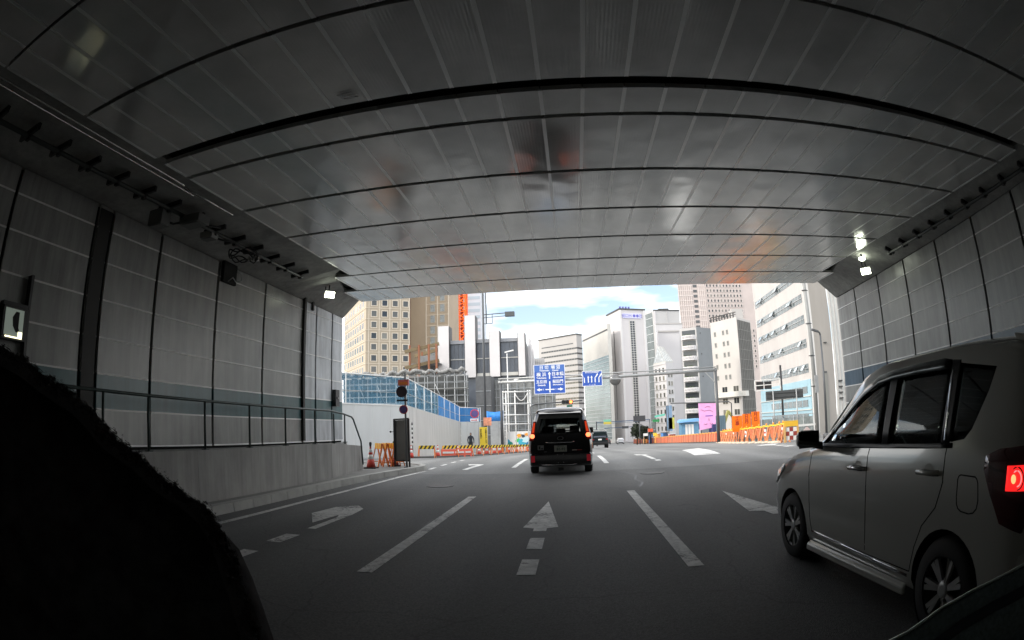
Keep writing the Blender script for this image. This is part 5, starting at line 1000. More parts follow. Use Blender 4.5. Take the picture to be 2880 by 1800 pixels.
# --- people and bikes clutter replaced by what can be made out: stacked site gear beyond the barrier line
cols = [(.75, .55, .1), (.6, .1, .06), (.08, .2, .45), (.7, .65, .6), (.1, .35, .15), (.75, .35, .1)]
gl = ['yellow', 'red', 'blue', 'pale', 'green', 'orange']
for i in range(14):
    y = 78 + i * 1.6; x = 14.6 - .1 * i + .45 * math.sin(i * 2.1); c_ = i % 6
    t = thing('site_crate', f"{gl[c_]} site crate standing {'low ' if i % 2 else ''}behind the far orange barrier, number of its kind {'near' if i < 6 else 'far'} end", 'crate', (x, y, gz(y)), .2 * i, 'site gear behind the far barrier')
    t['label'] = f"{['nearest', 'middle', 'farthest'][i // 6]} {gl[c_]} crate in the clutter behind the far orange barrier"
    m = mat('gear_' + gl[c_], cols[c_], .6, var=.3, vscale=3); h = 1.0 + .3 * (i % 3)
    mb = MB(); mb.box(-.45, .45, -.35, .35, .1, h); mb.build('body', m, t, bevel=.04); mb = MB(); mb.box(-.48, .48, -.38, .38, h, h + .08); mb.build('lid', M_WP if i % 2 else M_DGRY, t)
# ================================================================== UNDERPASS FITTINGS
def lerp_strip(side, y, f_):
    if side < 0: xw, zw, xc = xl(y), ztl(max(y, 5)), (-4.86 if y < 10.7 else -5.3 if y < 12 else -5.72)
    else: xw, zw, xc = xr(y), 4.48, 6.75
    return Vector((xw + (xc - xw) * f_, y, zw + (cz(y) + .055 - zw) * f_))
for side in (-1, 1):
    f_ = .52 if side < 0 else .5
    t = thing('cable_conduit', f"cable conduit held by cross clamps along the {'left' if side < 0 else 'right'} edge beam", 'conduit', (0, 0, 0))
    ptsc = [lerp_strip(side, y, f_) - Vector((0, 0, .10)) for y in ([-20, -10, 0, 3, 5.5, 8, 10.2] if side < 0 else [-20, -10, 0, 3, 6, 8, 9.9])]
    mb = MB(); mb.tube([tuple(p) for p in ptsc], .035, 8); mb.build('pipe', mat('conduit_grey', (.05, .055, .052), .5, .3), t)
    y = 10.1 if side < 0 else 9.8
    while y > -2:
        p = lerp_strip(side, y, f_); a = lerp_strip(side, y, f_ - .13) - Vector((0, 0, .05)); b = lerp_strip(side, y, f_ + .13) - Vector((0, 0, .05))
        mb = MB(); mb.bar(tuple(a), tuple(b), .05, .08); mb.bar(tuple(p - Vector((0, 0, .02))), tuple(p - Vector((0, 0, .16))), .07, .05); mb.build('clamp', M_BLACKP, t); y -= .62
t = thing('ceiling_pipe', 'thin bright metal pipe running beside the left end of the ceiling panels', 'pipe', (0, 0, 0))
mb = MB(); mb.tube([(-5.0, -12, 4.52 - .4), (-5.0, -2, 4.40), (-5.0, 5.0, 4.60), (-5.02, 5.25, 4.62)], .014, 6); mb.tube([(-5.12, -12, 4.1), (-5.12, -2, 4.40), (-5.12, 5.6, 4.62)], .010, 6); mb.build('pipe', mat('bright_pipe', (.6, .6, .58), .25, .8), t)
mb = MB(); mb.tube([(-5.06, 5.3, 4.62), (-5.06, 6.6, 4.66)], .014, 6); mb.build('pipe_end', MATS['bright_pipe'], t)
M_BOXG = mat('box_grey', (.16, .165, .16), .5, .2)
for i, (x, y, z, w, d, h, l_) in enumerate([(-5.95, 5.75, 4.6, .16, .22, .26, 'nearest grey junction box on the left edge beam'), (-5.6, 6.25, 4.6, .22, .3, .14, 'wide flat junction box on the left edge beam'), (-5.85, 7.0, 4.62, .14, .2, .12, 'small pale junction box beside the coiled cable')]):
    t = thing('junction_box', l_, 'junction box', (x, y, z)); mb = MB(); mb.box(-w, w, -d / 2, d / 2, -h, 0); mb.build('case', M_BOXG if i < 2 else mat('box_pale', (.4, .4, .38), .5), t, bevel=.01); mb = MB(); mb.box(-w * .8, w * .8, -d * .4, d * .4, -h - .012, -h - .001); mb.build('cover', M_BOXG, t); mb = MB(); mb.tube([(0, 0, -h * .5), (.1, .25, -h * .6), (.2, .5, -.05)], .018, 6); mb.build('cable', M_BLK, t)
t = thing('cable_coil', 'loose black coil of cable hanging with clips from the left edge beam', 'cable', (-5.75, 8.0, 4.5))
mb = MB()
for k in range(3): mb.tube([(.25 * math.cos(a * PI / 12 + k) * (1 + .1 * k), .28 * math.sin(a * PI / 12 + k), .03 * k - .05 + .05 * math.sin(a)) for a in range(25)], .014, 5)
mb.build('coil', M_BLK, t)
for k in range(4): mb = MB(); mb.box(.02 + .05 * k, .05 + .05 * k, .12 + .03 * k, .16 + .03 * k, -.08, .0); mb.build('clip', mat('clip_bright', (.7, .7, .68), .2, .8), t)
t = thing('wall_niche_box', 'black corner cut-out box with loose cable at the top of the left wall', 'recess box', (xl(8.65) + .03, 8.68, 4.2)); mb = MB(); mb.box(-.04, .04, -.24, .22, 0, .42); mb.build('case', M_DARK, t); mb = MB(); mb.tube([(.06, .2, .3), (.1, .32, .28), (.1, .33, .12), (.06, .22, .08)], .012, 5); mb.tube([(.06, -.1, .02), (.1, 0, .12), (.1, .12, .05)], .012, 5); mb.build('loose_cable', M_GALV, t)
t = thing('wall_box', 'small dark switch box low on the last left wall panel', 'switch box', (xl(13.5) + .02, 13.52, 1.95)); mb = MB(); mb.box(-.02, .09, -.12, .12, 0, .45); mb.build('case', M_BLACKP, t); mb = MB(); mb.box(.09, .12, -.03, .03, .2, .24); mb.build('handle', M_GALV, t)
# floodlights at both portal corners
M_LIT = mat('lamp_lit', (1, 1, .9), .4, emit=(.93, 1, .80), estr=9)
def flood(label, loc, side, s_=1.0):
    t = thing('floodlight', label, 'floodlight', loc)
    aim = Vector((-side * .62, -.62, -.48)).normalized(); q = aim.to_track_quat('-Z', 'Y').to_matrix().to_4x4()
    mb = MB(); mb.prism([(-.17, -.1), (.17, -.1), (.13, .1), (-.13, .1)], -.12, .12, 'x') ; mb = MB(); mb.hexa([(-.15, -.10, -.08), (.15, -.10, -.08), (.15, .10, -.08), (-.15, .10, -.08), (-.10, -.07, .08), (.10, -.07, .08), (.10, .07, .08), (-.10, .07, .08)]); mb.xf(q); mb.build('case', mat('flood_case', (.3, .3, .28), .4, .5), t)
    mb = MB(); mb.box(-.12, .12, -.075, .075, -.090, -.082); mb.xf(q); mb.build('lens', M_LIT, t)
    mb = MB(); mb.tube([(0, 0, .08), (0, .05, .32)], .018, 6); mb.bar((-.1, 0, .0), (-.1, .03, .3), .02); mb.build('bracket', M_BLACKP, t)
    return t
flood('lit floodlight under the left corner of the underpass mouth', (-5.72, 11.75, 4.62), -1); flood('lit floodlight under the right corner of the underpass mouth', (7.25, 11.05, 4.50), 1)
t = thing('lamp_globe', 'small elongated lit lamp above the right floodlight', 'lamp', (6.98, 10.75, 4.68)); mb = MB(); mb.sphere((0, 0, 0), .075, 7, sc=(1.3, .8, .6)); mb.build('globe', M_LIT, t); mb = MB(); mb.tube([(0, 0, .02), (0, 0, .12)], .03, 6); mb.build('stem', M_BLACKP, t)
# emergency sign box on the left wall
t = thing('exit_sign', 'white pictogram box with a black arrow figure and lit lower edge on the left wall', 'sign box', (xl(3.6) + .12, 3.6, 2.56))
mb = MB(); mb.box(-.1, .06, -.26, .20, -.22, .20); mb.build('case', M_BLACKP, t); mb = MB(); mb.box(.061, .068, -.22, .14, -.17, .17); mb.build('face', mat('exit_face', (.45, .50, .47), .5, emit=(.5, .6, .5), estr=.10), t)
mb = MB(); mb.add([(.072, -.02, .14), (.072, .05, .14), (.072, .05, -.06), (.072, .08, -.12), (.072, .0, -.12), (.072, -.06, -.05), (.072, -.08, .06), (.072, -.05, .1)], [tuple(range(8))]); mb.build('pictogram', M_BLK, t, fix=False)
mb = MB(); mb.box(.069, .075, -.2, .13, -.2, -.18); mb.box(.069, .075, .05, .13, -.18, -.11); mb.build('lit_edge', mat('exit_glow', (1, 1, .8), .5, emit=(1, .95, .6), estr=1.2), t)
mb = MB(); mb.box(-.1, .03, .22, .27, -.5, .68); mb.build('bracket', M_BLACKP, t); mb = MB(); mb.box(-.1, .03, -.26, .24, .21, .26); mb.build('hood', M_BLACKP, t)
# ================================================================== VEHICLES
def interp(tab, y):
    """smooth (monotone cubic) interpolation of a table of (y, v1, v2, ...)"""
    n = len(tab)
    if y <= tab[0][0]: return list(tab[0][1:])
    if y >= tab[-1][0]: return list(tab[-1][1:])
    for i in range(n - 1):
        if tab[i][0] <= y <= tab[i + 1][0]: break
    h = tab[i + 1][0] - tab[i][0]; t = (y - tab[i][0]) / h; out = []
    for k in range(1, len(tab[0])):
        def sl(j):
            if j <= 0 or j >= n - 1: return 0 if j <= 0 and False else ((tab[min(j + 1, n - 1)][k] - tab[max(j - 1, 0)][k]) / (tab[min(j + 1, n - 1)][0] - tab[max(j - 1, 0)][0]))
            a = (tab[j][k] - tab[j - 1][k]) / (tab[j][0] - tab[j - 1][0]); b = (tab[j + 1][k] - tab[j][k]) / (tab[j + 1][0] - tab[j][0])
            return 0 if a * b <= 0 else 2 * a * b / (a + b)
        a, b = tab[i][k], tab[i + 1][k]; m0, m1 = sl(i) * h, sl(i + 1) * h
        out.append((2 * t ** 3 - 3 * t ** 2 + 1) * a + (t ** 3 - 2 * t ** 2 + t) * m0 + (-2 * t ** 3 + 3 * t ** 2) * b + (t ** 3 - t ** 2) * m1)
    return out
class Car:
    """body lofted along its length; table rows: y, z_bottom, half_width, z_belt, z_top, half_width_at_roof"""
    def __init__(s, tab): s.tab = tab
    def ring(s, y, ins=0.0):
        zb, hw, zt, zr, gw = interp(s.tab, y); hw -= ins; gw -= ins; zr -= ins; zt = min(zt, zr - .05); zb += ins * 3.0 if ins else 0
        zm = zb + (zt - zb) * .5
        p = [(0, zb), (hw * .80, zb), (hw * .93, zb + .02), (hw * .975, zb + .09), (hw * .99, zb + .2), (hw, zm), (hw * .998, zt - .16), (hw * .985, zt - .05), (hw * .965, zt)]
        for f_ in (.2, .4, .6, .8): p.append((hw * .965 + (gw - hw * .965) * (f_ ** 1.25), zt + (zr - .06 - zt) * f_))
        p += [(gw, zr - .06), (gw - .03, zr - .022), (gw - .09, zr - .004), (gw * .55, zr + .018), (0, zr + .024)]
        return p
    def side(s, y, z):
        r = s.ring(y); q = r[2:15]
        for i in range(len(q) - 1):
            if q[i][1] <= z <= q[i + 1][1]: t = (z - q[i][1]) / max(1e-6, q[i + 1][1] - q[i][1]); return q[i][0] + (q[i + 1][0] - q[i][0]) * t
        return q[0][0] if z < q[0][1] else q[-1][0]
    def shell(s, y0, y1, step=.06, ins=0.0):
        mb = MB(); ys_ = sorted(set([y0, y1] + [y0 + (y1 - y0) * i / int((y1 - y0) / step) for i in range(int((y1 - y0) / step) + 1)])); k = None
        for y in ys_:
            r = s.ring(y, ins); full = r + [(-x, z) for x, z in r[1:-1]][::-1]; k = len(full); mb.v += [(x, y, z) for x, z in full]
        for i in range(len(ys_) - 1):
            for j in range(k): q = (j + 1) % k; mb.f.append((i * k + j, i * k + q, i * k + k + q, i * k + k + j)); mb.m.append(0); mb.sm.append(True)
        mb.f.append(tuple(range(k))); mb.f.append(tuple((len(ys_) - 1) * k + j for j in range(k))); mb.m += [0, 0]; mb.sm += [False, False]
        return mb
    def patch(s, poly, sg, out=.004, th=.004, m=0, n=8, mb=None):
        """panel following the body side, outline given as (y, z)"""
        b = bmesh.new(); vs = [b.verts.new((0, p[0], p[1])) for p in poly]; b.faces.new(vs)
        y0, y1 = min(p[0] for p in poly), max(p[0] for p in poly); z0, z1 = min(p[1] for p in poly), max(p[1] for p in poly)
        for i in range(1, n): bmesh.ops.bisect_plane(b, geom=b.verts[:] + b.edges[:] + b.faces[:], plane_co=(0, y0 + (y1 - y0) * i / n, 0), plane_no=(0, 1, 0))
        for i in range(1, 5): bmesh.ops.bisect_plane(b, geom=b.verts[:] + b.edges[:] + b.faces[:], plane_co=(0, 0, z0 + (z1 - z0) * i / 5), plane_no=(0, 0, 1))
        for v in b.verts: v.co.x = sg * (s.side(v.co.y, v.co.z) + out)
        b.verts.index_update(); mb = mb or MB(); base = [(v.co.x, v.co.y, v.co.z) for v in b.verts]; fs = [tuple(v.index for v in f.verts) for f in b.faces]
        edges = [tuple(v.index for v in e.verts) for e in b.edges if len(e.link_faces) == 1]; N = len(base)
        mb.add(base + [(x - sg * th, y, z) for x, y, z in base], fs + [tuple(N + i for i in f)[::-1] for f in fs] + [(a, c, c + N, a + N) for a, c in edges], m, True); b.free()
        return mb
def boolean(o, cutters, op='DIFFERENCE'):
    for c in cutters: c.parent = o.parent
    bpy.context.view_layer.update()
    for c in cutters:
        md = o.modifiers.new('b', 'BOOLEAN'); md.operation = op; md.solver = 'EXACT'; md.object = c
        dg = bpy.context.evaluated_depsgraph_get(); me = bpy.data.meshes.new_from_object(o.evaluated_get(dg)); o.modifiers.clear(); old = o.data; o.data = me; bpy.data.meshes.remove(old)
    for c in cutters: me = c.data; bpy.data.objects.remove(c); bpy.data.meshes.remove(me)
def shade(o, ang=.6):
    b = bmesh.new(); b.from_mesh(o.data)
    for f in b.faces: f.smooth = True
    for e in b.edges:
        if len(e.link_faces) == 2 and e.calc_face_angle(0) > ang: e.smooth = False
    b.to_mesh(o.data); b.free()
def paint(name, col, rough=.28, metal=.5, coat=.7): return mat(name, col, rough, metal, coat=coat)
M_TYRE = mat('tyre_rubber', (.015, .015, .015), .75); M_RIM = mat('alloy_rim', (.48, .48, .48), .4, .5)
M_GLS = glass_mat('car_glass', (.96, .98, .97)); M_GLSD = glass_mat('tinted_glass', (.35, .38, .38)); M_SEAT = mat('seat_fabric', (.02, .02, .022), .9); M_TRIMB = mat('black_trim', (.012, .012, .013), .4)
M_LR = mat('lamp_red', (.28, .01, .01), .15, coat=1); M_LRD = mat('lamp_dark_red', (.07, .004, .006), .12, coat=1); M_LON = mat('brake_lit', (1, .05, .03), .3, emit=(1, .02, .02), estr=.55); M_LCORE = mat('brake_core', (1, .3, .15), .3, emit=(1, .16, .06), estr=2.2)
M_CHR = mat('chrome', (.65, .65, .66), .12, 1.0)
def wheel(parent, x, y, r, sg, spokes=7, w=.19):
    t = MB(); t.lathe([(r * .66, -w / 2), (r * .93, -w / 2), (r, -w * .32), (r, w * .32), (r * .93, w / 2), (r * .66, w / 2)], (x, y, r), 32, 0, 'x', cap=False); o = t.build('wheel', M_TYRE, parent)
    m = MB(); m.lathe([(r * .67, -w * .3), (r * .69, sg * w * .42), (r * .60, sg * w * .46), (r * .60, sg * w * .2), (.03, sg * w * .2)] if sg > 0 else [(r * .67, w * .3), (r * .69, sg * w * .42), (r * .60, sg * w * .46), (r * .60, sg * w * .2), (.03, sg * w * .2)], (x, y, r), 32, 1, 'x')
    for k in range(spokes):
        a = 2 * PI * k / spokes; c_, s_ = math.cos(a), math.sin(a)
        for d in (-.12, .12): m.bar((x + sg * w * .36, y + .05 * c_, r + .05 * s_), (x + sg * w * .40, y + r * .62 * math.cos(a + d), r + r * .62 * math.sin(a + d)), .025, .03, 0)
    m.lathe([(.055, sg * w * .2), (.055, sg * w * .42), (.03, sg * w * .46)], (x, y, r), 16, 0, 'x'); m.build('rim', [M_RIM, M_TRIMB], o)
    return o
def seat(parent, x, y, z=.35, hr_=True, h=.62):
    mb = MB(); mb.hexa([(x - .24, y - .05, z), (x + .24, y - .05, z), (x + .24, y + .45, z), (x - .24, y + .45, z), (x - .23, y - .08, z + .15), (x + .23, y - .08, z + .15), (x + .23, y + .45, z + .18), (x - .23, y + .45, z + .18)])
    mb.hexa([(x - .23, y - .12, z + .14), (x + .23, y - .12, z + .14), (x + .23, y + .03, z + .14), (x - .23, y + .03, z + .14), (x - .19, y - .25, z + h), (x + .19, y - .25, z + h), (x + .19, y - .17, z + h), (x - .19, y - .17, z + h)]); 
    o = mb.build('seat', M_SEAT, parent, bevel=.03)
    mb = MB(); mb.box(x - .13, x + .13, y - .29, y - .19, z + h + .04, z + h + .22); mb.box(x - .06, x - .05, y - .24, y - .23, z + h - .02, z + h + .05); mb.box(x + .05, x + .06, y - .24, y - .23, z + h - .02, z + h + .05); mb.build('headrest', M_SEAT, o, bevel=.025)
# ---------------------------------------------------------------- silver-grey hatchback on the right
CX = 2.845
HT = Car([(1.60, .40, .60, .92, 1.16, .44), (1.63, .33, .72, .97, 1.36, .54), (1.70, .28, .795, 1.02, 1.50, .60), (1.82, .24, .825, 1.075, 1.575, .64), (2.05, .22, .838, 1.10, 1.612, .652), (2.6, .20, .845, 1.09, 1.645, .66), (3.2, .20, .845, 1.065, 1.640, .66), (3.55, .20, .845, 1.05, 1.585, .65), (3.85, .20, .845, 1.04, 1.44, .635), (4.15, .20, .845, 1.02, 1.255, .63), (4.40, .20, .843, .995, 1.085, .64), (4.6, .21, .84, .96, 1.03, .66), (4.95, .22, .825, .86, .93, .66), (5.2, .25, .78, .76, .83, .62), (5.34, .29, .70, .66, .73, .56), (5.41, .36, .60, .56, .62, .46)])
M_SIL = paint('silver_paint', (.50, .50, .465), .18, .15, .8)
hb = thing('hatchback', 'silver-grey tall hatchback with its brake lamp lit, alongside on the right', 'car', (CX, 0, 0))
body = HT.shell(1.60, 5.41).build('body', [M_SIL, M_TRIMB], hb)
inner = HT.shell(1.72, 4.28, ins=.05).build('c', M_TRIMB)
win_f = [(3.10, 1.085), (4.10, 1.075), (3.86, 1.27), (3.52, 1.455), (3.28, 1.525), (3.12, 1.535)]
win_r = [(2.40, 1.11), (3.02, 1.095), (3.03, 1.54), (2.5, 1.545), (2.40, 1.54)]
win_q = [(2.33, 1.115), (2.35, 1.12), (2.35, 1.53), (2.00, 1.475), (2.04, 1.36), (2.14, 1.18), (2.20, 1.13)]
cut = []
for w_ in (win_f, win_r, win_q): cut.append(MB().prism(w_, -1.2, 1.2, 'x').build('c', M_TRIMB))
ws = MB().prism([(-.58, 1.10), (.58, 1.10), (.50, 1.60), (-.50, 1.60)], 3.45, 4.6, 'y').build('c', M_TRIMB)
rw = MB().prism([(-.56, 1.10), (.56, 1.10), (.48, 1.50), (-.48, 1.50)], 1.4, 1.95, 'y').build('c', M_TRIMB)
arch = [MB().lathe([(.345, -.95), (.345, -.55)], (0, y, .31), 36, 0, 'x', False).build('c', M_TRIMB) for y in (4.655, 2.285)] + [MB().lathe([(.345, .55), (.345, .95)], (0, y, .31), 36, 0, 'x', False).build('c', M_TRIMB) for y in (4.655, 2.285)]
boolean(body, [inner] + cut + [ws, rw] + arch); shade(body)
for sg in (-1, 1):
    for nm, w_ in (('front_side_window', win_f), ('rear_side_window', win_r), ('quarter_window', win_q)):
        HT.patch(w_, sg, -.012, .004).build(nm, M_GLS if nm != 'quarter_window' else M_GLSD, hb)
    # black window surround and pillars
    HT.patch([(3.02, 1.09), (3.10, 1.085), (3.12, 1.54), (3.03, 1.545)], sg, .004).build('door_pillar', M_TRIMB, hb)
    HT.patch([(2.335, 1.10), (2.415, 1.095), (2.415, 1.555), (2.335, 1.545)], sg, .004).build('door_pillar', M_TRIMB, hb)
    HT.patch([(2.30, 1.085), (4.15, 1.045), (4.14, 1.075), (2.30, 1.112)], sg, .006, n=16).build('belt_moulding', M_TRIMB, hb)
    HT.patch([(2.37, 1.125), (2.385, 1.125), (2.41, 1.50), (2.395, 1.50)], sg, .008).build('chrome_strip', M_CHR, hb)
    # rain visor over the doors
    mb = MB(); vp = [(4.02, 1.17), (3.86, 1.285), (3.70, 1.375), (3.52, 1.47), (3.30, 1.545), (3.1, 1.565), (2.8, 1.572), (2.5, 1.572), (2.42, 1.555)]
    for y, z in vp: x = sg * (HT.side(y, z) + .005); mb.v += [(x, y, z), (x + sg * .03, y, z - .065)]
    for i in range(len(vp) - 1): mb.f.append((2 * i, 2 * i + 1, 2 * i + 3, 2 * i + 2)); mb.m.append(0); mb.sm.append(True)
    o = mb.build('rain_visor', glass_mat('smoke_plastic', (.08, .07, .07), .1), hb); md = o.modifiers.new('s', 'SOLIDIFY'); md.thickness = .003
    # door seams
    def seamline(pts, name='door_seam', w=.007):
        mb = MB()
        for i in range(len(pts) - 1):
            a, b = pts[i], pts[i + 1]; d = Vector((b[0] - a[0], b[1] - a[1])).normalized() * w / 2; nrm = (-d.y, d.x)
            HT.patch([(a[0] - nrm[0], a[1] - nrm[1]), (b[0] - nrm[0], b[1] - nrm[1]), (b[0] + nrm[0], b[1] + nrm[1]), (a[0] + nrm[0], a[1] + nrm[1])], sg, .0015, .002, 0, 2, mb)
        mb.build(name, M_DARK, hb)
    seamline([(4.22, 1.0), (4.26, .8), (4.24, .45), (4.2, .33)]); seamline([(3.26, 1.06), (3.27, .8), (3.26, .36)]); seamline([(2.35, 1.09), (2.36, .90), (2.42, .76), (2.55, .64), (2.62, .5), (2.66, .34)]); seamline([(4.2, .33), (2.66, .34)], 'sill_seam')
    seamline([(2.19, .952), (2.06, .948), (2.045, .938), (2.035, .92), (2.025, .83), (2.035, .79), (2.06, .768), (2.10, .76), (2.17, .765), (2.20, .778), (2.215, .80), (2.22, .84), (2.215, .93), (2.205, .946), (2.19, .952)], 'fuel_flap')
    # handles
    for y in (3.39, 2.50):
        zc = .925 if y > 3 else .95; x = HT.side(y, zc); mb = MB(); mb.lathe([(.005, -.012), (.05, -.010), (.055, .002)], (0, 0, 0), 16, 0, 'x'); mb.v = [(sg * (x + v[0] * .2), y + v[1], zc + v[2] * .9) for v in mb.v]; o = mb.build('handle_cup', MATS['silver_paint'], hb)
        mb = MB(); mb.tube([(sg * (x + .004), y - .105, zc), (sg * (x + .035), y - .08, zc + .002), (sg * (x + .04), y, zc + .004), (sg * (x + .035), y + .08, zc + .002), (sg * (x + .004), y + .105, zc)], .017, 8); mb.build('door_handle', M_SIL if y < 3 else M_CHR, hb)
    # side moulding, sill, mirror
    mb = MB(); mb.hexa([(sg * .80, 2.70, .17), (sg * .835, 2.70, .17), (sg * .855, 4.26, .165), (sg * .80, 4.26, .17), (sg * .80, 2.70, .25), (sg * .838, 2.70, .225), (sg * .850, 4.26, .225), (sg * .80, 4.26, .25)]); mb.build('side_skirt', M_SIL, hb, bevel=.015)
    HT.patch([(2.68, .30), (4.2, .33), (4.2, .345), (2.68, .32)], sg, .006, .004, 0, 12).build('sill_strip', M_CHR, hb)
    mb = MB(); mb.hexa([(sg * .895, 3.93, 1.05), (sg * 1.09, 3.93, 1.06), (sg * 1.07, 4.05, 1.07), (sg * .90, 4.06, 1.06), (sg * .895, 3.93, 1.20), (sg * 1.085, 3.93, 1.205), (sg * 1.06, 4.04, 1.185), (sg * .90, 4.05, 1.18)]); mb.build('mirror', mat('mirror_shell', (.05, .05, .05), .25, coat=.6), hb, bevel=.035); mb = MB(); mb.hexa([(sg * .82, 4.02, 1.03), (sg * .95, 3.98, 1.06), (sg * .95, 4.03, 1.06), (sg * .82, 4.12, 1.03), (sg * .82, 4.02, 1.09), (sg * .95, 3.98, 1.12), (sg * .95, 4.03, 1.12), (sg * .82, 4.12, 1.09)]); mb.build('mirror_arm', M_TRIMB, hb)
    mb = MB(); mb.add([(sg * .905, 3.915, 1.06), (sg * 1.09, 3.915, 1.06), (sg * 1.09, 3.915, 1.19), (sg * .905, 3.915, 1.19)], [(0, 1, 2, 3)]); mb.build('mirror_glass', mat('mirror_face', (.25, .27, .27), .03, 1), hb, fix=False)
    HT.patch([(4.12, 1.04), (4.30, 1.02), (4.14, 1.08)], sg, .004).build('quarter_trim', M_TRIMB, hb)
    # wheels and arch liners
    for y in (4.655, 2.285):
        wheel(hb, sg * .735, y, .305, sg); mb = MB(); mb.lathe([(.343, sg * .56), (.343, sg * .80)], (0, y, .31), 28, 0, 'x'); mb.f = mb.f[:-2]; mb.m = mb.m[:-2]; mb.sm = mb.sm[:-2]; mb.build('arch_liner', M_DARK, hb)
    # tail lamp cluster wraps the corner
    lampo = [(1.64, 1.10), (1.88, 1.085), (1.975, 1.055), (1.985, .99), (1.92, .87), (1.83, .74), (1.68, .70), (1.64, .8)]
    tl = HT.patch(lampo, sg, .012, .02, 0, 8).build('tail_lamp', M_LRD, hb)
    HT.patch([(1.66, 1.01), (1.80, 1.01), (1.80, .895), (1.67, .895)], sg, .016, .004).build('brake_lens', M_LON if sg < 0 else M_LON, tl)
    x = HT.side(1.74, .95) + .022; mb = MB(); mb.sphere((sg * x, 1.75, .95), .020, 6, 0, (.3, 1, 1.1)); mb.build('bulb', M_LCORE, tl)
    for r_ in (.036, .052): mb = MB(); mb.tube([(sg * (HT.side(1.73, .95) + .018), 1.73 + r_ * math.cos(a * PI / 12), .952 + r_ * math.sin(a * PI / 12)) for a in range(25)], .004, 5); mb.build('lens_ring', M_LRD if r_ > .04 else mat('lens_ring_lit', (1, .3, .3), .3, emit=(1, .12, .12), estr=1.4), tl)
    mb = MB(); hl_ = [(5.28, .74), (5.02, .86), (4.86, .90), (4.9, .80), (5.12, .68), (5.3, .62)]; HT.patch(hl_, sg, .01, .01).build('headlight', mat('headlamp_glass', (.6, .63, .65), .08, .3, coat=1), hb)
# glass front and rear
def screen(car, y0, y1, hw0, hw1, name, m, parent, n=6, z0=None, z1=None, off=0.0):
    mb = MB()
    for i in range(n + 1):
        f_ = i / n; y = y0 + (y1 - y0) * f_; zr = interp(car.tab, y)[3] + off; w_ = hw0 + (hw1 - hw0) * f_
        for j in range(9): u = -1 + j / 4; mb.v.append((w_ * u, y, zr + .018 * (1 - u * u) - (.03 * abs(u) ** 4)))
    for i in range(n):
        for j in range(8): mb.f.append((9 * i + j, 9 * i + j + 1, 9 * i + 10 + j, 9 * i + 9 + j)); mb.m.append(0); mb.sm.append(True)
    o = mb.build(name, m, parent); md = o.modifiers.new('s', 'SOLIDIFY'); md.thickness = .004; return o
screen(HT, 3.46, 4.36, .60, .64, 'windscreen', M_GLS, hb, 10)
mb = MB(); mb.hexa([(-.58, 1.64, 1.10), (.58, 1.64, 1.10), (.58, 1.66, 1.10), (-.58, 1.66, 1.10), (-.48, 1.735, 1.50), (.48, 1.735, 1.50), (.48, 1.755, 1.50), (-.48, 1.755, 1.50)]); mb.build('rear_window', M_GLSD, hb)
mb = MB(); mb.hexa([(-.6, 1.62, 1.52), (.6, 1.62, 1.52), (.6, 1.9, 1.59), (-.6, 1.9, 1.59), (-.58, 1.60, 1.55), (.58, 1.60, 1.55), (.6, 1.9, 1.625), (-.6, 1.9, 1.625)]); mb.build('roof_spoiler', M_SIL, hb, bevel=.01)
mb = MB(); mb.hexa([(-.70, 1.50, .26), (.70, 1.50, .26), (.80, 1.75, .24), (-.80, 1.75, .24), (-.72, 1.52, .60), (.72, 1.52, .60), (.80, 1.75, .64), (-.80, 1.75, .64)]); mb.build('rear_bumper', M_SIL, hb, bevel=.04)
mb = MB(); mb.box(-.165, .165, 1.585, 1.597, .80, .965); mb.build('number_plate', M_WP, hb)
mb = MB(); mb.hexa([(-.62, 4.2, 1.02), (.62, 4.2, 1.02), (.62, 4.36, 1.02), (-.62, 4.36, 1.02), (-.6, 3.95, 1.12), (.6, 3.95, 1.12), (.62, 4.2, 1.07), (-.62, 4.2, 1.07)]); mb.build('dashboard', M_TRIMB, hb)
for x in (-.36, .36): seat(hb, x, 3.1, .42, h=.6); seat(hb, x, 2.35, .42, h=.58)
mb = MB(); mb.sphere((0, 3.72, 1.43), .09, 6, 0, (1.5, .3, .5)); mb.build('interior_mirror', M_TRIMB, hb)
mb = MB(); mb.lathe([(.17, -.012), (.185, 0), (.17, .012)], n=24); mb.lathe([(.04, -.01), (.05, .01)], n=12); mb.bar((-.17, 0, 0), (.17, 0, 0), .025); mb.xf(Matrix.Translation((.36, 3.86, 1.08)) @ Matrix.Rotation(math.radians(62), 4, 'X')); mb.build('steering_wheel', M_TRIMB, hb)
mb = MB(); mb.tube([(0, 2.0, 1.63), (0, 1.93, 1.72)], .008, 6); mb.build('aerial', M_TRIMB, hb)
# ---------------------------------------------------------------- black van ahead
VX, VY = -.315, 14.2
VT = Car([(0, .34, .78, .95, 1.66, .54), (.03, .27, .815, .98, 1.71, .58), (.10, .23, .84, 1.0, 1.745, .61), (.25, .21, .85, 1.02, 1.765, .625), (1.5, .2, .85, 1.02, 1.80, .64), (3.0, .2, .85, 1.0, 1.79, .64), (3.5, .2, .85, .98, 1.68, .63), (3.95, .2, .85, .95, 1.32, .62), (4.2, .2, .85, .92, 1.04, .63), (4.5, .22, .82, .82, .93, .6), (4.66, .3, .74, .7, .8, .5)])
M_BLKC = paint('black_paint_gloss', (.010, .010, .013), .12, .2, 1.0)
vn = thing('van', 'black people carrier seen from behind with both brake lamps lit', 'van', (VX, VY, 0), .0)
body = VT.shell(0, 4.66, .08).build('body', [M_BLKC, M_TRIMB], vn); inner = VT.shell(.09, 4.1, ins=.05).build('c', M_TRIMB)
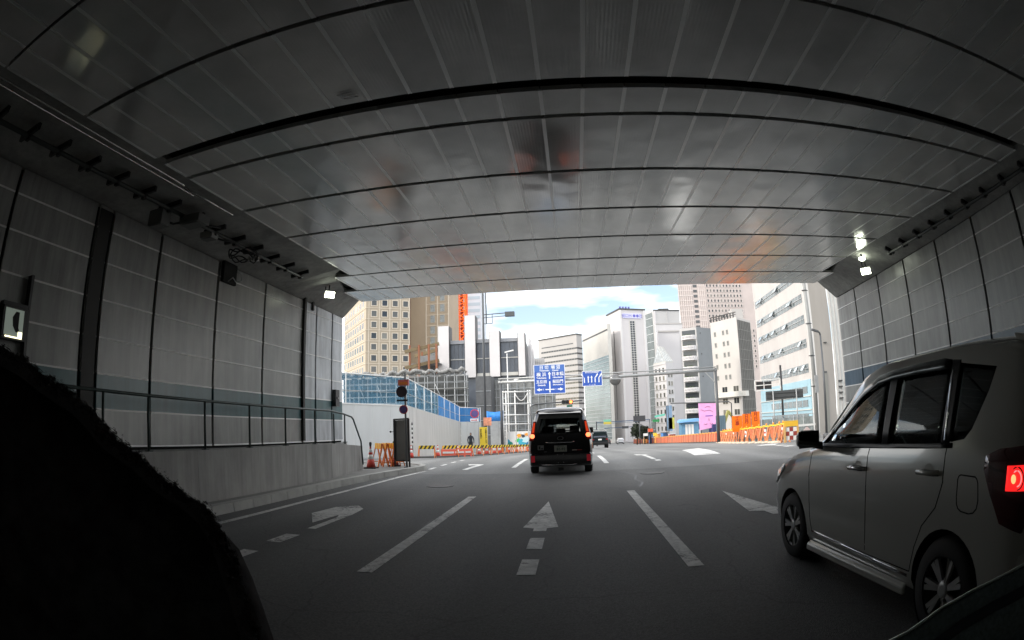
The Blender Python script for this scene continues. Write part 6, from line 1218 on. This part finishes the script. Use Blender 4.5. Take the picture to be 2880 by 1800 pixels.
rw = MB().prism([(-.56, 1.13), (.56, 1.13), (.50, 1.50), (-.50, 1.50)], -.3, .5, 'y').build('c', M_TRIMB); ws = MB().prism([(-.6, 1.08), (.6, 1.08), (.52, 1.62), (-.52, 1.62)], 3.2, 4.6, 'y').build('c', M_TRIMB)
sw = [MB().prism([(y0, 1.07), (y1, 1.07), (y1, 1.58), (y0 + .0, 1.58)], -1.2, 1.2, 'x').build('c', M_TRIMB) for y0, y1 in ((.35, 1.2), (1.35, 2.35), (2.5, 3.3))]
arch = [MB().lathe([(.35, a), (.35, b)], (0, y, .33), 28, 0, 'x', False).build('c', M_TRIMB) for y in (.85, 3.75) for a, b in ((-.95, -.5), (.5, .95))]
boolean(body, [inner, rw, ws] + sw + arch); shade(body)
mb = MB(); mb.hexa([(-.58, -.012, 1.10), (.58, -.012, 1.10), (.58, .0, 1.10), (-.58, .0, 1.10), (-.51, .035, 1.52), (.51, .035, 1.52), (.51, .045, 1.52), (-.51, .045, 1.52)]); mb.build('rear_window', glass_mat('privacy_glass', (.55, .58, .58)), vn)
screen(VT, 3.25, 4.05, .55, .60, 'windscreen', M_GLS, vn, 8)
for sg in (-1, 1):
    for y0, y1 in ((.35, 1.2), (1.35, 2.35), (2.5, 3.3)): VT.patch([(y0, 1.07), (y1, 1.07), (y1, 1.58), (y0, 1.58)], sg, -.012).build('side_window', M_GLSD, vn)
    for y in (.85, 3.75): wheel(vn, sg * .745, y, .32, sg, 5, .21)
    tl = MB(); tl.hexa([(sg * .70, -.025, .92), (sg * .83, -.012, .92), (sg * .84, .10, .92), (sg * .70, .02, .92), (sg * .63, -.0, 1.44), (sg * .70, .03, 1.44), (sg * .70, .14, 1.44), (sg * .63, .05, 1.44)]); tl = tl.build('tail_lamp', M_LR, vn, bevel=.015)
    mb = MB(); mb.sphere((sg * .735, -.02, 1.045), .062, 8, 0, (1, .4, .95)); mb.build('brake_bulb', M_LCORE, tl); mb = MB(); mb.hexa([(sg * .685, -.018, 1.14), (sg * .75, -.006, 1.14), (sg * .75, .06, 1.14), (sg * .685, .03, 1.14), (sg * .65, .004, 1.40), (sg * .695, .02, 1.40), (sg * .695, .08, 1.40), (sg * .65, .04, 1.40)]); mb.build('light_bar', mat('lamp_red_glow', (.6, .03, .01), .3, emit=(1, .08, .02), estr=.3), tl)
    mb = MB(); mb.box(sg * .73 - .05, sg * .73 + .05, -.078, -.03, .36, .53); mb.build('reflector', mat('reflector_red', (.35, .01, .02), .2, emit=(1, .05, .08), estr=.05), vn)
    mb = MB(); mb.box(sg * .90 - .10, sg * .90 + .10, 3.15, 3.25, 1.02, 1.22); mb.build('mirror', M_BLKC, vn, bevel=.03)
mb = MB(); mb.hexa([(-.80, -.06, .25), (.80, -.06, .25), (.84, .2, .22), (-.84, .2, .22), (-.80, -.05, .58), (.80, -.05, .58), (.84, .2, .60), (-.84, .2, .60)]); bp = mb.build('rear_bumper', M_BLKC, vn, bevel=.05)
mb = MB(); mb.tube([(-.5, -.075, .285), (-.2, -.085, .275), (.3, -.085, .275), (.42, -.075, .29)], .012, 6); mb.build('chrome_strip', M_CHR, bp)
for x, z in ((-.09, .545), (.07, .555), (-.07, .33), (.07, .34)): mb = MB(); mb.sphere((x, -.068, z), .013, 5); mb.build('bolt', M_CHR, bp)
mb = MB(); mb.tube([(-.38, -.02, .875), (-.3, -.03, .86), (.28, -.03, .86), (.36, -.02, .88)], .014, 6); mb.build('garnish', M_CHR, vn)
mb = MB(); mb.tube([(.075 * math.cos(a * PI / 10), -.022, .975 + .045 * math.sin(a * PI / 10)) for a in range(21)], .006, 6); mb.build('badge', mat('dull_chrome', (.2, .2, .21), .3, 1), vn)
pl = MB(); pl.box(-.165, .165, -.035, -.02, .62, .785); pl = pl.build('number_plate', mat('plate_grey', (.40, .40, .35), .5), vn)
mb = MB(); text_mb('品川 330', .045, mb, lambda x, y: (x, -.037, .76 + y)); text_mb('81-92', .10, mb, lambda x, y: (x + .01, -.037, .685 + y), bold=.002); mb.build('lettering', mat('plate_green', (.03, .07, .05), .5), pl, fix=False)
mb = MB(); mb.box(-.60, -.44, -.022, -.016, .68, .80); o = mb.build('sticker', mat('sticker_grey', (.25, .25, .25), .5), vn); mb = MB(); mb.box(-.575, -.53, -.025, -.0225, .70, .78); mb.box(-.51, -.46, -.025, -.0225, .70, .73); mb.build('sticker_mark', M_BLK, o)
mb = MB(); mb.box(.30, .43, -.022, -.016, .645, .665); mb.box(.44, .56, -.022, -.016, .645, .66, 1); mb.build('model_badge', [mat('badge_white', (.7, .6, .5), .4), mat('badge_red', (.6, .08, .05), .4)], vn)
mb = MB(); mb.box(-.44, -.36, -.024, -.016, .62, .635); mb.build('small_badge', M_CHR, vn)
mb = MB(); mb.tube([(-.1, -.02, 1.09), (.1, -.05, 1.10), (.34, -.035, 1.16)], .009, 6); mb.box(.14, .46, -.03, -.024, 1.155, 1.185); mb.build('rear_wiper', M_TRIMB, vn)
mb = MB(); mb.hexa([(-.56, -.08, 1.60), (.56, -.08, 1.60), (.58, .2, 1.70), (-.58, .2, 1.70), (-.55, -.08, 1.63), (.55, -.08, 1.63), (.58, .2, 1.745), (-.58, .2, 1.745)]); mb.build('roof_spoiler', M_BLKC, vn, bevel=.012)
for x in (-.38, .38): seat(vn, x, 1.0, .5, h=.55); seat(vn, x, 2.0, .45, h=.62); seat(vn, x, 2.9, .45, h=.62)
seat(vn, 0, 1.02, .5, h=.5)
mb = MB(); mb.box(-.07, .07, -.06, .2, .12, .2); mb.build('tow_hook', M_TRIMB, vn)
# ---------------------------------------------------------------- dark boxy off-roader and a small white car further down
ST = Car([(0, .45, .80, 1.02, 1.66, .68), (.04, .38, .86, 1.05, 1.72, .72), (.2, .34, .9, 1.08, 1.78, .75), (1.5, .33, .9, 1.08, 1.82, .76), (2.9, .33, .9, 1.06, 1.80, .75), (3.2, .33, .9, 1.04, 1.55, .73), (3.45, .34, .9, 1.02, 1.10, .74), (4.3, .36, .89, .98, 1.04, .74), (4.45, .42, .82, .85, .92, .68)])
sv_ = thing('off_roader', 'dark green-black boxy off-road car in front and right of the van', 'car', (2.87, 56, gz(56)), 0); z_ = 0
sv_.rotation_euler = (-.038, 0, 0)
M_SUV = paint('dark_green_paint', (.012, .022, .025), .2, .3)
body = ST.shell(0, 4.45, .15).build('body', M_SUV, sv_)
mb = MB(); mb.hexa([(-.66, -.012, 1.14), (.66, -.012, 1.14), (.66, .03, 1.14), (-.66, .03, 1.14), (-.6, .03, 1.58), (.6, .03, 1.58), (.6, .05, 1.58), (-.6, .05, 1.58)]); mb.build('rear_window', mat('suv_glass', (.05, .06, .09), .1), sv_)
for sg in (-1, 1):
    ST.patch([(.3, 1.12), (3.0, 1.12), (2.9, 1.6), (.3, 1.62)], sg, .006).build('side_window', MATS['suv_glass'], sv_)
    wheel(sv_, sg * .78, .85, .37, sg, 5, .24); wheel(sv_, sg * .78, 3.55, .37, sg, 5, .24)
    mb = MB(); mb.box(sg * .72 - .1, sg * .72 + .1, -.02, .03, .86, .96); mb.build('tail_lamp', M_LR, sv_)
mb = MB(); mb.box(-.18, .18, -.03, -.01, .82, .97); mb.build('number_plate', M_WP, sv_)
mb = MB(); mb.box(-.84, .84, -.06, .15, .42, .66); mb.build('rear_bumper', M_TRIMB, sv_, bevel=.04); mb = MB(); mb.box(-.8, .8, -.02, -.005, 1.05, 1.09); mb.build('chrome_strip', M_CHR, sv_)
mb = MB(); mb.box(-.7, .7, .3, 2.6, 1.84, 1.88); mb.build('roof_rack', M_WP, sv_)
WT = Car([(0, .35, .7, .8, 1.2, .5), (.1, .28, .8, .85, 1.35, .58), (.4, .22, .84, .88, 1.44, .6), (1.5, .2, .85, .88, 1.48, .62), (2.6, .2, .85, .86, 1.35, .6), (3.2, .2, .85, .82, .95, .62), (3.9, .25, .8, .7, .8, .6), (4.1, .35, .68, .6, .66, .5)])
def far_car(x, y, label, m):
    t = thing('small_car', label, 'car', (x, y, gz(y))); WT.shell(0, 4.1, .2).build('body', m, t)
    mb = MB(); mb.hexa([(-.56, -.01, .92), (.56, -.01, .92), (.56, .1, .92), (-.56, .1, .92), (-.48, .1, 1.3), (.48, .1, 1.3), (.48, .2, 1.3), (-.48, .2, 1.3)]); mb.build('rear_window', MATS['suv_glass'], t)
    for sg in (-1, 1):
        mb = MB(); mb.box(sg * .68 - .08, sg * .68 + .08, -.01, .05, .72, .86); mb.build('tail_lamp', M_LR, t)
        for yy in (.7, 3.3): mb = MB(); mb.lathe([(.3, -.1), (.3, .1)], (sg * .72, yy, .3), 16, 0, 'x'); mb.build('wheel', M_TYRE, t)
    mb = MB(); mb.box(-.6, .6, -.04, .1, .3, .5); mb.build('rear_bumper', M_TRIMB, t)
    return t
far_car(11.8, 131, 'small white car far down the street, nearest the far end of the orange barrier', paint('white_car', (.7, .7, .7), .3, 0)); far_car(8.2, 138, 'dark small car far down the street left of the white one', M_SUV); far_car(9.9, 150, 'dark small car farthest down the street', mat('car_grey', (.05, .05, .055), .3))
# ---------------------------------------------------------------- person walking by the hoarding
def skin_chain(name, verts, edges, radii, m, parent, sub=1, root=0):
    me = bpy.data.meshes.new(name); me.from_pydata(verts, edges, []); o = bpy.data.objects.new(name, me); C.objects.link(o); o.parent = parent; me.materials.append(m)
    md = o.modifiers.new('s', 'SKIN'); md.use_smooth_shade = True
    for i, r in enumerate(radii): me.skin_vertices[0].data[i].radius = (r, r) if not isinstance(r, tuple) else r
    me.skin_vertices[0].data[root].use_root = True
    md = o.modifiers.new('u', 'SUBSURF'); md.levels = sub; md.render_levels = sub
    return o
pn = thing('person', 'person in dark clothes walking along the white hoarding behind the barricades', 'person', (-8.45, 44.5, gz(44.5)))
M_CLO = mat('dark_jacket', (.03, .035, .045), .8); M_TRO = mat('dark_trousers', (.02, .02, .025), .85); M_SKN = mat('skin', (.45, .28, .20), .6); M_HAIR = mat('black_hair', (.012, .011, .010), .6)
vs = [(0, 0, .95), (0, 0, 1.12), (0, .01, 1.30), (0, .01, 1.42), (0, .02, 1.50), (0, .03, 1.60), (0, .04, 1.66),
      (-.18, 0, 1.38), (-.25, -.03, 1.12), (-.24, .06, .90), (-.24, .09, .82), (.18, 0, 1.38), (.26, .04, 1.13), (.27, -.04, .92), (.27, -.06, .84),
      (-.09, 0, .88), (-.10, .10, .50), (-.10, .02, .10), (-.10, .14, .04), (.09, 0, .88), (.10, -.06, .50), (.10, -.22, .14), (.10, -.12, .05)]
es = [(0, 1), (1, 2), (2, 3), (3, 4), (4, 5), (5, 6), (3, 7), (7, 8), (8, 9), (9, 10), (3, 11), (11, 12), (12, 13), (13, 14), (0, 15), (15, 16), (16, 17), (17, 18), (0, 19), (19, 20), (20, 21), (21, 22)]
rd = [(.15, .10), (.14, .10), (.17, .11), (.12, .09), .05, .085, .075, .07, .05, .038, .035, .07, .05, .038, .035, .085, .06, .042, .035, .085, .06, .042, .035]
skin_chain('body', vs, es, rd, M_CLO, pn, 2)
mb = MB(); mb.sphere((0, .035, 1.635), .1, 8, 0, (.82, .95, 1.1)); mb.build('hair', M_HAIR, pn)
mb = MB(); mb.sphere((0, -.035, 1.60), .075, 7, 0, (.9, .6, 1.15)); mb.build('face', M_SKN, pn)
for sg in (-1, 1): mb = MB(); mb.tube([(sg * .09, 0, .93), (sg * .10, .10 if sg < 0 else -.06, .50), (sg * .10, .02 if sg < 0 else -.22, .12)], .09, 10, r2=.06); mb.build('trouser_leg', M_TRO, pn)
for (hx, hy, hz, sg) in ((-.24, .09, .82, -1), (.27, -.06, .84, 1)):
    mb = MB(); mb.tube([(hx, hy, hz + .03), (hx, hy - .01, hz - .03), (hx, hy - .02, hz - .06)], .034, 8, r2=.028)
    for k, ln in enumerate((.065, .075, .07, .055)):
        fy = hy - .035 + .02 * k; mb.tube([(hx, fy, hz - .05), (hx - sg * .004, fy, hz - .05 - ln * .6), (hx - sg * .018, fy, hz - .05 - ln)], .009, 6, r2=.007)
    mb.tube([(hx - sg * .01, hy - .04, hz - .01), (hx - sg * .02, hy - .065, hz - .04), (hx - sg * .022, hy - .07, hz - .065)], .010, 6, r2=.008); mb.build('hand', M_SKN, pn)
mb = MB(); mb.tube([(0, -.078, 1.615), (0, -.095, 1.595), (0, -.080, 1.588)], .009, 6); mb.build('nose', M_SKN, pn)
for sg in (-1, 1): mb = MB(); mb.sphere((sg * .03, -.082, 1.622), .009, 4); mb.build('eye', M_BLK, pn); mb = MB(); mb.sphere((sg * .085, .01, 1.61), .02, 5, 0, (.4, .7, 1.2)); mb.build('ear', M_SKN, pn)
mb = MB(); mb.box(-.022, .022, -.086, -.080, 1.562, 1.568); mb.build('mouth', mat('lip', (.30, .12, .10), .6), pn)
# ---------------------------------------------------------------- own car: fuzzy dashboard cover (left) and dark ledge (right)
dc = thing('dashboard_cover', 'black fuzzy cover filling the lower left corner close to the camera', 'dashboard cover', (-.45, .35, 1.0))
out = [(-.50, .10, 1.425), (-.444, .223, 1.404), (-.431, .249, 1.395), (-.42, .27, 1.382), (-.403, .296, 1.368), (-.393, .308, 1.356), (-.384, .32, 1.34), (-.373, .332, 1.33), (-.359, .347, 1.317), (-.35, .354, 1.305), (-.335, .367, 1.292), (-.319, .378, 1.279), (-.308, .385, 1.262), (-.295, .384, 1.235), (-.283, .380, 1.205), (-.272, .373, 1.18), (-.255, .36, 1.14), (-.235, .34, 1.09)]
mb = MB(); n = len(out)
for (x, y, z) in out: mb.v += [(x + .45, y - .35, z - 1.0), (x * 1.02 + .45, y * 1.12 - .35, z - 1.03), (x * 1.05 + .45, y * 1.18 - .35, z - 1.25), (x + .45 + .005, y - .35 - .02, z - 1.35), (x + .44, y - .37, z - 1.12)]
for i in range(n - 1):
    for j in range(5): q = (j + 1) % 5; mb.f.append((5 * i + j, 5 * i + q, 5 * i + 5 + q, 5 * i + 5 + j)); mb.m.append(0); mb.sm.append(True)
mb.f.append((0, 1, 2, 3, 4)); mb.f.append(tuple(5 * (n - 1) + j for j in range(5))); mb.m += [0, 0]; mb.sm += [False, False]
M_FUZ = mat('black_fuzz', (.06, .06, .061), .98, spec=.05, var=.5, vscale=40); mb.build('cover', M_FUZ, dc)
def fuzz_mat(k, dens):
    m = bpy.data.materials.new('fuzz_%d' % k); m.use_nodes = True; t = m.node_tree; bb = t.nodes['Principled BSDF']; bb.inputs['Base Color'].default_value = (.06, .06, .06, 1); bb.inputs['Roughness'].default_value = 1; bb.inputs['Specular IOR Level'].default_value = 0
    c = nn(t, 'ShaderNodeTexCoord'); n_ = nn(t, 'ShaderNodeTexNoise'); n_.inputs['Scale'].default_value = 260; n_.inputs['Detail'].default_value = 3; t.links.new(c.outputs['Object'], n_.inputs[0])
    n3_ = nn(t, 'ShaderNodeTexNoise'); n3_.inputs['Scale'].default_value = 38; t.links.new(c.outputs['Object'], n3_.inputs[0]); a_ = nn(t, 'ShaderNodeMath', operation='ADD'); t.links.new(n_.outputs['Fac'], a_.inputs[0]); t.links.new(n3_.outputs['Fac'], a_.inputs[1])
    r_ = nn(t, 'ShaderNodeMapRange'); r_.inputs['From Min'].default_value = 1.28 - dens * .6; r_.inputs['From Max'].default_value = 1.42 - dens * .6; t.links.new(a_.outputs[0], r_.inputs[0]); t.links.new(r_.outputs[0], bb.inputs['Alpha']); return m
for k in range(7):          # pile of short fibres: thin layers, sparser towards the tips
    mb = MB(); d = .0016 * (k + 1); fm = fuzz_mat(k, 1 - k / 7)
    for i, (x, y, z) in enumerate(out):
        a_ = Vector(out[max(i - 1, 0)]); b_ = Vector(out[min(i + 1, n - 1)]); tg = (b_ - a_).normalized(); vw = (Vector((x, y, z)) - Vector((0, 0, 1.35))).normalized(); up_ = vw.cross(tg).normalized() * -1
        if up_.x + up_.z < 0: up_ = -up_
        p = Vector((x + .45, y - .35, z - 1.0)) + up_ * d; mb.v += [tuple(p - vw * .012 * (1 - k / 9) - up_ * .012), tuple(p), tuple(p + vw * .03 - up_ * .010)]
    for i in range(n - 1):
        for j in (0, 1): mb.f.append((3 * i + j, 3 * i + 3 + j, 3 * i + 4 + j, 3 * i + 1 + j)); mb.m.append(0); mb.sm.append(True)
    mb.build('fuzz', fm, dc, fix=False)
lg = thing('dashboard_ledge', 'dark glossy ledge with a thin silver strip in the lower right corner', 'dashboard ledge', (.62, .56, 1.0))
mb = MB(); A = [(.43, .72, .94), (.515, .655, .995), (.563, .626, 1.032), (.608, .595, 1.056), (.677, .533, 1.09), (.76, .45, 1.125)]
M_LEDGE = mat('ledge_dark', (.022, .03, .036), .35, .1); M_LEDGE2 = mat('ledge_black', (.15, .20, .21), .5, .1, var=.35, vscale=160)
for p in A: x, y, z = p[0] - .62, p[1] - .56, p[2] - 1.0; mb.v += [(x, y, z), (x + .006, y - .012, z - .002), (x + .03, y - .06, z - .035), (x + .06, y - .12, z - .12), (x + .02, y, z - .12)]
for i in range(len(A) - 1):
    for j in range(5): q = (j + 1) % 5; mb.f.append((5 * i + j, 5 * i + q, 5 * i + 5 + q, 5 * i + 5 + j)); mb.m.append(0); mb.sm.append(True)
mb.f.append((0, 1, 2, 3, 4)); mb.f.append(tuple(5 * (len(A) - 1) + j for j in range(5))); mb.m += [0, 0]; mb.sm += [False, False]; mb.build('ledge', M_LEDGE2, lg)
mb = MB(); mb.tube([(p[0] - .62, p[1] - .56, p[2] - .999) for p in A], .0026, 6); mb.build('silver_strip', mat('strip_silver', (.75, .82, .82), .35, .5), lg)
mb = MB(); mb.tube([(p[0] - .595, p[1] - .60, p[2] - 1.024) for p in A], .011, 10); mb.build('rubber_seal', mat('seal_blue', (.035, .045, .06), .4), lg)
